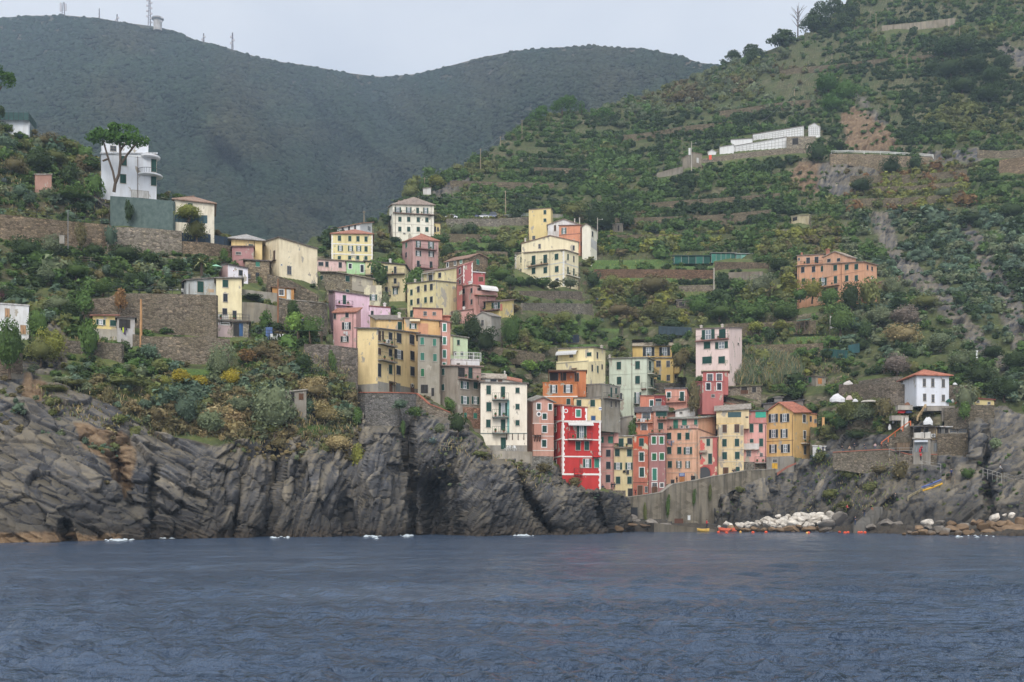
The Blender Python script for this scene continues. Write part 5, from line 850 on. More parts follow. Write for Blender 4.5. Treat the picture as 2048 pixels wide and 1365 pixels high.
def rockdisp(p,sd,px,deg):
    r=np.zeros((len(p),2)); wt=np.zeros(len(p)); K=sorted(deg)
    for k,x in enumerate(K):
        w=np.ones(len(p))
        if k>0: w=np.minimum(w,np.clip((px-(K[k-1]+x)/2)/60+.5,0,1))
        if k<len(K)-1: w=np.minimum(w,np.clip(((K[k+1]+x)/2-px)/60+.5,0,1))
        m=w>0
        if m.any(): r[m]+=w[m][:,None]*rockdisp_(p[m],sd+k,deg[x]); wt+=w
    return r/np.maximum(wt,1e-6)[:,None]
def terrain(name,layer,x0,x1,nx,ny,top,bot,rocks,ochre,grass,guls,terr,sd,label,mat):
    px=np.repeat(np.linspace(x0,x1,nx)[None,:],ny,0); t=np.linspace(0,1,ny)[:,None]; yt=ip(top,px[0])[None,:]; yb=ip(bot,px[0])[None,:]; py=yb+(yt-yb)*t
    D=LAY[layer](px,py)
    for pl,w,dd in guls: D=D+dd*np.exp(-(segdist(px,py,pl)/w)**2)
    hb=np.zeros(D.shape)
    for fc in FACES:
        if layer not in fc[6]: continue
        p0,p1=facecols(fc,px[0]); i0,i1=np.searchsorted(px[0],p0-1.5),np.searchsorted(px[0],p1+1.5)
        if i1<=i0: continue
        Y,ytp,ybp=face_eval(fc,px[0,i0:i1]); dp=fc[5]; sub=D[:,i0:i1]; y=py[:,i0:i1]
        m=(y<ybp[None]+.5)&(y>ytp[None]-2)&(sub<Y[None]+.8)&(sub>Y[None]-18); sub[m]=(np.broadcast_to(Y[None],sub.shape)+.8)[m]
        m2=(y<=ytp[None]-2)&(y>ytp[None]-12)&(sub<Y[None]+dp)&(sub>Y[None]-18); sub[m2]=(np.broadcast_to(Y[None],sub.shape)+dp)[m2]
        hb[:,i0:i1][(y<ybp[None]+14)&(y>ytp[None]-8)]=1
    # soften the seat of each wall a little
    P=np.stack([(px-CX)/F*D,D,CH+(HY-py)/F*D],2)
    jx=px+14*(fbm(P.reshape(-1,3)/6,3,sd+90).reshape(px.shape)-.5)*2; jy=py+14*(fbm(P.reshape(-1,3)/6,3,sd+91).reshape(px.shape)-.5)*2
    rk=np.zeros(D.shape)
    for q in rocks: rk[inpoly(jx,jy,q)]=1
    oc=np.zeros(D.shape)
    for q in ochre: oc[inpoly(jx,jy,q)]=1
    gr=np.zeros(D.shape)
    for q in grass: gr[inpoly(px+(jx-px)*.4,py+(jy-py)*.3,q)]=1
    def blur(a,k=1):
        for _ in range(k):
            b=a.copy(); b[1:-1,1:-1]=(a[1:-1,1:-1]*2+a[:-2,1:-1]+a[2:,1:-1]+a[1:-1,:-2]+a[1:-1,2:])/6; a=b
        return a
    rk=blur(rk,3); oc=blur(oc,3); gr=blur(gr,1)
    if terr:
        hh,amp=terr; z=P[...,2]; s=z/hh+.6*(fbm(P.reshape(-1,3)*np.array([1,1,.0])/30,2,sd+7).reshape(z.shape)); f=s-np.floor(s); st=np.clip((f-.55)/.4,0,1); st=st*st*(3-2*st)
        P[...,2]=z+(st-f)*hh*amp*(1-rk)*(1-hb)*np.clip((z-12)/8,0,1)
    gx=np.gradient(P,axis=1);gy=np.gradient(P,axis=0); N=np.cross(gx,gy); N/=np.linalg.norm(N,axis=2,keepdims=True)+1e-9
    N=N*.6+np.array([0,-.4,0]); N[...,2]*=.6
    d=np.zeros(D.shape); mk=rk>.02; tn=np.full(D.shape,.5); rr=rockdisp(P[mk],sd,px[mk],{200:-28,640:78,1020:58} if layer=='A' else {1400:80,1750:60,2000:40}); d[mk]=rr[:,0]; tn[mk]=rr[:,1]; d2=.8*(fbm(P.reshape(-1,3)/2.5,3,sd+77).reshape(D.shape)-.5)+1.5*(fbm(P.reshape(-1,3)/9,3,sd+78).reshape(D.shape)-.5)
    e=np.where(rk>0,d*rk,0)+d2*(1-rk)
    e=np.where(hb>0,np.minimum(e,0)*.25,e); e[-2:]=np.minimum(e[-2:],.3)
    P=P+N*e[...,None]
    # the land goes on behind the skyline
    rows=[P]; last=P[-1]; A3=np.stack([rk,gr,oc,tn],2); cols=[A3]
    for k,(dd,dz) in enumerate(((3,.2),(8,-.5),(16,-2),(30,-7),(60,-20),(110,-45),(200,-110))):
        dirv=np.stack([last[:,0]/last[:,1],np.ones(nx),np.zeros(nx)],1); rows.append((last+dirv*dd+np.array([0,0,dz]))[None]); cols.append(A3[-1:])
    P=np.concatenate(rows,0); A3=np.concatenate(cols,0); n=P.shape[0]
    idx=np.arange(n*nx).reshape(n,nx); Fq=np.stack([idx[:-1,:-1],idx[:-1,1:],idx[1:,1:],idx[1:,:-1]],2).reshape(-1,4)
    ob=npmesh(name,P.reshape(-1,3),Fq,mat,A3.reshape(-1,4),'cover'); tag(ob,label,None,None,'structure'); return ob
def landmat():
    m,nt,b=newmat('land'); L=nt.links.new; co=texco(nt); a=nd(nt,'ShaderNodeAttribute',attribute_name='cover'); sp=nd(nt,'ShaderNodeSeparateColor'); L(a.outputs['Color'],sp.inputs[0])
    geo=nd(nt,'ShaderNodeNewGeometry'); sn=nd(nt,'ShaderNodeSeparateXYZ'); L(geo.outputs['True Normal'],sn.inputs[0]); ps=nd(nt,'ShaderNodeSeparateXYZ'); L(geo.outputs['Position'],ps.inputs[0])
    n1=noise(nt,co,.12,6,.6); n2=noise(nt,co,.55,6,.65); n3=noise(nt,co,2.4,4)
    bed=noise(nt,mapping(nt,co,(.25,.25,1.6),(0,math.radians(-35),0)),1.0,5,.6,.4)
    bed=math_(nt,'ADD',math_(nt,'MULTIPLY',a.outputs['Alpha'],.75),math_(nt,'MULTIPLY',bed,.3))
    rock=ramp(nt,bed,[(.25,C((42,42,44))),(.42,C((68,69,74))),(.58,C((92,92,94))),(.74,C((140,132,118)))])
    rock=mix(nt,ramp(nt,n1,[(.4,(0,0,0)),(.62,(.75,.75,.75))]),rock,mix(nt,ramp(nt,a.outputs['Alpha'],[(.3,(.0,.0,.0)),(.7,(1,1,1))]),C((50,49,47)),C((104,97,86))))
    rock=mix(nt,ramp(nt,n2,[(.5,(0,0,0)),(.75,(.55,.55,.55))]),rock,C((88,91,100)))
    # lichen and dust settle on ledges
    rock=mix(nt,math_(nt,'MULTIPLY',ramp(nt,sn.outputs[2],[(.35,(0,0,0)),(.75,(1,1,1))]),.45),rock,C((116,106,84)))
    # black lichen of the splash zone
    sz=math_(nt,'ADD',math_(nt,'MULTIPLY',ps.outputs[2],.07),math_(nt,'MULTIPLY',n1,.9)); rock=mix(nt,ramp(nt,sz,[(.62,(.62,.62,.62)),(1.05,(0,0,0))]),rock,C((42,40,38)))
    # wet tidal belt
    wz=math_(nt,'ADD',ps.outputs[2],math_(nt,'MULTIPLY',n2,-2.2))
    rock=mix(nt,ramp(nt,math_(nt,'MULTIPLY',math_(nt,'ADD',wz,2.0),.2,True),[(.1,(1,1,1)),(.62,(0,0,0))]),rock,ramp(nt,n3,[(.35,C((46,42,38))),(.65,C((78,66,52)))]))
    soil=ramp(nt,n2,[(.28,C((56,60,40))),(.45,C((72,76,48))),(.6,C((84,88,56))),(.8,C((98,94,66)))])
    soil=mix(nt,ramp(nt,n1,[(.42,(0,0,0)),(.6,(.8,.8,.8))]),soil,ramp(nt,n3,[(.35,C((52,64,38))),(.65,C((76,88,48)))]))
    st=nd(nt,'ShaderNodeTexVoronoi'); st.inputs['Scale'].default_value=1.1; L(mapping(nt,co,(1,1,1.8)),st.inputs['Vector']); ss=nd(nt,'ShaderNodeSeparateColor'); L(st.outputs['Color'],ss.inputs[0])
    stone=ramp(nt,ss.outputs[0],[(0,C((74,66,54))),(.5,C((104,94,78))),(1,C((136,126,108)))])
    soil=mix(nt,ramp(nt,sn.outputs[2],[(.25,(.8,.8,.8)),(.5,(0,0,0))]),soil,stone); soil=mix(nt,ramp(nt,sn.outputs[2],[(.7,(0,0,0)),(.88,(.7,.7,.7))]),soil,ramp(nt,n2,[(.35,C((78,92,50))),(.6,C((102,108,60))),(.75,C((116,108,74)))]))
    grass=ramp(nt,n3,[(.3,C((64,84,44))),(.6,C((84,106,54))),(.8,C((108,116,66)))])
    och=ramp(nt,n2,[(.3,C((84,68,54))),(.5,C((118,96,72))),(.75,C((152,132,104)))])
    col=mix(nt,sp.outputs[0],soil,rock); col=mix(nt,sp.outputs[1],col,grass); col=mix(nt,math_(nt,'MULTIPLY',sp.outputs[2],.85),col,och)
    L(col,b.inputs['Base Color']); b.inputs['Roughness'].default_value=.9
    h=math_(nt,'ADD',n2,math_(nt,'MULTIPLY',n3,.5)); bump(nt,b,h,.7,.4); return m
LAND=landmat()
terrain('headland','A',-220,1262,760,470,TOPA,BOTA,rocksA,ochreA,grassA,gulA,(3.2,.55),3,None,LAND)
terrain('hillside','B',540,2250,760,520,TOPB,BOTB,rocksB,ochreB,grassB,gulB,(4.2,.75),5,None,LAND)
# ================================================================ vegetation
PAL={'dk':(54,68,40),'md':(74,94,50),'br':(96,88,62),'ol':(94,98,58),'yg':(112,114,56),'gg':(98,106,80),'ru':(112,88,58),'bg':(82,98,80),'pu':(96,66,70),'st':(136,122,88),'yl':(140,128,48),'lt':(104,130,62),'pi':(62,88,38),'ba':(112,104,96)}
def vcol(k,j=.12,a=1.45):
    c=np.array(C(PAL[k])[:3])*a; return np.clip(c*(1+rng.normal(0,j))*(1+rng.normal(0,j*.22,3)),.004,.8)
def crown(n,lobes,ls,seed,up=.25,rag=.25,tri=False,droop=0):
    r=np.random.default_rng(seed); lobes=np.array(lobes,float); w=(lobes[:,3]*lobes[:,4]*lobes[:,5])**.66; k=r.choice(len(lobes),n,p=w/w.sum())
    d=r.normal(size=(n,3)); d[:,2]+=up; d/=np.linalg.norm(d,axis=1,keepdims=True); rad=1-rag*r.random(n)**1.5+.16*r.random(n)**4
    P=lobes[k,:3]+d*lobes[k,3:]*rad[:,None]
    nn=d+r.normal(size=(n,3))*.6; nn/=np.linalg.norm(nn,axis=1,keepdims=True)
    t=np.cross(nn,r.normal(size=(n,3))); t/=np.linalg.norm(t,axis=1,keepdims=True); b=np.cross(nn,t)
    if droop: b[:,2]-=droop; 
    s=ls*(.6+.8*r.random(n))[:,None]; s2=s*.62
    if tri: V=np.stack([P-t*s*.6,P+t*s*.6,P+b*s2*1.5],1)
    else: V=np.stack([P-t*s*.5,P-b*s2*.5,P+t*s*.5,P+b*s2*.5],1)
    m=V.shape[1]; Fc=np.arange(n*m).reshape(n,m); v=(.84+.32*r.random(n)); g=1+.08*(r.random(n)-.5)
    T=np.stack([v*g,v,v*(2-g),np.ones(n)],1); return V.reshape(-1,3),Fc,np.repeat(T,m,0)
def blob(n,seed,flat=1.0):
    """irregular rounded bush: several lobes in a unit box resting on z=0"""
    r=np.random.default_rng(seed); L=[(0,0,.48,.40,.40,.46)]
    for _ in range(n):
        a=r.random()*6.283; q=.16+.2*r.random(); s=.16+.15*r.random(); L.append((q*math.cos(a),q*math.sin(a),.2+.6*r.random(),s,s,s*flat))
    return L
SM=[crown(95,blob(5,s),.2,s,tri=True) for s in range(8)]             # hillside bushes
BIG=[crown(1300,blob(11,40+s),.068,40+s,rag=.32) for s in range(3)]
MD=[crown(420,blob(7,20+s),.13,20+s) for s in range(6)]
def corem(seed,quad=False):
    """inner mass of twigs that stops the view through a crown"""
    bpy_v=[];r=np.random.default_rng(seed)
    nu,nv=9,6; V=[];Fq=[]
    for j in range(nv+1):
        for i in range(nu):
            a=2*math.pi*i/nu; b=-math.pi/2+math.pi*j/nv; q=.33*(1+.35*(r.random()-.5)); V.append((q*math.cos(b)*math.cos(a),q*math.cos(b)*math.sin(a),.46+q*1.1*math.sin(b)))
    for j in range(nv):
        for i in range(nu): k=(i+1)%nu; Fq+= [(j*nu+i,j*nu+k,(j+1)*nu+k),(j*nu+i,(j+1)*nu+k,(j+1)*nu+i)]
    if quad: Fq=[(j*nu+i,j*nu+(i+1)%nu,(j+1)*nu+(i+1)%nu,(j+1)*nu+i) for j in range(1,nv-1) for i in range(nu)]
    return np.array(V),np.array(Fq)
CORES=[corem(90+k) for k in range(4)]
SMC=[]
for k,(V,Fc,T) in enumerate(SM):
    cv,cf=CORES[k%4]; SMC.append((np.concatenate([V,cv]),np.concatenate([Fc,cf+len(V)]),np.concatenate([T,np.tile([.8,.8,.78,1],(len(cv),1))])))
def gather(name,label,items,protos,cat=None,kind='stuff'):
    """items: (pos3, width, height, colour) -> ONE mesh"""
    Vs=[];Fs=[];Ts=[];o=0
    for p,w,hh,c in items:
        V,Fc,T=protos[rng.integers(len(protos))]; a=rng.random()*6.283; ca,sa=math.cos(a),math.sin(a)
        X=V[:,0]*ca-V[:,1]*sa; Y=V[:,0]*sa+V[:,1]*ca; Vs.append(np.stack([X*w+p[0],Y*w+p[1],V[:,2]*hh+p[2]],1)); Fs.append(Fc+o); o+=len(V)
        t=T.copy(); t[:,:3]*=c; Ts.append(t)
    ob=npmesh(name,np.concatenate(Vs),np.concatenate(Fs),LEAF,np.concatenate(Ts)); tag(ob,label,cat,None,kind); return ob
def blocked(px,py,wp,hp,D):
    m=hidden(np.array([px,px-wp*.45,px+wp*.45,px,px-wp*.4,px+wp*.4,px]),np.array([py-hp*.5,py-hp*.5,py-hp*.5,py-hp,py-hp*.1,py-hp*.1,py-1]))
    f=m<1e8
    if (f&(m>D-4)).any(): return True
    return bool(f[[0,3,6]].all())
# ---------------------------------------------------------------- naming by surroundings
LMK=[(h.px,h.py,h.short) for h in HOUSES]+[(872,372,'the first bare utility pole'),(1540,300,'the cemetery road'),(1750,330,'the guard rail'),(1830,30,'the hilltop road wall'),(1900,160,'the rocky gully'),(1980,520,'the bare rock rib'),(1500,720,'the reed bed'),(1300,525,'the bright grass terraces'),(1480,515,'the netted greenhouse'),(115,420,'the lane railing'),(280,480,'the ivy curtains'),(330,560,'the palm'),(600,800,'the olive tree'),(130,790,'the cliff-edge railing'),(420,760,'the yellow gorse'),(760,850,'the rubble buttress'),(1880,960,'the kayaks')]
SZ=lambda w:'large' if w>46 else 'mid-sized' if w>26 else 'small'
CN={'dk':'dark green','md':'mid green','br':'brownish','ol':'olive green','yg':'yellow-green','gg':'grey-green','ru':'rust-coloured','bg':'blue-green','pu':'purplish','st':'straw-coloured','yl':'yellow-flowering','lt':'bright green','pi':'fresh green','ba':'grey leafless'}
USED={}
def autolabel(kind,px,py,w,ck):
    L=sorted(LMK,key=lambda t:(t[0]-px)**2+1.6*(t[1]-py)**2)[:6]
    for t in L:
        dx,dy=px-t[0],py-t[1]; rel='above' if dy<-abs(dx)*.7 else 'below' if dy>abs(dx)*.7 else ('left of' if dx<0 else 'right of')
        if abs(dx)+abs(dy)>170: rel='far '+rel
        for tpl in ('%s %s %s %s %s'%(SZ(w),CN[ck],kind,rel,t[2]),):
            if tpl not in USED and len(tpl.split())<=16: USED[tpl]=1; return tpl,None
    for t in L:
        for t2 in L:
            if t2 is t: continue
            s='%s %s %s between %s and %s'%(SZ(w),CN[ck],kind,t[2],t2[2])
            if s not in USED and len(s.split())<=16: USED[s]=1; return s,None
    s='%s %s %s near %s'%(SZ(w),CN[ck],kind,L[0][2]); USED[s]=1; return s,'%s %ss near %s'%(CN[ck],kind,L[0][2])
# ---------------------------------------------------------------- individual trees and bushes
_pm={}
def protomesh(key,fn):
    if key not in _pm:
        V,Fc,T=fn(); ob=npmesh('crown',V,Fc,LEAF,T,link=False); _pm[key]=ob.data; bpy.data.objects.remove(ob)
    return _pm[key]
def withcore(c,seed,s=1.0):
    V,Fc,T=c; cv,cf=corem(seed,Fc.shape[1]==4); cv=cv*s
    return np.concatenate([V,cv]),np.concatenate([Fc,cf+len(V)]),np.concatenate([T,np.tile([.75,.75,.72,1],(len(cv),1))])
def trunkmesh(key,seed):
    if key in _pm: return _pm[key]
    r=random.Random(seed); b=MB(); p=np.array([0,0,-.08]); q=p
    pts=[p]
    for k in range(4): q=q+np.array([r.uniform(-.05,.05),r.uniform(-.05,.05),.14]); pts.append(q)
    for i in range(4): b.tube(pts[i],pts[i+1],.05-.008*i,.05-.008*(i+1),n=6)
    for k in range(5):
        a=k*1.26+r.random(); s=pts[2+k%3]; e=s+np.array([.26*math.cos(a),.26*math.sin(a),.22+.1*r.random()]); b.tube(s,e,.022,.008,n=5)
    ob=b.build('trunk',BARK); me=ob.data; bpy.data.objects.remove(ob); _pm[key]=me; return me
def setcol(o,c): o.color=(float(c[0]),float(c[1]),float(c[2]),1)
NPLANT=[0]
def plant(name,cat,px,py,wp,hp,ck,layer='B',label=None,D=None,tree=None,proto=None,lift=.04,group=None,force=False):
    D=D if D is not None else GD(layer,px,py)-.4
    mk=hidden(np.array([px,px-wp*.4,px+wp*.4,px]),np.array([py-hp*.5,py-hp*.5,py-hp*.5,py-2])).min(); w=wp/F*D
    if mk<D+w*.6 and mk>D-14:
        D=mk-w*.58; y2=py
        while GD(layer,px,y2)>D and y2<py+30: y2+=3
        hp+=y2-py; py=y2
    w=wp/F*D; hh=hp/F*D; p=W3(px,py,D); p[2]-=lift*hh
    if label is None: label,group=autolabel(cat,px,py,wp,ck)
    k=int(rng.integers(6)); me=protomesh('large%d'%(k%3),lambda:withcore(BIG[k%3],210+k)) if wp>44 else protomesh('bush%d'%k,lambda:withcore(MD[k],200+k)); tree=wp>24 if tree is None else tree
    if tree:
        root=empty(name,p); c=bpy.data.objects.new('crown',me); COL.objects.link(c); c.parent=root; c.scale=(w,w,hh*.9); c.location=(0,0,hh*.1); c.rotation_euler=(0,0,rng.random()*6.28)
        t=bpy.data.objects.new('trunk',trunkmesh('trunk%d'%(k%3),k)); COL.objects.link(t); t.parent=root; t.scale=(w,w,hh)
    else:
        root=bpy.data.objects.new(name,me); COL.objects.link(root); root.location=p; root.scale=(w,w,hh); c=root; root.rotation_euler=(0,0,rng.random()*6.28)
    setcol(c,vcol(ck,.1)); tag(root,label,cat,group); NPLANT[0]+=1; return root
BT='bush'
for a in [ # px,py(base),w,h,colour,layer,name,label
 (548,838,104,92,'gg','A','olive_tree','spreading grey-green olive tree over the tiny stone hut'),(552,666,44,24,'dk','A',BT,'dense dark green clipped bush by the little blue door'),(606,742,46,42,'dk','A',BT,'spiky dark bush under the rubble cliff wall'),(915,869,37,48,'dk','A','tree','dense dark green tree rooted at the mottled house corner'),
 (20,716,64,84,'md','A','tree',None),(80,728,58,58,'ol','A','tree',None),(106,702,54,46,'yg','A','tree',None),(178,688,44,54,'md','A','tree',None),(140,652,50,46,'dk','A',BT,None),(30,606,72,32,'dk','A',BT,None),(168,602,40,24,'md','A',BT,None),(118,628,58,42,'gg','A','tree',None),(16,604,52,26,'pu','A',BT,'dark purplish bougainvillea bush at the photo edge'),(75,652,46,44,'md','A','tree',None),(178,717,27,30,'bg','A',BT,'round dark blue-green bush on the garden wall'),(300,712,42,28,'bg','A',BT,None),(318,748,42,32,'ol','A',BT,None),(250,745,26,18,'gg','A',BT,None),
 (362,770,54,32,'yl','A','gorse_bush','big yellow-flowering gorse bush on the mid terrace'),(398,776,44,28,'yl','A','gorse_bush','second yellow gorse bush, just right of the biggest one'),(462,772,50,34,'yl','A','gorse_bush','yellow gorse bush nearest the olive tree'),(330,775,30,26,'yg','A',BT,None),(495,728,44,30,'ru','A',BT,'rust-tinged bush beneath the garage wall'),(520,716,50,28,'br','A',BT,None),(440,730,54,44,'gg','A',BT,None),(472,755,36,24,'ol','A',BT,None),
 (190,517,48,34,'dk','A','tree',None),(250,527,64,40,'dk','A','tree',None),(300,530,40,30,'dk','A','tree',None),(355,547,44,32,'dk','A','tree',None),(272,577,48,34,'dk','A',BT,None),(337,579,44,26,'dk','A',BT,None),(212,549,22,22,'bg','A',BT,'round blue-green bush by the rail fence'),(50,520,64,48,'dk','A','tree',None),(105,512,48,44,'gg','A','tree',None),(150,560,60,40,'md','A','tree',None),(92,566,46,34,'gg','A','tree',None),(130,540,40,30,'ol','A',BT,None),(205,590,46,30,'md','A',BT,None),(240,592,30,20,'ru','A',BT,None),(162,468,28,26,'br','A',BT,'brownish bush growing from the lane wall'),(221,466,28,20,'bg','A',BT,'blue-green bush at the corner of the grey ivy wall'),
 (79,344,66,46,'dk','A',BT,None),(138,372,38,52,'dk','A','tree',None),(178,340,44,26,'md','A',BT,None),(97,296,56,26,'br','A',BT,None),(30,350,50,40,'br','A',BT,None),(110,330,50,34,'ol','A',BT,None),(190,366,40,24,'md','A',BT,None),(150,404,90,22,'md','A',BT,None),(60,410,30,24,'bg','A',BT,None),(40,396,30,30,'bg','A',BT,None),(95,400,34,26,'gg','A',BT,None),(15,300,40,30,'bg','A',BT,None),(130,300,40,24,'ol','A',BT,None),
 (376,440,62,34,'yg','A',BT,'yellow-green creeper bush spilling over the brown-roofed cream house'),(392,452,46,26,'ol','A',BT,None),(360,405,36,18,'md','A',BT,None),(448,505,18,12,'md','A',BT,None),(530,640,30,20,'md','A',BT,None),(590,645,44,30,'lt','A',BT,None),(620,655,50,24,'md','A',BT,None),(665,740,18,40,'md','A',BT,'tall green creeper on the rubble cliff wall'),(505,600,44,14,'dk','A',BT,None),(585,612,30,16,'dk','A',BT,None),(520,570,14,18,'md','A',BT,None),
 (420,870,70,60,'gg','A',BT,'large grey-green reed-like bush hanging on the upper cliff'),(370,850,60,64,'bg','A',BT,None),(340,806,40,40,'bg','A',BT,None),(310,848,40,36,'br','A',BT,None),(480,830,60,40,'gg','A',BT,None),(650,850,64,46,'st','A',BT,'large straw-coloured grass tussock under the cliff path'),(630,800,60,46,'st','A',BT,None),(690,845,44,34,'gg','A',BT,None),(715,850,24,40,'md','A',BT,None),(675,905,70,40,'st','A',BT,None),(715,940,30,60,'yg','A',BT,'yellow-green succulent cascade down the grey cliff'),(735,955,18,34,'dk','A',BT,None),(618,830,30,34,'bg','A',BT,None),(800,820,34,24,'bg','A',BT,None),(830,836,36,26,'md','A',BT,None),(806,870,12,34,'md','A',BT,None),(880,866,24,22,'gg','A',BT,None),(900,812,26,18,'md','A',BT,None),(735,920,16,10,'md','A',BT,None),(200,790,34,26,'ol','A',BT,None),(110,785,66,18,'ol','A',BT,None),(250,775,80,22,'ol','A',BT,'long olive green hedge-like bush along the cliff edge'),(215,812,24,40,'br','A',BT,'brown hanging dead-leaf curtain under the cliff edge hedge'),(150,775,50,16,'ol','A',BT,None),
 (560,900,30,30,'br','A',BT,None),(545,870,40,26,'yg','A',BT,None),(270,880,26,30,'ol','A',BT,None),(290,820,30,24,'bg','A',BT,None),(240,850,36,24,'ol','A',BT,None),(1040,955,30,16,'br','A',BT,None),(1090,945,34,22,'br','A',BT,None),(1150,965,30,14,'br','A',BT,None),(960,915,40,14,'ol','A',BT,None),
 (1200,470,80,66,'dk','B','tree','large dark tree behind the ivory cottage and lamp pole'),(1255,460,44,40,'dk','B','tree',None),(1150,440,60,36,'ol','B','tree',None),
 (1223,590,52,46,'ol','B','tree','big rounded olive-yellow tree right of the big cream farmhouse'),(1186,578,32,38,'dk','B','tree',None),(1306,594,76,50,'br','B','tree',None),(1344,594,34,32,'ol','B','tree',None),(1240,638,62,36,'br','B',BT,None),(1309,642,60,36,'ol','B',BT,None),(1445,590,40,48,'dk','B','tree',None),(1476,586,44,32,'md','B',BT,None),(1522,592,56,44,'gg','B','tree',None),(1557,542,50,28,'dk','B',BT,None),(1508,642,70,38,'md','B','tree',None),(1570,642,66,42,'md','B','tree',None),(1440,640,56,34,'md','B',BT,None),(1511,666,36,26,'yg','B','tree','small yellow-green tree behind the tall pale pink house'),(1541,684,28,32,'dk','B',BT,None),(1560,664,40,22,'yg','B',BT,None),(1070,657,38,28,'md','B','tree',None),(1128,652,50,34,'ol','B','tree',None),(1347,662,44,26,'dk','B','tree',None),(1185,660,40,24,'md','B',BT,None),(1395,620,50,30,'md','B',BT,None),
 (1624,602,46,46,'yg','B','tree','rounded yellowish tree in front of the long peach house'),(1702,592,46,32,'dk','B','tree',None),(1740,592,44,46,'ol','B','tree',None),(1732,682,34,46,'dk','B','tree',None),(1757,652,64,40,'gg','B','tree',None),(1808,656,74,46,'ba','B','tree',None),(1802,692,76,46,'st','B',BT,'large straw-coloured reed clump above the white house'),(1792,752,64,52,'ba','B','tree','large grey leafless tree beside the terracotta-roofed white house'),(1783,582,48,32,'gg','B',BT,None),(1660,600,50,30,'md','B',BT,None),(1600,602,40,26,'md','B',BT,None),(1680,640,60,36,'md','B',BT,None),(1850,620,60,36,'ol','B',BT,None),(1880,700,60,40,'gg','B',BT,None),(1920,740,56,40,'gg','B',BT,None),(1960,770,60,44,'dk','B','tree',None),(2010,800,66,50,'dk','B','tree',None),(1930,800,44,36,'gg','B',BT,None),(2030,740,56,44,'dk','B','tree',None),(1985,720,50,36,'dk','B',BT,None),
 (1887,120,60,52,'dk','B','tree',None),(1930,110,60,50,'dk','B','tree',None),(1900,160,64,50,'dk','B','tree',None),(1950,150,64,48,'dk','B','tree',None),(1985,170,56,44,'dk','B','tree',None),(1925,190,56,40,'dk','B','tree',None),(1975,205,60,40,'dk','B','tree',None),(2005,145,50,44,'dk','B','tree',None),(1865,150,44,34,'dk','B',BT,None),(1655,190,60,50,'pi','B','pine_tree',None),(1690,205,56,50,'pi','B','pine_tree',None),(1665,225,50,36,'pi','B','pine_tree',None),(1636,327,44,48,'dk','B','tree','dark bushy tree at the upper end of the cemetery'),(1782,338,46,24,'dk','B',BT,'low dark round bush beneath the guard rail'),(1722,388,50,34,'dk','B',BT,None),(1831,332,32,24,'dk','B',BT,None),(1674,302,38,20,'dk','B',BT,None),(1862,436,50,30,'dk','B',BT,None),(1940,450,46,28,'dk','B',BT,None),(2020,440,56,40,'dk','B','tree',None),(1890,400,44,26,'gg','B',BT,None),
 (872,377,42,28,'yg','B','tree','bright yellow-green tree by the tiny ridge house'),(820,400,40,34,'ol','B','tree',None),(895,522,34,38,'dk','B','tree',None),(945,657,46,32,'dk','B','tree','dark green tree left of the weathered grey hut'),(1022,662,48,32,'md','B','tree',None),(790,489,32,16,'dk','B',BT,None),(800,532,24,16,'lt','B',BT,None),(828,562,44,28,'md','B','tree',None),(942,472,34,30,'dk','B','tree',None),(915,474,34,30,'gg','B','tree',None),(990,507,48,26,'dk','B',BT,None),(1000,566,56,34,'md','B','tree',None),(990,590,50,26,'md','B',BT,None),(970,680,50,26,'dk','B',BT,None),(1000,735,44,26,'md','B',BT,None),(1060,745,40,24,'lt','B',BT,None),(985,752,36,18,'ol','B',BT,None),(1120,690,40,26,'md','B',BT,None),(1075,705,44,26,'ol','B',BT,None),(880,490,40,24,'md','B',BT,None),(760,545,40,24,'md','B',BT,None),(770,500,44,22,'ol','B',BT,None),(912,645,24,28,'gg','B',BT,None),(920,690,40,26,'dk','B',BT,None),(1040,572,24,18,'dk','B',BT,'small dark topiary ball at the farmhouse corner'),(1073,571,24,16,'dk','B',BT,'dark topiary ball before the farmhouse front'),(1140,576,36,20,'gg','B','olive_tree','small olive tree at the farmhouse right corner'),(770,600,20,24,'gg','B',BT,None),(1265,850,20,14,'md','B',BT,None),(1390,800,30,44,'br','B','tree','small brownish tree left of the raspberry house'),(1700,840,60,34,'gg','B',BT,None),(1660,850,50,30,'md','B',BT,None),(1745,830,50,36,'ol','B',BT,None),(1640,910,30,14,'ol','B',BT,None),
 (1362,738,36,42,'br','B',BT,None),(1376,722,32,30,'ol','B',BT,None),(1352,712,26,26,'md','B',BT,None),(258,412,22,12,'dk','A',BT,None),(326,402,26,16,'md','A',BT,None),(1040,573,30,22,'md','B',BT,None),(1058,574,34,20,'dk','B',BT,None),(1085,576,40,20,'md','B',BT,None),(1108,578,34,16,'ol','B',BT,None),(1020,575,34,26,'dk','B',BT,None),(1700,826,70,44,'ol','B','tree',None),(1735,845,56,40,'gg','B','tree',None),(1680,860,50,30,'md','B',BT,None),(1770,815,40,26,'br','B',BT,None),(1715,880,50,22,'dk','B',BT,None),(1935,960,30,26,'md','B',BT,'green bush on the rock shelf beside the blue-coated person'),(1990,900,30,26,'gg','B',BT,None),(1700,960,40,24,'ol','B',BT,None),(1740,985,40,22,'ol','B',BT,None),(1660,1000,40,24,'ol','B',BT,None),(1690,1020,36,20,'ol','B',BT,None),(1760,950,36,20,'br','B',BT,None),(1800,940,36,18,'br','B',BT,None),(1950,790,30,20,'ol','B',BT,None),(1930,812,26,14,'md','B',BT,None),(1336,1003,10,15,'md','B',BT,None),(1388,990,8,14,'md','B',BT,None),(1420,975,8,10,'ol','B',BT,None),(1480,985,22,12,'ol','B',BT,None),(1290,1012,8,12,'ol','B',BT,None)]:
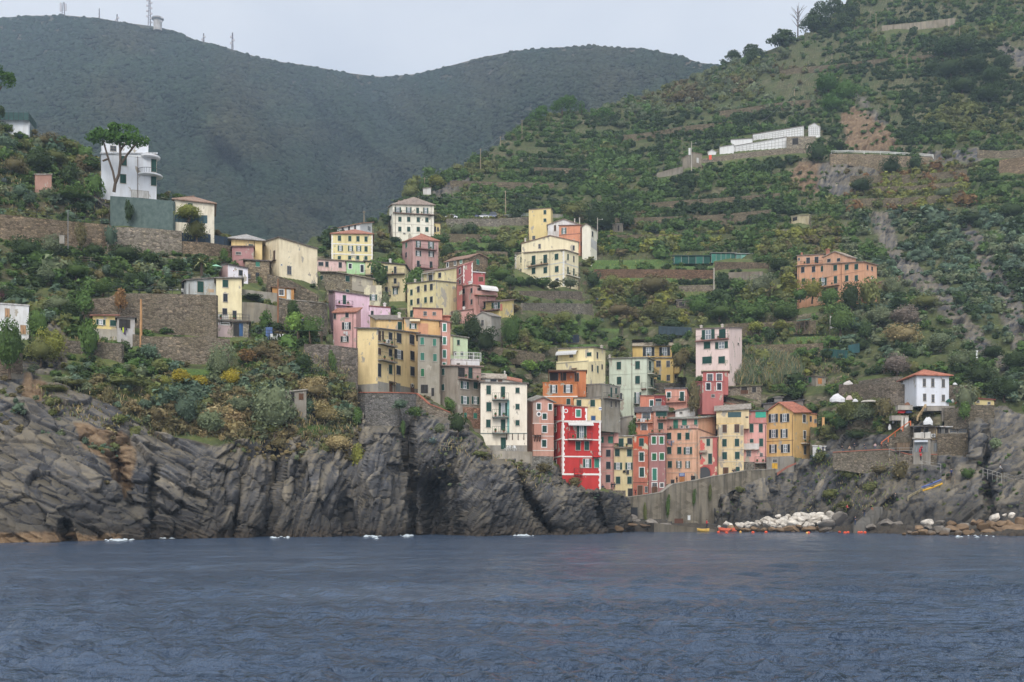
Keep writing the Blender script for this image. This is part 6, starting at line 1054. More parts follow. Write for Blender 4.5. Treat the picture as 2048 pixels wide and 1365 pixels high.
    px,py,w,hp,ck,ly,nm,lb=a; Dx=217.5 if lb and 'creeper bush spilling' in lb else None
    if nm==BT and lb is None: cat='bush'
    else: cat={'tree':'tree','olive_tree':'olive tree','gorse_bush':'gorse','pine_tree':'pine tree'}.get(nm,'bush')
    plant(nm,cat,px,py,w,hp,ck,ly,lb,D=Dx)
# olive groves on the shoulder of the hill
for k in range(34):
    px=1210+k*11+rng.integers(-6,6); py=ip(TOPB,px)+8+ (k%4)*14+rng.integers(0,6); plant('olive_tree','olive tree',px,py,15+rng.integers(0,6),13+rng.integers(0,5),'gg','B','small grey-green olive tree in the grove along the shoulder of the terraced hill',tree=False,group='olive grove on the hill shoulder')
# ---------------------------------------------------------------- pines with bare stems
def pine(name,label,z,trunk,lobes,D,cat='pine tree',ck='pi',r0=.35):
    """trunk: list of polylines in frame z; lobes: (x,y,w,h) in frame z"""
    base=W3(PX(z,trunk[0][0][0]),PY(z,trunk[0][0][1]),D); root=empty(name,base); tag(root,label,cat); b=MB()
    for i,pl in enumerate(trunk):
        P=[W3(PX(z,x),PY(z,y),D+rng.normal(0,.25)*(j>0)) for j,(x,y) in enumerate(pl)]; r=r0*(1 if i==0 else .7)
        for j in range(len(P)-1): b.tube(P[j],P[j+1],r*(1-.5*j/len(P)),r*(1-.5*(j+1)/len(P)),n=8)
    b.build('trunk',BARK,root,base)
    Ls=[]; s=1/FR[z][2]/F*D
    for x,y,w,hh in lobes:
        c=W3(PX(z,x),PY(z,y),D)-base; Ls.append((c[0],c[1],c[2],w*s/2,w*s/2*.8,hh*s/2))
        for _ in range(4): Ls.append((c[0]+rng.uniform(-.4,.4)*w*s,c[1]+rng.uniform(-.3,.3)*w*s,c[2]+rng.uniform(-.1,.35)*hh*s,w*s*.17,w*s*.17,hh*s*.24))
    V,Fc,T=crown(int(420*len(lobes)),Ls,max(.5,.085*max(l[3] for l in Ls[::5])*2),int(abs(base[0])*7)%1000,up=.5,rag=.35)
    T[:,:3]*=vcol(ck,.03,1.5); ob=npmesh('crown',V,Fc,LEAF,T); ob.parent=root; return root
pine('umbrella_pine','big umbrella pine with forked trunk leaning before the tall white villa','K',[[(778,1312),(786,1255),(812,1190),(822,1100),(820,1010),(812,960)],[(786,1250),(770,1170),(735,1070),(712,990),(700,950)],[(826,1120),(870,1055),(915,1000),(940,975)],[(740,1085),(700,1100)],[(820,1030),(850,985)]],[(690,940,200,92),(640,952,110,56),(850,905,210,100),(900,962,240,84),(770,950,150,60),(960,975,100,50)],223)
pine('umbrella_pine','umbrella pine crown cut off by the photo edge','K',[[(-60,830),(-50,700),(-20,600)],[(-50,700),(10,590)]],[(20,545,160,110),(-50,520,160,110),(60,560,80,90)],236)
pine('dark_bush','dark evergreen bush at the photo edge over the white wall','K',[[(-15,815),(-10,790)]],[(0,765,70,80)],233,cat='bush',ck='dk')
pine('pine_tree','spreading pine on the shoulder ridge, lowest of three','Y',[[(1010,620),(1015,580),(1030,545)]],[(1020,540,130,60),(1000,575,130,50),(1040,510,80,50)],480)
pine('pine_tree','middle pine of the three on the shoulder ridge','Y',[[(1165,560),(1166,520),(1160,480)]],[(1150,480,110,60),(1130,505,90,40),(1170,455,70,40)],492)
pine('pine_tree','tallest pine of the three on the shoulder ridge','Y',[[(1220,585),(1217,530),(1215,470)]],[(1215,465,110,66),(1225,500,90,44),(1210,440,70,40)],495)
pine('pine_tree','slender dark pine right of the ridge pines','Y',[[(1290,560),(1290,520),(1290,480)]],[(1290,500,50,90),(1300,530,60,50)],498)
pine('pine_tree','broad green pine group further right of the ridge pines','Y',[[(1440,600),(1440,560),(1440,520)]],[(1440,540,120,90),(1390,560,90,60),(1490,560,70,60)],497)
for x,y,w,hh,lb in ((962,70,95,120,'largest dark pine on the skyline of the hill'),(1036,28,80,70,'upper pine on the skyline touching the photo top'),(915,110,80,80,'low pine at the foot of the skyline pines'),(770,195,110,60,'lone low pine on the skyline left of the bare tree'),(1120,60,90,80,'pine just right of the skyline pines'),(1080,110,90,70,'pine below the skyline pines'),(620,290,80,60,'rounded pine where the hill meets the far ridge'),(590,262,60,50,'pale distant pine on the far ridge end'),(500,290,60,40,'small distant pine on the far ridge')):
    pine('pine_tree',lb,'X',[[(x,y+hh*.75),(x+4,y+hh*.3),(x,y)]],[(x,y+hh*.1,w*1.2,hh*.8),(x-w*.1,y+hh*.45,w*1.4,hh*.6),(x,y-hh*.25,w*.8,hh*.5),(x+w*.3,y+hh*.5,w,hh*.5)],GD('B',PX('X',x),max(ip(TOPB,PX('X',x))+1,PY('X',y+hh*.7))),ck='dk')
b=MB(); bp=W3(PX('X',842),PY('X',170),560)
for k in range(22):
    a=rng.uniform(-.9,.9); s=bp+np.array([0,0,2+8*k/22]); b.tube(s,s+np.array([math.sin(a)*6,rng.uniform(-2,2),math.cos(a)*5]),.16,.04,n=4)
b.tube(bp-np.array([0,0,3]),bp+np.array([0,0,13]),.4,.1,n=6); tag(b.build('bare_tree',M('wood',(112,100,98)),None,bp),'leafless tree fanning out on the hill skyline','tree')
# ---------------------------------------------------------------- agaves, palm, prickly pears
def agave(px,py,r,layer,label,ck=(132,150,146),n=26,D=None):
    D=D or GD(layer,px,py)-1.0; p=W3(px,py,D); R_=r/F*D; b=MB()
    for k in range(n):
        a=k*2.4; el=.15+1.15*(k/n); L=R_*(1-.25*(k/n)); d=np.array([math.cos(a)*math.cos(el),math.sin(a)*math.cos(el),math.sin(el)]); s=np.array([-math.sin(a),math.cos(a),0])*R_*.09
        m=p+d*L*.5; e=p+d*L-np.array([0,0,L*.12]); up=np.array([0,0,R_*.03]); i=len(b.v); b.v+= [tuple(p-s*.6),tuple(p+s*.6),tuple(m+s+up),tuple(m-s+up),tuple(e)]; b.f+=[(i,i+1,i+2,i+3),(i+3,i+2,i+4)]; b.m+=[0,0]
    o=b.build('agave',M('cloth',ck),None,p); tag(o,label,'agave'); return o
agave(865,888,22,'A','big pale agave rosette on the slope by the path fence'); agave(1628,922,20,'B','large grey agave below the little white kiosk'); agave(1655,916,14,'B','smaller agave right of the large grey agave'); agave(1706,928,18,'B','spiky green agave under the picnic terrace',(116,136,108)); agave(153,764,14,'A','agave arching over the cliff edge hedge',(120,140,140)); agave(255,838,14,'A','pale agave clump in the cliff scrub, upper of two'); agave(236,846,12,'A','pale agave clump in the cliff scrub, lower of two'); agave(8,366,16,'A','silvery agave on the bank at the photo edge',(150,160,160)); agave(10,275,14,'A','dark blue agave below the white terrace wall',(96,116,120)); agave(40,276,12,'A','dark blue agave beside the photo edge agave',(96,116,120)); agave(42,378,12,'A','silvery agave near the brick hut',(140,152,152)); agave(1203,645,13,'B','silver agave on the terrace under the rubble playground wall',(150,164,168)); agave(735,885,10,'A','small green agave on top of the grey cliff',(120,130,80))
p=W3(403,548,GD('A',403,548)-.6); root=empty('palm_tree',p); tag(root,'small palm with pale arching fronds by the grey terrace','palm'); b=MB(); b.tube(p-[0,0,.6],p+[0,0,2.0],.28,.22); b.build('trunk',BARK,root,p)
for k in range(22):
    b=MB(); a=k*2.4; el=1.25-1.5*(k/22); q=p+[0,0,2.0]
    prev=q
    for j in range(4):
        e2=el-.35*j; d=np.array([math.cos(a)*math.cos(e2),math.sin(a)*math.cos(e2),math.sin(e2)])*.55; s=np.array([-math.sin(a),math.cos(a),0])*(.2 if j<3 else .08); i=len(b.v); nx=prev+d; b.v+=[tuple(prev-s),tuple(prev+s),tuple(nx+s*.8),tuple(nx-s*.8)]; b.f.append((i,i+1,i+2,i+3)); b.m.append(0); prev=nx
    b.build('frond',M('cloth',(150,152,104)),root,p)
# ---------------------------------------------------------------- reeds and dry grass (stuff)
def blades(name,label,spots,lay,kc,hh=(1.6,3.2)):
    V=[];Fq=[];T=[]
    for poly,n in spots:
        xs=[q[0] for q in poly];ys=[q[1] for q in poly]; m=0
        while m<n:
            px,py=rng.uniform(min(xs),max(xs)),rng.uniform(min(ys),max(ys))
            if not inpoly(np.array([px]),np.array([py]),poly)[0]: m+=.2; continue
            m+=1
            D=GD(lay,px,py)-rng.random()*1.2; p=W3(px,py,D); H_=rng.uniform(*hh); a=rng.random()*6.28; ln=np.array([rng.normal(0,.28)*H_,rng.normal(0,.2)*H_,H_]); s=np.array([math.cos(a),math.sin(a),0])*.07; i=len(V)
            V+=[p-s*.6,p+s*.6,p+ln*.6+s,p+ln*.6-s,p+ln+np.array([ln[0]*.4,0,-.15*H_])-s*.2,p+ln+np.array([ln[0]*.4,0,-.15*H_])+s*.2]; Fq+=[(i,i+1,i+2,i+3),(i+3,i+2,i+5,i+4)]
            c=np.append(vcol(kc[rng.integers(len(kc))],.15),1); T+=[c]*6
    ob=npmesh(name,np.array(V),np.array(Fq),LEAF,np.array(T)); tag(ob,label,None,None,'stuff')
blades('reed_bed','grey-green reed bed with brown stems right of the tall pale pink house',[([(1462,770),(1470,720),(1500,705),(1560,715),(1610,735),(1600,765),(1520,770)],2600)],'B',('gg','gg','st','bg'),(1.8,3.4))
blades('dry_grass','dry straw grass and scrub on the headland',[([(300,880),(300,820),(420,790),(520,800),(560,860),(540,890),(400,890)],1400),([(580,850),(600,780),(680,780),(720,840),(700,900),(620,910)],1500),([(470,740),(560,700),(700,720),(700,760),(600,770)],800),([(830,880),(950,880),(1050,940),(1150,970),(1100,990),(950,930)],700),([(60,770),(280,780),(300,850),(200,860),(100,820)],700),([(0,300),(210,350),(215,440),(0,420)],900),([(80,620),(240,650),(260,700),(80,690)],500)],'A',('st','st','br','ol','gg'),(.3,.9))
blades('hill_grass','dry and green grass tufts on the terraces',[([(1180,470),(1420,500),(1430,620),(1180,640)],1500),([(1450,640),(1700,640),(1700,770),(1500,780)],1500),([(860,450),(1060,460),(1040,560),(880,560)],900),([(1640,905),(1800,910),(1780,1020),(1600,1030)],900),([(1700,340),(1930,340),(1900,420),(1700,420)],1200)],'B',('ol','st','lt','yg','br'),(.3,.8))
# ---------------------------------------------------------------- undergrowth (stuff)
def zonecol(px,py,lay):
    r=rng.random()
    if lay=='B':
        if 1690<px<1940 and 335<py<425: ks=('yg','ol','ru','yg','br')
        elif px>1840 and py>80 and py<270: ks=('dk','dk','dk','ol')
        elif px>1900 and py>430: ks=('dk','md','gg','bg','dk')
        elif 1680<px<1960 and 420<py<720: ks=('gg','bg','dk','gg','md')
        elif py<230 and px<1640: ks=('dk','gg','md','gg','ol','br')
        elif 1180<px<1420 and 470<py<505: ks=('yg','ol','yg','md')
        elif py<440: ks=('dk','dk','md','md','md','ol')
        else: ks=('dk','dk','md','md','md','ol','ol','br','yg')
        nz=vnoise(np.array([[px/55,py/34,0.]]),3)[0]
    else: ks=('dk','dk','md','md','bg','ol','gg','br') if py<760 else ('bg','ol','gg','br','br','st'); nz=vnoise(np.array([[px/40,py/26,0.]]),4)[0]
    t=min(.999,max(0,(nz-.5)*1.1+.5+rng.normal(0,.13))); return ks[int(t*len(ks))]
rk_all={'A':rocksA,'B':rocksB}; gr_all={'A':grassA,'B':grassB}
def scatter(lay,n,x0,x1,ymin,ymax,d0,d1,rockp,rows=False):
    it=[]; X=rng.uniform(x0,x1,n); Y=np.array([rng.uniform(ymin(x),ymax(x)) for x in X]); inr=np.zeros(n,bool); ing=np.zeros(n,bool)
    if rows:
        for _ in range(3):
            d_=LAY[lay](X,Y); z_=CH+(HY-Y)/F*d_; P_=np.stack([(X-CX)/F*d_,d_,0*X],1); s_=z_/4.2+.6*fbm(P_*np.array([1,1,.0])/30,2,12); f_=s_-np.floor(s_); e_=np.where(X*7%1<.7,(f_-.08),0)*4.2; Y=Y+e_*F/d_*.55
    for q in rk_all[lay]: inr|=inpoly(X,Y,q)
    for q in gr_all[lay]: ing|=inpoly(X,Y,q)
    Dd=LAY[lay](X,Y); CL=vnoise(np.stack([X/70,Y/13,0*X],1),31)*.65+vnoise(np.stack([X/160,Y/60,0*X],1),37)*.35; BG=vnoise(np.stack([X/45,Y/28,0*X],1),41)
    for px,py,a,g,D,cl,bg in zip(X,Y,inr,ing,Dd,CL,BG):
        if lay=='A' and 55<px<300 and py>765 and rng.random()<.6: continue
        if cl<((.345 if px<1820 or py<300 else .2) if lay=='B' else .36) and rng.random()<(.85 if lay=='B' else .6): continue
        if a and rng.random()>(.5 if lay=='B' and px>1720 and py<760 else rockp): continue
        if g and rng.random()>.06: continue
        w=rng.uniform(d0,d1)*(1.0 if rng.random()<.75 else 1.5)*(.6 if a else 1)*(1.55 if bg>.72 and rng.random()<.5 else 1)
        hh=w*rng.uniform(.55,.95); wp,hp=w/D*F,hh/D*F
        if blocked(px,py,wp,hp,D): continue
        p=W3(px,py,D-.2); p[2]-=.12*hh; it.append((p,w,hh,vcol(zonecol(px,py,lay),.1)))
    return it
itB=scatter('B',6500,780,2110,lambda x:max(-25,ip(TOPB,x)+2),lambda x:880 if x<1850 else 850,1.2,2.6,.2)+scatter('B',13500,800,2240,lambda x:max(-25,ip(TOPB,x)+2),lambda x:620,1.4,2.9,.2,True)
itB+=scatter('B',1500,1240,2060,lambda x:900,lambda x:1030,.5,1.3,.25)
itB+=scatter('B',500,640,860,lambda x:ip(TOPB,x)+2,lambda x:620,1.3,2.8,.2)
gather('hillside_undergrowth','mixed scrub, vines and low bushes covering the terraced hillside',itB,SMC)
itA=scatter('A',4800,-190,730,lambda x:ip(TOPA,x)+2,lambda x:880,.9,2.1,.28)
itA+=scatter('A',1000,-20,1240,lambda x:ip(TOPA,x)+3,lambda x:max(985,ip(TOPA,x)+30),.4,1.0,.4)
itA+=scatter('A',1300,70,720,lambda x:790,lambda x:925,.5,1.5,.75)+scatter('A',420,840,1120,lambda x:ip(TOPA,x)+2,lambda x:ip(TOPA,x)+60,.5,1.3,.7)
gather('headland_undergrowth','mixed scrub and garden growth covering the headland terraces',itA,SMC)
# ---------------------------------------------------------------- far woods
def halfball(seed):
    r=np.random.default_rng(seed); V=[(0,0,.98)];Fq=[]; nu=7
    for j,(q,zz) in enumerate(((.32,.84),(.5,.5),(.46,.1))):
        for i in range(nu): a=6.283*(i+.5*j)/nu; k=1+.3*(r.random()-.5); V.append((q*k*math.cos(a),q*k*math.sin(a),zz*(1+.2*(r.random()-.5))))
    for i in range(nu): k=(i+1)%nu; Fq.append((0,1+i,1+k))
    for j in range(2):
        for i in range(nu): k=(i+1)%nu; a=1+j*nu; c=a+nu; Fq+=[(a+i,c+i,a+k),(a+k,c+i,c+k)]
    V=np.array(V); T=np.tile([1,1,1,1.],(len(V),1)); T[:,:3]*=(.8+.4*np.random.default_rng(seed).random((len(V),1))); return V,np.array(Fq),T
HB=[halfball(300+k) for k in range(10)]
itM=[]; n=70000; X=rng.uniform(-150,1660,n); Y=ip(TOPM,X)+2+(rng.random(n)**1.0)*(560-ip(TOPM,X)); DD=DM(X,Y); ok=~((X>820)&(Y>ip(TOPB,X)+60))&~((X<520)&(Y>ip(TOPA,X)+110))
NZ=fbm(np.stack([X/120,Y/70,0*X],1),4,61); NZ2=vnoise(np.stack([X/60,Y/30,0*X],1),66)
for px,py,D,o_,q,q2 in zip(X,Y,DD,ok,NZ,NZ2):
    if not o_: continue
    if inpoly(np.array([px]),np.array([py]),[(985,275),(1020,250),(1050,205),(1100,190),(1090,210),(1060,235),(1010,290)])[0] and rng.random()<.7: continue
    w=rng.uniform(3,5.4)*(1 if D<1100 else 1.2); mt=np.clip((q-.4)*3,0,1)
    p=W3(px,py,D); p[2]-=1.4; itM.append((p,w*1.25,w*rng.uniform(.5,.85),np.clip((np.array(C((47,61,47))[:3])*(1-mt)+np.array(C((64,66,50))[:3])*mt)*.95*(1+rng.normal(0,.2))*(1.25 if q2>.8 else 1),.003,.5)))
gather('far_woods','unbroken woodland covering the far mountain',itM,HB)
# ================================================================ mountain, sea, foam
def mountain():
    nx,ny=300,150; px=np.repeat(np.linspace(-300,1700,nx)[None],ny,0); t=np.linspace(0,1,ny)[:,None]; yt=ip(TOPM,px[0])[None]; py=1000+(yt-1000)*t; D=DM(px,py); P=np.stack([(px-CX)/F*D,D,CH+(HY-py)/F*D],2)
    q=P.reshape(-1,3); P[...,1]+=(0*q[:,0]+6).reshape(D.shape)*np.clip((1-t)*6,0,1); rows=[P]; last=P[-1]
    for dd,dz in ((20,-3),(80,-25),(250,-120),(600,-330)): rows.append((last+np.stack([last[:,0]/last[:,1]*dd,np.full(nx,dd),np.full(nx,dz)],1))[None])
    P=np.concatenate(rows); n=len(P); idx=np.arange(n*nx).reshape(n,nx); Fq=np.stack([idx[:-1,:-1],idx[:-1,1:],idx[1:,1:],idx[1:,:-1]],2).reshape(-1,4)
    m,nt,b=newmat('mountain'); co=texco(nt); nt.links.new(mix(nt,ramp(nt,noise(nt,co,.02,5),[(.4,(0,0,0)),(.6,(1,1,1))]),C((52,58,44)),C((84,76,62))),b.inputs['Base Color'])
    tag(npmesh('mountain',P.reshape(-1,3),Fq,m),None,None,None,'structure')
mountain()
def sea():
    ny,nx=560,620; a=np.linspace(0,1,ny); Yr=14*(300/14)**a; xx=np.linspace(-1,1,nx); Y=np.repeat(Yr[:,None],nx,1); X=xx[None]*(Y*.62+6)
    p=np.stack([X,Y,0*X],2).reshape(-1,3); sp=(Y*.0055).ravel(); Z=np.zeros(len(p))
    for k in range(46):
        L=.5*1.11**k if k<32 else 6+ (k-32)*1.3; th=math.radians(rng.normal(14,46)); kx,ky=math.sin(th)*2*math.pi/L,math.cos(th)*2*math.pi/L; ph=rng.random()*6.28
        A=(.026*L**.85 if L<1.6 else .034*L**-.5)*(1 if L<7 else .7)
        g=.15+1.7*vnoise(np.stack([p[:,0]/(L*3.2)+k*7,p[:,1]/(L*3.2),0*p[:,0]],1),80+k)
        s=np.sin(p[:,0]*kx+p[:,1]*ky+ph+2.0*vnoise(np.stack([p[:,0]/(L*2),p[:,1]/(L*2),0*p[:,0]+k],1),130+k)); w=np.clip((L/sp-3)/4,0,1)
        Z+=A*w*g*(s+.25*(s*s-.5))
    Z+=.05*(fbm(np.stack([p[:,0]/14,p[:,1]/9,0*p[:,0]],1),3,5)-.5)
    p[:,2]=Z; idx=np.arange(ny*nx).reshape(ny,nx); Fq=np.stack([idx[:-1,:-1],idx[:-1,1:],idx[1:,1:],idx[1:,:-1]],2).reshape(-1,4)
    # the sea runs on beyond the ruffled part
    ex=[(-4000,-600,-.12),(4000,-600,-.12),(4000,2500,-.12),(-4000,2500,-.12)]; n0=len(p); p=np.concatenate([p,np.array(ex)]); Fq=np.concatenate([Fq,[[n0,n0+1,n0+2,n0+3]]])
    m,nt,b=newmat('sea_water'); co=texco(nt); L=nt.links.new
    b.inputs['Base Color'].default_value=(.046,.074,.124,1); b.inputs['Roughness'].default_value=.13; b.inputs['IOR'].default_value=1.333; b.inputs['Specular IOR Level'].default_value=.5
    h=math_(nt,'ADD',noise(nt,mapping(nt,co,(1,.6,1)),5.5,3,.65),math_(nt,'MULTIPLY',noise(nt,mapping(nt,co,(1,.6,1)),1.3,3,.55),1.7)); h=math_(nt,'MULTIPLY',h,ramp(nt,noise(nt,mapping(nt,co,(.03,.11,1)),1,4,.6,.5),[(.38,(.45,.45,.45)),(.62,(1.7,1.7,1.7))])); bump(nt,b,h,1.0,.26)
    tag(npmesh('sea',p,Fq,m,smooth=True),None,None,None,'structure')
sea()
FOAM=M('paint',(188,198,204))
def foam(name,label,spots):
    V=[];Fq=[]
    for px,py,n,wx in spots:
        for _ in range(n):
            x=px+rng.normal(0,wx); y=py+rng.normal(0,1.2)*(.6+abs(rng.normal(0,.5))); D=F*CH/(y-HY); p=W3(x,y,D); r=rng.uniform(.06,.3); i=len(V); k=7
            for q in range(k): a=6.283*q/k; V.append((p[0]+r*1.6*math.cos(a)*(.7+.6*rng.random()),p[1]+r*math.sin(a),.12))
            V.append((p[0],p[1],.22+r*.5*rng.random())); Fq+=[(i+q,i+(q+1)%k,i+k) for q in range(k)]
    tag(npmesh(name,np.array(V),np.array(Fq),FOAM),label,None,None,'stuff')
foam('foam','white foam where swell breaks along the cliff foot',[(235,1082,50,14),(262,1079,30,12),(325,1078,36,8),(745,1074,24,8),(815,1073,30,6),(1045,1072,34,8),(1060,1070,24,6),(560,1077,10,18),(1955,1075,10,30)])
# ================================================================ poles, wires, masts
PW=M('wood',(176,160,136)); PC=M('concrete',(178,172,162))
def pole(label,px,yt,yb,layer='B',r=.14,mat=PW,name='utility_pole',D=None,arm=True,lamp=False):
    D=D or GD(layer,px,yb)-.5; t,bm=W3(px,yt,D),W3(px,yb,D); root=empty(name,bm); tag(root,label,'street lamp' if lamp else 'utility pole'); b=MB(); b.tube(bm-[0,0,1.2],t,r*1.15,r*.8,n=8); b.build('post',mat,root,bm)
    if arm and not lamp: b=MB(); b.tube(t+[-.6,0,-.4],t+[.6,0,-.4],.06,n=5); b.build('crossarm',mat,root,bm)
    if lamp: b=MB(); b.tube(t+[0,0,-.8],t+[1.3,-.2,.1-.6],.05,n=5); b.build('arm',PC,root,bm); b=MB(); b.lathe(t+[1.5,-.2,-.62],[(.06,0),(.24,.04),(.2,.16),(.05,.24)],8); b.build('lamp_head',M('paint',(214,214,210)),root,bm)
    return t
wires=[]
t=[pole('bare utility pole high on the upper hill near the road wall',1752,27,66),pole('utility pole on the open upper slope beside a rusty bush',1664,108,130),pole('utility pole above the cemetery on the wire line',1589,178,200),pole('thin wire end post behind the cemetery',1520,246,258)]
wires+=[(t[0],t[1]),(t[1],t[2]),(t[2],t[3])]
t2=[pole('tall utility pole on the left shoulder ridge, uppermost of the line',1044,240,275),pole('short leaning utility pole on the ridge line',1001,273,294),pole('tall pale utility pole in the middle of the ridge line',961,298,341),pole('small lamp post by the tiny ridge house',849,355,376)]
wires+=[(t2[0],t2[1]),(t2[1],t2[2]),(t2[2],t2[3])]
t3=[pole('utility pole beside the parked cars on the coast road',1011,382,437),pole('short pole behind the tall cream palazzo',837,393,408),pole('pole standing at the long-eaved white house',728,422,444)]
wires+=[(t3[0],t3[1]),(t3[1],t3[2]),(t3[0],W3(1160,398,400))]
pole('street lamp on a tall pole by the ivory cottage',1195,436,486,lamp=True,mat=PC); pole('thick concrete lamp pole on the green terraces',1428,536,596,mat=PC,r=.2,arm=False); pole('lamp pole at the grey chapel of the cemetery',1383,284,336,lamp=True,mat=PC,D=394)
pole('short wooden pole above the rocky gully',1919,55,72); pole('thin pole in front of the rocky gully trees',1814,108,131); pole('tall varnished wood pole beside the yellow kiosk house',282,599,690,'A',r=.22,mat=M('wood',(196,152,108)),arm=False,D=185); pole('wooden pole in front of the stained concrete wall',556,558,637,'A',mat=M('wood',(158,112,84)),arm=False,D=203); pole('grey lamp pole on the railed lane',136,420,485,'A',mat=M('metal',(130,132,132)),arm=False,r=.08,D=207)
for k,(a,c) in enumerate(wires):
    b=MB(); N=8
    for i in range(N):
        f=lambda s:a+(c-a)*s-np.array([0,0,1.2*4*s*(1-s)]); b.tube(f(i/N),f((i+1)/N),.05,n=4,cap=False)
    o=b.build('overhead_wire',M('metal',(110,112,112)),None,a); tag(o,['wire from the highest hill pole down to the slope pole','wire between the slope pole and the pole above the cemetery','wire running down behind the cemetery','wire at the top of the ridge pole line','wire in the middle of the ridge pole line','wire reaching the lamp post by the ridge house','wire from the coast road pole to the palazzo','wire from the palazzo pole to the white house pole','wire running right from the coast road pole'][k],'cable')
def mast(label,z,x,yt,yb,D,w=.9,dishes=0,name='radio_mast'):
    t,bm=W3(PX(z,x),PY(z,yt),D),W3(PX(z,x),PY(z,yb),D); root=empty(name,bm); tag(root,label,'radio mast'); Hh=t[2]-bm[2]; b=MB()
    for sx,sy in((-1,-1),(1,-1),(0,1)): b.tube(bm+[sx*w,sy*w,-3],t+[sx*w*.35,sy*w*.35,0],.42,n=4)
    N=int(Hh/3)
    for k in range(N):
        z0,z1=k/N,(k+1)/N; ww=lambda s:w*(1-.65*s); b.tube(bm+[-ww(z0),-ww(z0),Hh*z0],bm+[ww(z1),-ww(z1),Hh*z1],.16,n=4); b.tube(bm+[ww(z0),-ww(z0),Hh*z0],bm+[0,ww(z1),Hh*z1],.16,n=4)
    b.build('lattice',M('metal',(112,98,104)),root,bm)
    for k in range(dishes):
        c=bm+[(1 if k%2 else -1)*w*1.6,-w,Hh*(.25+.65*k/max(1,dishes))]; b=MB(); b.tube(c,c+[0,-.9,0],1.5,1.3,n=10); b.build('dish',M('paint',(196,190,194)),root,bm)
mast('tall red and white lattice mast beside the water tower','K',1022,-30,165,1405,1.6,7); mast('broad antenna tower bristling with dishes on the mountain top','K',436,18,100,1440,2.0,9); mast('tiny antenna left of the water tower','K',800,100,160,1430,.9,2); mast('thin whip antenna on the mountain crest','K',678,60,115,1440,.4,0); mast('upper small mast on the falling ridge','K',1390,230,288,1390,.8,2); mast('lower mast with drums on the falling ridge','K',1587,225,325,1380,1.0,3)
p=W3(PX('K',1076),PY('K',180),1402); root=empty('water_tower',p); tag(root,'squat grey water tower with wide cap and dishes on the mountain ridge','water tower'); b=MB(); b.lathe(p,[(5.2,-6),(5.2,6.5),(5.6,7.5)],14); b.build('shaft',M('concrete',(178,174,172)),root,p); b=MB(); b.lathe(p+[0,0,7.5],[(6,0),(7.6,1),(7.6,2.4),(6.6,3.2),(2,3.6)],14); b.build('cap',M('concrete',(150,148,148)),root,p)
for k,(x,zz) in enumerate(((-7,8),(7,8.5),(6.5,4),(-6.5,3))): b=MB(); c=p+[x,-4,zz]; b.tube(c,c+[0,-1,0],1.3,1.1,n=10); b.build('dish',M('paint',(190,186,188)),root,p)
# ================================================================ railings and fences
def fence(name,label,z,pts,hh,layer='A',D=None,mat=IRON,step=1.6,r=.035,rails=(1,.5),cat='railing',slats=False,off=.8):
    P=[]
    for i,(x,y) in enumerate(pts):
        px,py=PX(z,x),PY(z,y); d=(D[i] if isinstance(D,(list,tuple)) else D) if D is not None else GD(layer,px,py)-off; P.append(W3(px,py,d))
    root=empty(name,P[0]); tag(root,label,cat); rb=MB(); n=0
    for a,c in zip(P[:-1],P[1:]):
        L=np.linalg.norm(c-a); k=max(1,int(L/step)); up=np.array([0,0,hh])
        for f in rails: rb.tube(a+up*f,c+up*f,r,n=4)
        if slats:
            q=int(L/.3)
            for i in range(q): s=a+(c-a)*i/q; rb.tube(s+[0,0,.1],s+up,r*.6,n=4,cap=False)
        for i in range(k+1):
            if n>60: break
            n+=1; b=MB(); s=a+(c-a)*i/k; b.tube(s-[0,0,.5],s+up,r*1.3,n=5); b.build('post',mat,root,P[0])
    rb.build('rail',mat,root,P[0]); return root
WM=M('paint',(216,216,212)); WD=M('wood',(150,138,122))
fence('guard_rail','white guard rail on the road right of the cemetery','M',[(1305,300),(1420,298),(1640,304),(1840,316),(2000,326)],1.0,'B',mat=WM,step=5,r=.14,off=1.6,rails=(1,.55))
fence('guard_rail','pale guard rail along the coast road by the parked cars','B',[(1620,258),(1700,254),(1830,248),(1990,240)],.9,'B',mat=M('metal',(176,180,182)),step=4,r=.1,off=1.4)
fence('lane_railing','long iron railing on top of the lane wall','L',[(-20,160),(130,176),(250,192),(460,212),(750,238)],1.1,'A',off=1.4)
fence('terrace_railing','black railing round the tower house terrace','L',[(1290,892),(1365,890),(1450,888),(1700,896)],1.1,'A',D=[200,199.6,199.6,199.8])
fence('terrace_railing','grey railing along the long pale terrace with white chairs','L',[(640,716),(740,716),(800,700),(1030,702),(1250,708)],1.1,'A',off=1.0)
fence('terrace_railing','railing in front of the blue door and garden below the concrete wall','A',[(440,1330),(540,1330),(720,1340),(880,1345)],1.1,'A',D=[198,198,198.5,199])
fence('garden_fence','rustic rope fence on the upper terrace','L',[(540,490),(700,500),(760,530),(890,540)],.9,'A',mat=WD,off=.6)
fence('garden_fence','brown post fence on the terrace above the pale railing','L',[(950,570),(1080,580),(1200,590),(1300,595)],.9,'A',mat=M('wood',(130,100,84)),off=.6)
fence('cliff_railing','grey cross-braced railing on the cliff edge at the photo edge','O',[(-20,830),(60,832),(200,828),(328,826)],1.2,'A',off=.5,rails=(1,.1,.55))
fence('path_fence','pale wooden fence beside the pale agave on the rocky path','V',[(342,333),(445,347),(536,352)],1.2,'A',mat=M('wood',(172,160,140)),off=.6,step=2.6)
fence('path_fence','grey railing of the footpath behind the olive tree','U',[(430,336),(500,335),(600,330),(700,318)],1.1,'A',off=.7,rails=(1,.6,.1))
fence('path_fence','bent white handrail down the steps by the tiny stone hut','U',[(362,520),(372,575),(402,650)],1.0,'A',mat=WM,off=1.0)
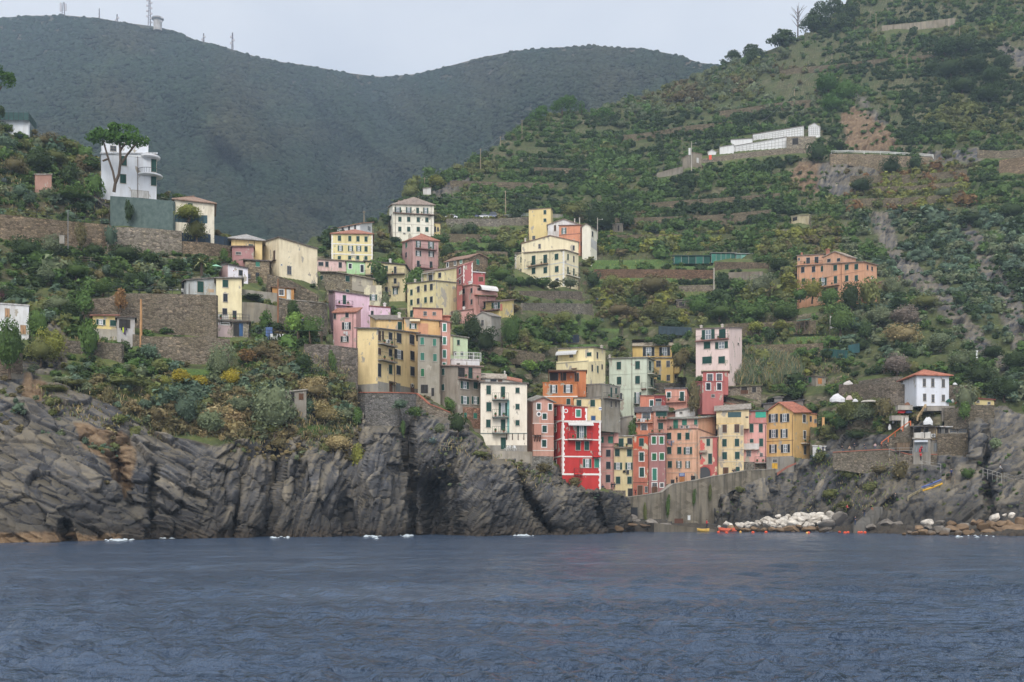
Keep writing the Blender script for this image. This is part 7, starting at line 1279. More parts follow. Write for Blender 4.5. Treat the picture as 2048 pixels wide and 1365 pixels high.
fence('terrace_railing','white balustrade on the low white terrace block','C',[(1226,540),(1330,540),(1464,545)],1.3,'A',D=[211.6,211.8,212.4],mat=WM,step=1.2,r=.05,slats=True,cat='balustrade')
fence('terrace_railing','rustic grey railing near the weathered grey hut','D',[(322,66),(470,70),(590,72),(724,74)],1.2,'B',mat=WD,off=.8,step=3)
fence('terrace_railing','pale railing of the stair path above the low white terrace block','D',[(240,270),(300,260),(500,250)],1.1,'B',mat=M('metal',(160,164,160)),off=.8)
fence('cemetery_railing','dark railing with white crosses at the low end of the cemetery','M',[(120,425),(200,402),(288,380)],1.4,'B',off=1.8,slats=True,r=.06)
fence('terrace_railing','dark railing at the foot of the big cream farmhouse','G',[(300,985),(400,990),(570,985)],1.0,'B',D=[328,327.5,327.5])
fence('terrace_railing','white-posted railing of the lane by the grey shuttered bar','Q',[(590,630),(680,628),(790,628)],1.1,'B',D=[225,223,222],mat=M('metal',(176,176,172)))
fence('sea_path_railing','white stake railing along the sea path by the distant walker','Q',[(1390,815),(1470,835),(1550,860)],1.3,'B',off=1.2,mat=M('metal',(180,178,172)),step=.9)
fence('sea_path_railing','grey railing running off to the photo edge on the sea path','Q',[(1570,850),(1660,880),(1740,860)],1.2,'B',off=1.2,mat=M('metal',(150,148,142)),step=1.6)
fence('sea_path_railing','pale railing stakes under the red flag','Q',[(870,740),(930,755),(1030,770)],1.2,'B',off=1.4,mat=M('metal',(176,172,164)),step=1.6)
fence('platform_railing','wooden railing of the lookout with the blue-coated person','Q',[(1072,868),(1110,862),(1150,870)],1.6,'B',off=1.5,mat=M('wood',(170,150,130)),step=1.4)
fence('stair_handrail','orange handrail climbing the sloping stair wall','Q',[(524,556),(640,466),(772,372)],.5,'B',D=[227.8,226.8,225.9],mat=M('paint',(206,112,72)),r=.1,rails=(1,))
fence('plank_stair','bundle of long wooden planks leaning up to the white house','Q',[(830,330),(865,280),(900,222)],.3,'B',D=[225.5,225.3,225],mat=M('wood',(190,166,128)),r=.14,rails=(1,.2),cat='planks')
fence('boat_rail','wooden launching rail under the kayaks','Q',[(750,1010),(830,965),(880,940)],.35,'B',off=1.0,mat=M('wood',(160,150,120)),r=.1,rails=(1,.2),cat='launching rail')
def screen(name,label,z,pts,hh,layer,col,D=None,off=1.0,cat='screen fence'):
    P=[]
    for i,(x,y) in enumerate(pts): px,py=PX(z,x),PY(z,y); d=D[i] if D else GD(layer,px,py)-off; P.append(W3(px,py,d))
    root=empty(name,P[0]); tag(root,label,cat); b=MB(); q=MB()
    for a,c in zip(P[:-1],P[1:]):
        e=c-a; n=np.array([-e[1],e[0],0])/np.linalg.norm(e[:2])*.05; up=np.array([0,0,hh]); b.quadbox([a-[0,0,.4],c-[0,0,.4],c+n-[0,0,.4],a+n-[0,0,.4],a+up,c+up,c+n+up,a+n+up])
        for i in range(4): s=a+e*i/4-n*1.5; q.tube(s-[0,0,.5],s+up*1.06,.05,n=5)
    b.build('panel',M('net',col),root,P[0]); q.build('posts',IRON,root,P[0]); return root
screen('screen_fence','dark blue screen fence above the low stone wall','L',[(1240,350),(1400,356),(1575,384)],1.7,'A',(58,72,86),off=1.6)
screen('screen_fence','teal mesh fence under the yellow-green creeper','L',[(1195,205),(1300,212),(1415,216)],1.2,'A',(70,96,104),D=[218.5,218.5,219])
screen('screen_fence','green mesh fence topping the white terrace wall','K',[(-60,806),(60,806),(195,808),(250,880)],1.2,'A',(66,92,90),D=[238,238,238,246])
screen('screen_fence','dark blue netting beside the tall pale pink house','E',[(520,100),(640,104),(770,110)],1.8,'B',(62,76,84))
screen('screen_fence','navy netting on the terrace above the pale lemon house','R',[(190,890),(260,890),(360,885)],1.5,'B',(52,60,74))
screen('screen_fence','torn green netting around the hen run','F',[(1015,270),(1100,276),(1195,282)],1.6,'B',(52,92,88))
screen('screen_fence','green scaffold net by the hen run hut','F',[(1200,250),(1250,240),(1285,235)],1.8,'B',(60,108,110))
tag(WALL('white_terrace_wall','white terrace wall under the green mesh fence at the photo edge',[(-60,806,892),(60,808,888),(195,810,884)],M('plaster',(206,210,214)),z='K',layer='A',D=[239,239,239],carve=False),None,'terrace wall')
# green netted greenhouse
def greenhouse(label,z,x0,x1,yt,yb,D,col,bays,roofc,name='greenhouse'):
    a,c=W3(PX(z,x0),PY(z,yb),D),W3(PX(z,x1),PY(z,yb),D); hh=(yb-yt)/FR[z][2]/F*D; root=empty(name,a); tag(root,label,'greenhouse'); fr=(a,np.array([1.,0]),np.array([0,-1.])); L=c[0]-a[0]
    for i in range(bays):
        u0,u1=L*i/bays,L*(i+1)/bays; b=MB(); b.box(fr,u0+.08,u1-.08,-.1,0,-.5,hh*.92); k=(.8+.4*rng.random()); b.build('net_panel',M('net',tuple(int(min(255,q*k)) for q in col)),root,a)
        b=MB(); b.box(fr,u0-.06,u0+.06,-.05,.08,-.5,hh); b.build('post',M('wood',(168,170,164)),root,a)
    b=MB(); b.slab([tuple(a+[-.3,-.4,hh+.12]),tuple(a+[L+.3,-.4,hh+.12]),tuple(a+[L+.3,3.4,hh+.6]),tuple(a+[-.3,3.4,hh+.6])],.12); b.build('roof',M('paint',roofc),root,a)
    b=MB(); b.box(fr,0,L,-3.2,-3.1,-.5,hh); b.build('back_panel',M('net',col),root,a)
greenhouse('long greenhouse of green net panels and pale posts under sheet roof','H',352,560,455,524,338,(70,128,112),5,(150,146,138)); greenhouse('lighter green greenhouse bays beside the long one','H',562,830,462,524,337,(128,176,160),6,(176,180,178))
greenhouse('sagging dark green netted cage joined to the greenhouses','H',35,345,478,530,337,(48,96,84),5,(64,90,88),'netted_cage'); greenhouse('dark open net cage at the far end of the greenhouses','H',832,945,452,506,337,(56,84,84),3,(70,84,86),'netted_cage')
greenhouse('rickety teal-netted pergola high above the long peach house','H',1330,1540,180,232,358,(60,96,92),5,(120,126,120),'netted_cage')
# ================================================================ cars on the coast road
def car(px,py,D,col,label,van=False):
    p=W3(px,py,D); root=empty('parked_car',p); tag(root,label,'van' if van else 'car'); L,Wd,Hh=(4.2,1.7,1.45) if not van else (4.6,1.8,1.95)
    def loft(secs,name,mat,par=root):
        V=[];Fq=[]; n=len(secs[0][1])
        for x,pr in secs: V+= [(x,y,z) for y,z in pr]
        for i in range(len(secs)-1):
            for k in range(n): j=(k+1)%n; Fq.append((i*n+k,i*n+j,(i+1)*n+j,(i+1)*n+k))
        Fq.append(tuple(range(n))[::-1]); Fq.append(tuple(range((len(secs)-1)*n,len(secs)*n))); me=bpy.data.meshes.new(name); me.from_pydata(V,[],Fq); me.materials.append(mat); o=bpy.data.objects.new(name,me); COL.objects.link(o); o.parent=par; return o
    w=Wd/2; pr=lambda h0,h1,i=0:[(-w+i,h0),(w-i,h0),(w-i,h1),(w-i-.1,h1+.06),(-w+i+.1,h1+.06),(-w+i,h1)]
    loft([(-L/2,pr(.35,.62,.1)),(-L/2+.25,pr(.25,.8)),(-L*.2,pr(.25,.86)),(L*.3,pr(.25,.86)),(L/2-.2,pr(.25,.8)),(L/2,pr(.35,.6,.1))],'body',M('metal',col))
    cb=loft([(-L*.24,pr(.88,.9,.08)),(-L*.1,pr(.88,Hh-.1,.14)),(L*.26,pr(.88,Hh-.06,.14)),(L*.42,pr(.88,.92,.1))],'cabin',GLASS); b=MB(); b.slab([(-L*.1,-w+.16,Hh),(L*.27,-w+.16,Hh),(L*.27,w-.16,Hh),(-L*.1,w-.16,Hh)],.05); b.build('roof',M('metal',col),root)
    for sx in(-1,1):
        for sy in(-1,1): b=MB(); b.tube((sx*L*.32,sy*w*.82,.32),(sx*L*.32,sy*w*1.02,.32),.32,n=12); b.build('wheel',M('cloth',(32,32,34)),root)
        b=MB(); b.tube((-L/2+.02,sx*w*.65,.62),(-L/2-.04,sx*w*.65,.62),.12,n=8); b.build('headlight',M('paint',(230,228,220)),root)
car(903,439,GD('B',903,442)+.6,(222,224,228),'white car parked alone on the coast road'); car(946,438,GD('B',946,441)+.6,(96,104,140),'blue car on the coast road, mostly behind the wall'); car(966,438,GD('B',966,441)+.6,(210,212,214),'pale car between the blue car and the van'); car(984,437,GD('B',984,440)+.6,(120,126,146),'grey-blue van parked nearest the utility pole',True)
# ================================================================ boulders
def rockmesh(seed):
    r=np.random.default_rng(seed); bm=__import__('bmesh').new(); __import__('bmesh').ops.create_icosphere(bm,subdivisions=3,radius=1); V=np.array([v.co[:] for v in bm.verts])
    for _ in range(11):
        n=r.normal(size=3); n/=np.linalg.norm(n); d=.5+.35*r.random(); s=V@n; V=V-np.outer(np.clip(s-d,0,None),n)*.93
    V*=1+.12*(fbm(V*2.2+seed,3,seed)-.5)[:,None]; V*=np.array([1,.85,.72])
    for v,q in zip(bm.verts,V): v.co=q
    me=bpy.data.meshes.new('boulder'); bm.to_mesh(me); bm.free(); return me
RM=[rockmesh(500+k) for k in range(8)]
def boulder(px,py,rp,D,mat,label,group,sq=1.0):
    me=RM[rng.integers(8)]; o=bpy.data.objects.new('boulder',me); COL.objects.link(o); p=W3(px,py,D); s=rp/F*D; o.location=p; o.scale=(s*rng.uniform(.95,1.35),s,s*sq*rng.uniform(.85,1.1)); o.rotation_euler=(rng.normal(0,.3),rng.normal(0,.25),rng.random()*6.28)
    if len(me.materials)==0: me.materials.append(mat)
    o.material_slots[0].link='OBJECT'; o.material_slots[0].material=mat; tag(o,label,'boulder',group)
BW=M('boulder',(208,202,192)); BB=M('boulder',(136,114,90)); BG_=M('boulder',(132,126,118)); BD=M('boulder',(112,92,70))
gw='pale boulders of the harbour breakwater'; lw='pale grey boulder in the heap at the foot of the harbour cliff'
for x,y,r in [(440,295,55),(470,300,40),(350,325,22),(590,310,45),(620,295,38),(700,300,55),(740,290,40),(690,325,40),(820,270,38),(800,300,36),(880,245,42),(900,280,50),(960,240,55),(980,290,50),(1010,255,40),(1060,200,34),(1070,270,50),(1040,310,36),(1130,230,50),(1150,270,44),(1170,205,40),(1120,300,34),(1220,250,60),(1260,225,50),(1290,200,60),(1340,240,60),(1380,185,60),(1400,225,56),(1460,250,56),(1470,195,50),(1540,230,60),(1560,190,50),(1600,215,50),(1640,240,50),(1700,180,54),(1720,210,40),(1560,285,44),(1620,270,40),(1400,300,50),(1460,305,44),(1250,285,60),(1330,285,40),(1000,325,30),(1080,330,26),(1500,260,40)]:
    boulder(PX('S',x),PY('S',y),r/6.024*1.18,227-(330-y)*-.02,BW,lw,gw)
gb='brown boulders at the waterline of the breakwater'
for x,y,r in [(480,345,62),(560,350,50),(620,360,60),(680,365,60),(760,350,60),(820,360,46),(890,365,56),(990,355,60),(1090,365,66),(1180,345,70),(1260,350,60),(1310,320,46),(1400,360,70),(1460,350,66),(1540,345,50),(1240,375,50)]:
    boulder(PX('S',x),PY('S',y),r/6.024,222.5,BB if rng.random()<.6 else BD,'brown tide-stained boulder at the waterline under the pale heap',gb,.8)
g2='brown boulders of the outer mole'
for x,y,r in [(840,1265,44),(760,1305,36),(880,1305,60),(920,1250,50),(950,1310,50),(1010,1275,60),(1030,1215,36),(1060,1300,70),(1110,1230,50),(1120,1275,60),(1180,1310,50),(1210,1265,62),(1230,1245,56),(1250,1305,46),(1300,1305,50),(1310,1215,44),(1370,1220,56),(1390,1250,64),(1430,1305,60),(1460,1240,64),(1490,1280,50),(1530,1290,56),(1550,1240,64),(1600,1285,70),(1620,1230,60),(1680,1270,90),(1720,1210,70),(1660,1300,60),(1750,1290,80),(800,1315,40),(1340,1320,40),(1480,1315,40),(1560,1315,46),(720,1322,26)]:
    k=rng.random(); boulder(PX('Q',x),PY('Q',y),r/4.265*.95,188-(1310-y)*-.03,BB if k<.55 else BG_ if k<.8 else BD,'brown or grey boulder in the outer mole at the waterline',g2)
for x,y,r,lb in [(915,1213,44,'flat white-topped boulder on the outer mole, nearest the kayaks'),(1490,1175,54,'big pale grey boulder on top of the outer mole'),(1575,1155,24,'small white boulder on top of the mole'),(1635,1155,40,'long white boulder on top of the mole near the photo edge')]: boulder(PX('Q',x),PY('Q',y),r/4.265,191.5,BW,lb,None)
for x,y,r,lb in [(60,1230,90,'smooth slanting grey slab rock under the sea steps'),(160,1190,90,'grey slab rock beside the two men on the steps'),(40,1275,70,'low grey slab rock at the water below the steps'),(560,1220,80,'rounded grey rock at the foot of the sea steps'),(640,1240,70,'rough grey rock right of the sea steps'),(430,1255,60,'brown-grey low rock below the sea steps')]: boulder(PX('Q',x),PY('Q',y),r/4.265,212,BG_,lb,None,.75)
for px,py,r,D,lb in [(1262,1050,12,224,'dark wet rock at the slipway end'),(1290,1053,14,223,'flat wet rock beside the slipway'),(1235,1060,16,215,'pointed dark rock below the pier steps'),(1275,1042,10,226,'pale-topped rock under the pier wall'),(1258,1036,19,229,'big pale ledge rock below the white notice board'),(1302,1046,20,230,'broad pale ledge rock beside the barred cellar opening'),(1330,1052,14,228,'low pale rock at the slipway head')]: boulder(px,py,r,D,BG_ if 'pale' in lb else BD,lb,None,.6)
# ================================================================ boats, buoys, kayaks
def hull(name,label,p,L,Wd,Hh,col,yaw,cat='boat',deck=None,tilt=0,kayak=False,inner=None):
    N=13; V=[];Fq=[]; me=bpy.data.meshes.new('hull'); K=7
    for i in range(N):
        t=i/(N-1); x=(t-.5)*L; w=Wd/2*(math.sin(math.pi*min(1,max(0,t)))**.6 if kayak else (math.sin(math.pi*min(.5,t*.62+.0)))**.7 if t<1 else .0)
        if not kayak: w=Wd/2*(1-abs(t*1.0)**3.2) if t>.0 else Wd/2
        w=max(w,.02); rz=.25*Hh*(2*t-1)**2
        for k in range(K): a=math.pi*k/(K-1); V.append((x,-w*math.cos(a),Hh+rz-(Hh)*math.sin(a)**.8))
        V.append((x,w*.8,Hh+rz-.02)); V.append((x,-w*.8,Hh+rz-.02)); 
        z=Hh+rz+(.12*Hh if kayak else -.45*Hh); V.append((x,0.,z))
    M_=K+3
    for i in range(N-1):
        a,b=i*M_,(i+1)*M_; ring=[0,1,2,3,4,5,6]
        for k in range(K-1): Fq.append((a+k,b+k,b+k+1,a+k+1))
        Fq+=[(a+6,b+6,b+7,a+7),(a+7,b+7,b+9,a+9),(a+9,b+9,b+8,a+8),(a+8,b+8,b,a)]
    Fq.append(tuple([0,1,2,3,4,5,6,7,9,8])); e=(N-1)*M_; Fq.append(tuple([e+k for k in (8,9,7,6,5,4,3,2,1,0)]))
    me.from_pydata(V,[],Fq); me.materials.append(M('paint',col)); root=empty(name,p); o=bpy.data.objects.new('hull',me); COL.objects.link(o); o.parent=root; root.rotation_euler=(0,tilt,yaw); tag(root,label,cat)
    if kayak: b=MB(); b.lathe((0,0,Hh*1.1),[(.26,0),(.3,.06),(.2,.1)],10); b.build('cockpit',M('cloth',(50,52,60)),root)
    else:
        for x in(-.18,.15): b=MB(); b.slab([(L*x-.15,-Wd*.4,Hh*.95),(L*x+.15,-Wd*.4,Hh*.95),(L*x+.15,Wd*.4,Hh*.95),(L*x-.15,Wd*.4,Hh*.95)],.05); b.build('thwart',M('wood',(170,140,110)),root)
    return root
hull('rowing_boat','long orange boat moored at the end of the slipway',W3(1456,1064,222)*[1,1,0],3.6,1.2,.8,(228,112,84),.05); hull('inflatable_boat','yellow and white dinghy beside the slipway',W3(1407,1064,222)*[1,1,0],2.4,1.1,.65,(232,190,96),.1)
hull('kayak','yellow kayak lying on the rock rail, lower of the two',W3(PX('Q',965),PY('Q',925),205.5),4.2,.75,.3,(226,176,56),.15,'kayak',tilt=-.33,kayak=True); hull('kayak','blue kayak with yellow ends, upper of the two',W3(PX('Q',955),PY('Q',895),206.2),4.2,.7,.3,(92,110,170),.12,'kayak',tilt=-.36,kayak=True)
def buoy(px,py,lb,r=.26,col=(226,92,62)):
    D=F*CH/(py-HY); p=W3(px,py,D); b=MB(); b.lathe((p[0],p[1],-.12),[(.05,0),(r,.12),(r*1.2,.28),(r*.9,.42),(.06,.5)],10); o=b.build('buoy',M('paint',col),None,(p[0],p[1],0)); tag(o,lb,'buoy','orange buoys on the water' if lb.startswith('orange') else None)
for x in (1437,1453,1506,1532,1617,1679,1690,1696,1718,1723,1730,1757,1786,1792,1796): buoy(x,1066+rng.random()*1.5,'orange buoy floating in the line before the breakwater')
buoy(1781,1067,'single white buoy at the end of the orange buoy line',.34,(226,228,230)); buoy(1481,1066,'small yellow buoy near the orange boat',.2,(220,170,90)); buoy(1614,1068,'small yellow buoy in the middle of the line',.18,(220,170,90))
# ================================================================ people
def figure(pose):
    J={}; E=[]; R={}
    def j(n,p,r,par=None):
        J[n]=p;R[n]=r
        if par:E.append((par,n))
    sit=pose=='sit'; st=.16 if pose=='walk' else 0
    hz=.46 if sit else .92
    j('pel',(0,0,hz),.15); j('waist',(0,0,hz+.16),.135,'pel'); j('chest',(0,.0,hz+.38),.16,'waist'); j('neck',(0,-.01,hz+.53),.055,'chest'); j('chin',(0,-.03,hz+.6),.07,'neck'); j('head',(0,-.02,hz+.69),.095,'chin'); j('crown',(0,-.0,hz+.77),.07,'head'); j('nose',(0,-.115,hz+.66),.018,'head')
    for s in(-1,1):
        n='L' if s<0 else 'R'; d=st*s
        if sit: j('kn'+n,(.11*s,-.42,hz+.02),.065,'pel'); j('an'+n,(.11*s,-.46,.1),.045,'kn'+n); j('to'+n,(.11*s,-.62,.05),.04,'an'+n)
        else: j('hip'+n,(.09*s,0,hz-.06),.1,'pel'); j('kn'+n,(.1*s,-.04-d*.6,.5),.065,'hip'+n); j('an'+n,(.1*s,.04-d,.09),.045,'kn'+n); j('to'+n,(.11*s,-.12-d,.05),.04,'an'+n)
        j('sh'+n,(.19*s,0,hz+.46),.07,'chest'); j('el'+n,(.25*s,.04+d*.5,hz+.2),.05,'sh'+n)
        h=(.2*s,-.22,hz+.16) if pose!='walk' else (.26*s,-.06+d,hz-.02); j('wr'+n,h,.032,'el'+n); e=np.array(J['wr'+n])-np.array(J['el'+n]); e/=np.linalg.norm(e); pm=np.array(h)+e*.07; j('pa'+n,tuple(pm),.035,'wr'+n)
        sd=np.array([s*1.,0,0]); sd-=e*(sd@e); sd/=np.linalg.norm(sd)
        for k in range(4):
            f=pm+sd*(.024*(k-1.5))+e*.045; j('f%d'%k+n,tuple(f),.011,'pa'+n); g=f+e*(.04,.05,.046,.034)[k]-np.cross(sd,e)*.018; j('g%d'%k+n,tuple(g),.009,'f%d'%k+n)
        th=pm-sd*.045+e*.01; j('t'+n,tuple(th),.012,'pa'+n); j('u'+n,tuple(th-sd*.02+e*.035),.01,'t'+n)
    names=list(J); ix={n:i for i,n in enumerate(names)}; me=bpy.data.meshes.new('figure'); me.from_pydata([J[n] for n in names],[(ix[a],ix[b]) for a,b in E],[])
    o=bpy.data.objects.new('figure',me); COL.objects.link(o); md=o.modifiers.new('s','SKIN'); sk=me.skin_vertices[0].data
    for i,n in enumerate(names): sk[i].radius=(R[n],R[n]*(.75 if n in('pel','waist','chest') else 1))
    sk[0].use_root=True; sb=o.modifiers.new('u','SUBSURF'); sb.levels=1; sb.render_levels=1
    dg=bpy.context.evaluated_depsgraph_get(); dg.update(); m2=bpy.data.meshes.new_from_object(o.evaluated_get(dg)); bpy.data.objects.remove(o)
    for _ in range(4): m2.materials.append(None)
    for p in m2.polygons:
        c=p.center; k=2
        if c.z<.085: k=0
        elif (c.z<hz-.02 and not(abs(c.x)>.2)) or (sit and c.y<-.2 and c.z<hz+.09 and abs(c.x)<.18): k=1
        if c.z>hz+.54: k=3
        if abs(c.x)>.12 and any(np.linalg.norm(np.array(c[:])-np.array(J['pa'+n]))<.1 for n in 'LR'): k=3
        p.material_index=k; p.use_smooth=True
    hb=MB(); hb.lathe((0,.01,hz+.66),[(.1,0),(.118,.07),(.1,.13),(.05,.16),(.01,.165)],10); hair=hb.build('hair',M('cloth',(52,42,36))); hm=hair.data; bpy.data.objects.remove(hair)
    return m2,hm
FIG={p:figure(p) for p in('stand','walk','sit')}
SK=M('skin',(206,162,138)); SHOE=M('cloth',(42,40,40))
def person(label,px,py,D,coat,tr,pose='stand',yaw=0.,layer=None,hc=(52,42,36),sc=1.0):
    D=D if D is not None else GD(layer,px,py)-1.2; p=W3(px,py,D); root=empty('person',p); tag(root,label,'person'); m,hm=FIG[pose]; b=bpy.data.objects.new('body',m); COL.objects.link(b); b.parent=root; root.rotation_euler=(0,0,yaw); root.scale=(sc,sc,sc)
    for s,mt in zip(b.material_slots,(SHOE,M('cloth',tr),M('cloth',coat),SK)): s.link='OBJECT'; s.material=mt
    h=bpy.data.objects.new('hair',hm); COL.objects.link(h); h.parent=root; h.material_slots[0].link='OBJECT'; h.material_slots[0].material=M('cloth',hc); return root
DKB=(44,52,72);BLK=(36,36,40);JN=(62,76,104)
person('person in a bright red hooded coat standing on the slipway',1413.6,1056.5,224.5,(216,44,56),(40,48,70),'stand',.9)
for k,(lb,x,y,D,c,t,po,yw) in enumerate([('person in a navy jacket and jeans low on the sea steps',300,1240,211,DKB,JN,'stand',.4),('person in a dark jacket higher on the sea steps',378,1170,213.5,BLK,JN,'walk',2.6),('person in grey standing on the flat rock ledge',642,1040,208,(78,76,72),BLK,'stand',.2),('person in a blue coat at the wooden lookout railing',1120,836,206.5,(50,62,104),BLK,'stand',-.4),('distant walker in white on the sea path',1538,800,207,(210,212,214),(120,116,110),'walk',1.5),('person in a red jacket at the lane corner',860,690,221,(214,48,50),BLK,'stand',.5),('person in plum red standing above the red-jacketed one',866,630,221.8,(150,52,70),BLK,'stand',-.5),('person with a bag resting on the upper sea steps',436,1116,214,BLK,(180,110,70),'sit',.3),('person in red half hidden in the scrub by the steps',232,1116,214.5,(190,70,70),BLK,'sit',.6),
 ('person in black sitting first in the picnic row',188,612,231.4,BLK,JN,'sit',.2),('person in beige sitting second in the picnic row',252,612,230.8,(170,146,126),BLK,'sit',-.3),('person in dark blue standing in the picnic row',292,606,230.5,(46,52,66),BLK,'stand',.3),('person in dark grey sitting beside the rail end of the picnic row',378,596,229.2,(58,58,62),JN,'sit',.5),('person in a pale top sitting under the orange handrail',470,590,228,(200,170,170),(80,96,130),'sit',-.2),('person in black sitting under the orange handrail',518,590,227.4,BLK,BLK,'sit',.2),('person in black at the right end of the picnic row',562,590,227,(30,32,38),BLK,'sit',.4)]): person(lb,PX('Q',x),PY('Q',y),D,c,t,po,yw)
for lb,x,y,D,c,t,po,yw in [('person in dark blue coming up the pier steps',113,468,232,(52,60,84),BLK,'walk',.2),('person in black just below on the pier steps',130,490,231.5,BLK,JN,'walk',.1),('person in black standing before the primrose house, first of two',194,448,241,BLK,BLK,'stand',.3),('person in navy standing before the primrose house, second of two',218,448,241,DKB,BLK,'stand',-.4),('person with red scarf at the rust house doorway',404,500,243,(130,50,52),BLK,'stand',.1),('person in black beside the shop door',773,392,244.5,BLK,BLK,'stand',.6),('person leaning by the right door of the wide peach house',908,376,245.5,(46,44,52),BLK,'stand',-.6),('person sitting on the parapet before the sand yellow house',1273,304,247,(60,60,70),BLK,'sit',.2),('person in black sitting beside the other on the parapet',1292,302,247.2,BLK,JN,'sit',-.2)]: person(lb,PX('J',x),PY('J',y),D,c,t,po,yw)
person('person in dark clothes by the stained concrete wall',604.8,654,200.5,(58,64,84),BLK,'stand',.3); person('person in an orange-red jacket on the rubble lane wall',44,460,206.3,(226,70,52),BLK,'walk',.2); person('person in a green top by the little white kiosk',1637,908,241,(140,196,90),BLK,'stand',.2); person('person in navy by the little white kiosk',1646,908,240.8,DKB,BLK,'stand',-.3)
# ================================================================ small things on terraces
def chair(px,py,D,col,label,yaw=0,group=None):
    p=W3(px,py,D); root=empty('garden_chair',p); tag(root,label,'chair',group); m=M('paint',col); root.rotation_euler=(0,0,yaw)
    b=MB(); b.slab([(-.25,-.25,.45),(.25,-.25,.45),(.25,.25,.45),(-.25,.25,.45)],.05); b.build('seat',m,root); b=MB(); b.quadbox([(-.25,.22,.46),(.25,.22,.46),(.25,.27,.46),(-.25,.27,.46),(-.25,.34,.95),(.25,.34,.95),(.25,.39,.95),(-.25,.39,.95)]); b.build('backrest',m,root)
    for sx in(-1,1):
        for sy in(-1,1): b=MB(); b.tube((sx*.23,sy*.23,.4),(sx*.26,sy*.27,0),.03,n=5); b.build('leg',m,root)
def table(px,py,D,col,label):
    p=W3(px,py,D); root=empty('garden_table',p); tag(root,label,'table'); m=M('paint',col); b=MB(); b.slab([(-.8,-.45,.74),(.8,-.45,.74),(.8,.45,.74),(-.8,.45,.74)],.05); b.build('tabletop',m,root)
    for sx in(-1,1):
        for sy in(-1,1): b=MB(); b.tube((sx*.7,sy*.38,.7),(sx*.74,sy*.4,0),.04,n=5); b.build('leg',m,root)
g='white chairs on the pale terrace by the tall cream balcony house'
for x in (424,446,470,492): chair(PX('D',x),PY('D',992),203.6,(220,220,216),'white plastic chair on the low pale terrace of the tall cream balcony house',rng.random()*6,g)
table(PX('D',458),PY('D',994),203.9,(222,222,220),'white plastic table on the low pale terrace of the tall cream balcony house')
g='white chairs by the pale blue-grey terrace house'
for x in (1130,1165,1200,1245): chair(PX('L',x),PY('L',712),205.2-(1245-x)*.02,(222,222,220),'white chair on the long terrace left of the pale blue-grey terrace house',rng.random()*6,g)
table(PX('L',1180),PY('L',712),204.6,(220,220,220),'white table on the long terrace left of the pale blue-grey terrace house'); table(PX('L',1055),PY('L',700),204.2,(206,208,210),'pale bench table near the bend of the long terrace')
chair(PX('L',1215),PY('L',1003),197.3,(222,206,150),'cream deck chair on the lower terrace, left of two',.2); chair(PX('L',1268),PY('L',1004),197.3,(222,206,150),'cream deck chair on the lower terrace, right of two',-.2)
g='white chairs by the blue door'
for x in (660,690,745,770): chair(PX('A',x),PY('A',1362),197.8,(222,222,220),'white chair on the garden terrace below the dense clipped bush',rng.random()*6,g)
for x in (40,75,110): chair(PX('C',x),PY('C',408),225.8,(224,224,222),'white chair before the low pink terrace room',rng.random()*6,'white chairs before the pink terrace room')
b=MB(); a=W3(PX('A',628),PY('A',1350),200); fr=(a,np.array([1.,0]),np.array([0,-1.])); b.box(fr,-.6,.6,-.12,0,-.2,2.0); tag(b.build('garden_gate',M('wood',(92,116,164)),None,a),'free-standing pale blue garden door by the clipped bush','door')
def canopy(name,label,z,x0,x1,y,yb,D,col,dep=2.5,cat='pergola',slope=0):
    a,c=W3(PX(z,x0),PY(z,y),D),W3(PX(z,x1),PY(z,y),D); hh=(yb-y)/FR[z][2]/F*D; root=empty(name,W3(PX(z,x0),PY(z,yb),D)); tag(root,label,cat); L=c[0]-a[0]; o=root.location[:]
    b=MB(); b.slab([tuple(a+[-.2,-.2,0]),tuple(c+[.2,-.2,slope]),tuple(c+[.2,dep,slope+.2]),tuple(a+[-.2,dep,.2])],.12); b.build('roof',M('wood',col),root,o)
    for u in(0,.5,1):
        for dd in(0,dep-.2): b=MB(); q=a+[L*u,dd,-.1+slope*u]; b.tube(q-[0,0,hh+.6],q,.07,n=6); b.build('post',M('wood',(120,100,84)),root,o)
canopy('pergola','brown flat pergola on the terrace beside the varnished wood pole','L',985,1150,906,1002,197.5,(132,92,70)); canopy('lean_to','sloping brown timber lean-to by the pink garage','L',1275,1340,940,1003,199,(120,86,66),2,'lean-to',1.2); canopy('pergola','stick pergola with a scrap of teal sheet on the slope','N',65,135,890,960,283,(120,170,150),2,'pergola',.4)
canopy('wire_shelter','low wire shelter with pale blue sheeting on the rubble playground terrace','G',1165,1330,1135,1165,309,(96,130,160),2,'shelter'); canopy('pergola','dark climbing-plant pergola below the white-awning rose house','B',1440,1600,962,1010,262,(76,92,58),1.6); canopy('arbour','dark green hedge canopy over the garden gate','A',890,1100,1278,1350,199,(48,78,44),1.5,'arbour')
def heap(name,label,z,x,y,w,hh,D,col,cat):
    p=W3(PX(z,x),PY(z,y),D); s=1/FR[z][2]/F*D; b=MB(); n=9; W_=w*s/2; H_=hh*s; prof=[(W_,0),(W_*.95,H_*.4),(W_*.6,H_*.8),(W_*.2,H_)]; b.lathe(p,prof,n); v=b.v; b.v=[(q[0]+rng.normal(0,W_*.09),p[1]+(q[1]-p[1])*.5,q[2]+rng.normal(0,H_*.06)) for q in v]; o=b.build(name,M('cloth',col),None,p,smooth=False); tag(o,label,cat)
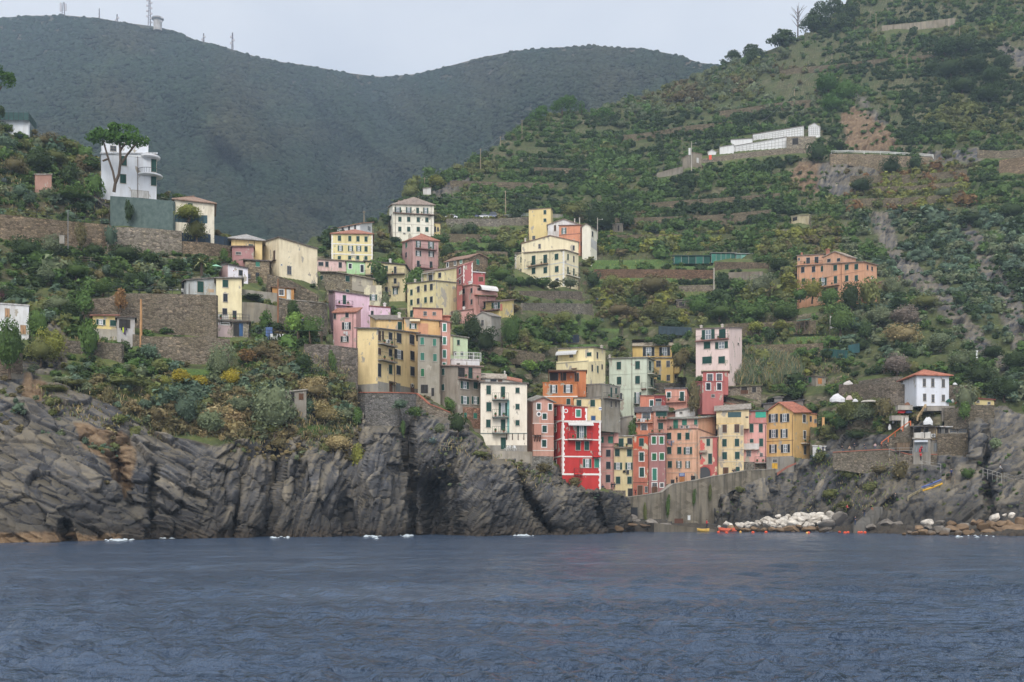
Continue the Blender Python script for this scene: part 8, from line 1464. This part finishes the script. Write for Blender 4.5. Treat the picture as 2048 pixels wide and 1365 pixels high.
for x,y,w,hh,lb,c in [(150,190,130,66,'biggest heap of white rubble sacks below the bastion wall',(226,226,228)),(250,172,60,36,'pinkish white sack heap right of the biggest one',(214,196,190)),(300,188,50,26,'small white sack heap beside the rubble edge',(220,220,220)),(420,190,150,18,'long low spread of pale rubble along the bastion foot',(186,180,170)),(240,42,80,32,'white tarpaulin mound on the bastion wall',(206,200,194)),(920,386,84,66,'white plastic water tank on the bar roof',(226,228,230)),(1130,195,30,30,'white sack behind the terrace of the white house',(214,214,214)),(1100,192,50,26,'dark green tarpaulin by the white house',(40,92,76)),(1235,240,46,60,'white builder bag at the long low yellow hut',(222,222,222)),(1180,208,60,26,'orange sacks on the building site terrace',(206,110,90)),(700,284,70,40,'red tarpaulin under the rubble ledge',(204,58,60)),(760,284,70,22,'dark blue tarpaulin beside the red tarpaulin',(50,60,90)),(745,222,50,30,'brown heap on the ledge by the white house steps',(130,92,70)),(1150,44,40,20,'white sack on the wall behind the white house',(222,222,222)),(595,424,26,44,'white fridge-like box on the slope left of the stair wall',(216,216,214)),(626,372,20,30,'white can above the white box',(206,206,206))]: heap('rubble_sacks' if 'sack' in lb or 'rubble' in lb else 'tarpaulin' if 'tarp' in lb else 'builders_goods',lb,'Q',x,y,w,hh,{150:236.5,250:236,300:236,420:235,240:241.5,920:225.5,1130:230,1100:229,1235:229,1180:229.5,700:229.5,760:229,745:230,1150:236,595:229,626:229.5}[x],c,'sacks' if 'sack' in lb else 'heap')
def box3(name,label,z,x0,x1,y0,y1,D,dep,mat,cat):
    a=W3(PX(z,x0),PY(z,y1),D); s=1/FR[z][2]/F*D; b=MB(); fr=(a,np.array([1.,0]),np.array([0,-1.])); b.box(fr,0,(x1-x0)*s,-dep,0,-.6,(y1-y0)*s); b.box(fr,-.05,(x1-x0)*s+.05,-dep-.05,.05,(y1-y0)*s,(y1-y0)*s+.08); tag(b.build(name,mat,None,a),label,cat)
box3('concrete_pillar','pale concrete doorway pillar by the stair wall, left of two','Q',695,712,320,400,227.5,.6,M('concrete',(206,202,194)),'pillar'); box3('concrete_pillar','pale concrete doorway pillar by the stair wall, right of two','Q',726,754,325,395,227.2,.6,M('concrete',(216,214,208)),'pillar'); box3('lintel_slab','flat grey lintel slab over the concrete doorway pillars','Q',612,756,308,322,227.6,1.5,M('concrete',(160,154,146)),'slab'); box3('terrace_slab','concrete terrace slab on pillars before the white house','Q',914,1150,226,240,226.5,3,M('concrete',(150,144,136)),'terrace'); box3('terrace_pillar','concrete pillar under the white house terrace slab','Q',1040,1062,242,330,226.4,.7,M('concrete',(126,120,112)),'pillar')
box3('ledge_slab','thin pale ledge slab above the red tarpaulin','Q',665,790,220,232,228.6,1.5,M('concrete',(168,162,154)),'slab'); box3('planter','brown planter box beside the grey shuttered bar','Q',655,765,540,580,224,1,M('wood',(126,108,88)),'planter')
for x,lb in ((30,'first'),(128,'second'),(222,'third'),(324,'last')): box3('terrace_pillar','%s of four orange pillars on the terrace behind the golden house'%lb,'Q',x-9,x+9,322 if x<200 else 315,380 if x<200 else 350,246,.5,M('plaster',(226,170,104)),'pillar')
def parasol(px,py,hpx,D,col,label,closed=True):
    p=W3(px,py,D); hh=hpx/F*D; root=empty('parasol',p); tag(root,label,'parasol'); b=MB(); b.tube(p,p+[0,0,hh],.04,n=6); b.build('pole',M('metal',(200,198,190)),root,p); b=MB()
    b.lathe(p+[0,0,hh*.4],[(.08,0),(.22,.1),(.16,hh*.4),(.03,hh*.58)],8) if closed else b.lathe(p+[0,0,hh*.8],[(1.3,0),(1.25,.05),(.6,.4),(.05,.6)],8); b.build('canopy',M('cloth',col),root,p)
parasol(1680,828,18,245.5,(222,150,70),'closed orange parasol on the terrace with orange pillars'); parasol(432,545,12,216,(150,200,170),'open pale green parasol by the small white cottage',False)
parasol(1840,912,16,221.5,(200,52,60),'closed red parasol hanging by the lane corner')
# playground
def slide():
    for x,y,w,lb in ((490,1165,52,'red pointed roof of the bigger playground tower'),(650,1185,48,'red pointed roof of the smaller playground tower')):
        p=W3(PX('G',x),PY('G',y+110),309); root=empty('play_tower',p); tag(root,'playground tower under a '+lb.replace(' of the bigger playground tower',', the bigger one').replace(' of the smaller playground tower',', the smaller one'),'play tower'); s=1/5.461/F*309; b=MB(); b.lathe(p+[0,0,110*s],[(w*s*.6,0),(w*s*.3,14*s),(.05,30*s)],6); b.build('roof',M('paint',(196,72,64)),root,p)
        for sx,sy in((-1,-1),(1,-1),(1,1),(-1,1)): b=MB(); b.tube(p+[sx*.9,sy*.9,-.6],p+[sx*.9,sy*.9,110*s],.08,n=5); b.build('leg',M('wood',(150,120,90)),root,p)
        b=MB(); b.slab([tuple(p+[-1,-1,50*s]),tuple(p+[1,-1,50*s]),tuple(p+[1,1,50*s]),tuple(p+[-1,1,50*s])],.12); b.build('platform',M('wood',(160,130,96)),root,p)
slide()
p=W3(PX('G',400),PY('G',1140),311); root=empty('slide',p); tag(root,'red chute slide on the playground terrace','slide'); b=MB(); q=W3(PX('G',450),PY('G',1172),310.5)
d=q-p; b.quadbox([p+[0,-.4,-.1],q+[0,-.4,-.1],q+[0,.4,-.1],p+[0,.4,-.1],p+[0,-.4,0],q+[0,-.4,0],q+[0,.4,0],p+[0,.4,0]]); b.build('chute',M('paint',(206,76,70)),root,p); b=MB(); b.tube(p-[0,0,2],p,.08); b.build('post',M('wood',(150,130,110)),root,p)
# sea stairs
def stairs(name,label,z,pts,w,D0,D1,n,mat,cat='steps'):
    (x0,y0),(x1,y1)=pts; a,c=W3(PX(z,x0),PY(z,y0),D0),W3(PX(z,x1),PY(z,y1),D1); b=MB(); wm=w/FR[z][2]/F*D0
    for k in range(n):
        p=a+(c-a)*k/n; q=a+(c-a)*(k+1)/n; fr=(np.array([p[0],p[1],0]),np.array([1.,0]),np.array([0,-1.])); b.box(fr,-wm/2,wm/2,-1.6,0,p[2]-2.2-.002*k,q[2])
    o=b.build(name,mat,None,a); tag(o,label,cat)
stairs('sea_steps','broad stone steps climbing from the slab rocks past the two men','Q',((330,1245),(500,1085)),90,211.5,217,16,M('concrete',(112,110,106)))
stairs('pier_steps','narrow stone steps down from the pier parapet to the wet rocks','J',((190,640),(95,500)),50,222,231,12,M('concrete',(126,118,106)))
stairs('rock_steps','worn concrete steps in the rock near the tall cream balcony house','V',((728,485),(720,405)),40,193,199,8,M('concrete',(146,138,126)))
stairs('garden_steps','brown steps beside the bent white handrail','U',((402,640),(385,515)),36,182,188.5,14,M('concrete',(112,98,82)))
stairs('lane_steps','long cobbled lane steps running down right of the big cream farmhouse','G',((1030,1100),(1050,640)),44,316,350,30,M('stone',(120,106,90)))
# signs
box3('road_sign','round-topped orange notice sign by the grey chapel','M',471,489,310,328,394,.1,M('paint',(226,90,62)),'sign'); box3('notice_board','blank white notice board leaning on the pier wall','J',220,258,515,580,231,.1,M('paint',(214,220,214)),'notice board'); box3('notice_board','small white plate on the harbour wall','J',870,894,676,690,238.6,.1,M('paint',(206,208,208)),'notice board'); box3('steel_hatch','rusty brown steel hatch at the foot of the harbour wall','J',752,830,705,755,238.8,.15,M('metal',(98,66,52)),'hatch'); box3('iron_gate','dark barred cellar opening in the harbour wall','J',362,424,605,670,237.2,.3,M('metal',(48,50,54)),'gate')
box3('wall_niche','pale square marker stone at the foot of the lane wall','L',405,437,312,345,203,.3,CAPG,'marker'); box3('gas_bottles','red gas bottles on the terrace below the greenhouses','H',800,828,562,585,325,.5,M('paint',(176,70,60)),'gas bottles'); box3('water_tank','bright blue water butt below the teal-netted pergola','H',1436,1458,308,332,345,.6,M('paint',(90,160,210)),'water tank'); box3('kayak_cover','yellow covered boat on the lower garden terrace','L',975,1065,1032,1048,194.5,.8,M('cloth',(214,206,74)),'boat')
box3('statue','small white statue on the gable of the grey chapel','M',332,346,262,296,398,.5,M('plaster',(210,208,204)),'statue')
box3('marker_post','slim white post low on the right hand slope','N',1272,1282,1098,1130,250,.3,WHITE,'post')
# ================================================================ light, air, camera
w=bpy.data.worlds.new('World'); SC.world=w; w.use_nodes=True; nt=w.node_tree; bg=nt.nodes['Background']; L=nt.links.new
SUN_EL,SUN_AZ=math.radians(42),math.radians(186)      # azimuth clockwise from +Y; the sun stands behind the boat
sky=nd(nt,'ShaderNodeTexSky'); sky.sky_type='NISHITA'; sky.sun_disc=False; sky.sun_elevation=SUN_EL; sky.sun_rotation=SUN_AZ; sky.dust_density=3.0; sky.air_density=1.0
tc=texco(nt,'Generated'); n=noise(nt,mapping(nt,tc,(2,2,5)),1.3,5,.55,.3); sx=nd(nt,'ShaderNodeSeparateXYZ'); L(tc,sx.inputs[0])
cl=ramp(nt,n,[(.3,(4.7,5.05,5.7)),(.7,(6.1,6.35,6.75))])
hz=ramp(nt,math_(nt,'MULTIPLY',sx.outputs[2],1.0,True),[(0,(1.12,1.11,1.09)),(.35,(.97,.97,.98)),(.8,(1.25,1.22,1.18))])
cl=mix(nt,1.0,cl,hz,'MULTIPLY'); cl=mix(nt,1.0,cl,ramp(nt,math_(nt,'ADD',math_(nt,'MULTIPLY',sx.outputs[1],-.5),.5,True),[(.2,(.62,.62,.62)),(1,(1,.99,.97))]),'MULTIPLY'); cl=mix(nt,1.0,cl,(1.84,1.8,1.75,1),'MULTIPLY')
L(mix(nt,.86,sky.outputs[0],cl),bg.inputs['Color']); bg.inputs['Strength'].default_value=.15
sl=bpy.data.lights.new('sun','SUN'); sl.energy=2.1; sl.angle=math.radians(28); sl.color=(1,.965,.92); so=bpy.data.objects.new('sun',sl); COL.objects.link(so)
from mathutils import Vector
d=Vector((math.sin(SUN_AZ)*math.cos(SUN_EL),math.cos(SUN_AZ)*math.cos(SUN_EL),math.sin(SUN_EL))); so.rotation_euler=d.to_track_quat('Z','Y').to_euler(); so.location=d*300
b=MB(); b.quadbox([(-1900,-60,-130),(1900,-60,-130),(1900,2500,-130),(-1900,2500,-130),(-1900,-60,900),(1900,-60,900),(1900,2500,900),(-1900,2500,900)])
hm=bpy.data.materials.new('haze'); hm.use_nodes=True; t=hm.node_tree; t.nodes.remove(t.nodes['Principled BSDF']); v=t.nodes.new('ShaderNodeVolumePrincipled'); v.inputs['Density'].default_value=.00022; v.inputs['Color'].default_value=(.6,.78,1,1); v.inputs['Anisotropy'].default_value=.1; t.links.new(v.outputs[0],t.nodes['Material Output'].inputs['Volume'])
hz_=b.build('haze',hm); tag(hz_,'thin marine haze filling the bay and valley',None,None,'stuff')
cam=bpy.data.cameras.new('camera'); cam.sensor_width=36; cam.lens=36*F/2048; cam.shift_y=(HY-682.5)/2048; cam.clip_start=.5; cam.clip_end=6000; co=bpy.data.objects.new('camera',cam); COL.objects.link(co); co.location=(0,0,CH); co.rotation_euler=(math.radians(90),0,0); SC.camera=co
SC.view_settings.view_transform='Standard'; SC.view_settings.look='None'; SC.view_settings.exposure=0; SC.view_settings.gamma=1; SC.view_settings.use_curve_mapping=False
SC.cycles.max_bounces=5; SC.cycles.diffuse_bounces=3; SC.cycles.glossy_bounces=3; SC.cycles.transmission_bounces=2; SC.cycles.volume_bounces=0; SC.cycles.transparent_max_bounces=4; SC.cycles.sample_clamp_indirect=4
SC.cycles.use_denoising=True
try: SC.cycles.denoiser='OPENIMAGEDENOISE'; SC.cycles.denoising_prefilter='ACCURATE'
except Exception: pass
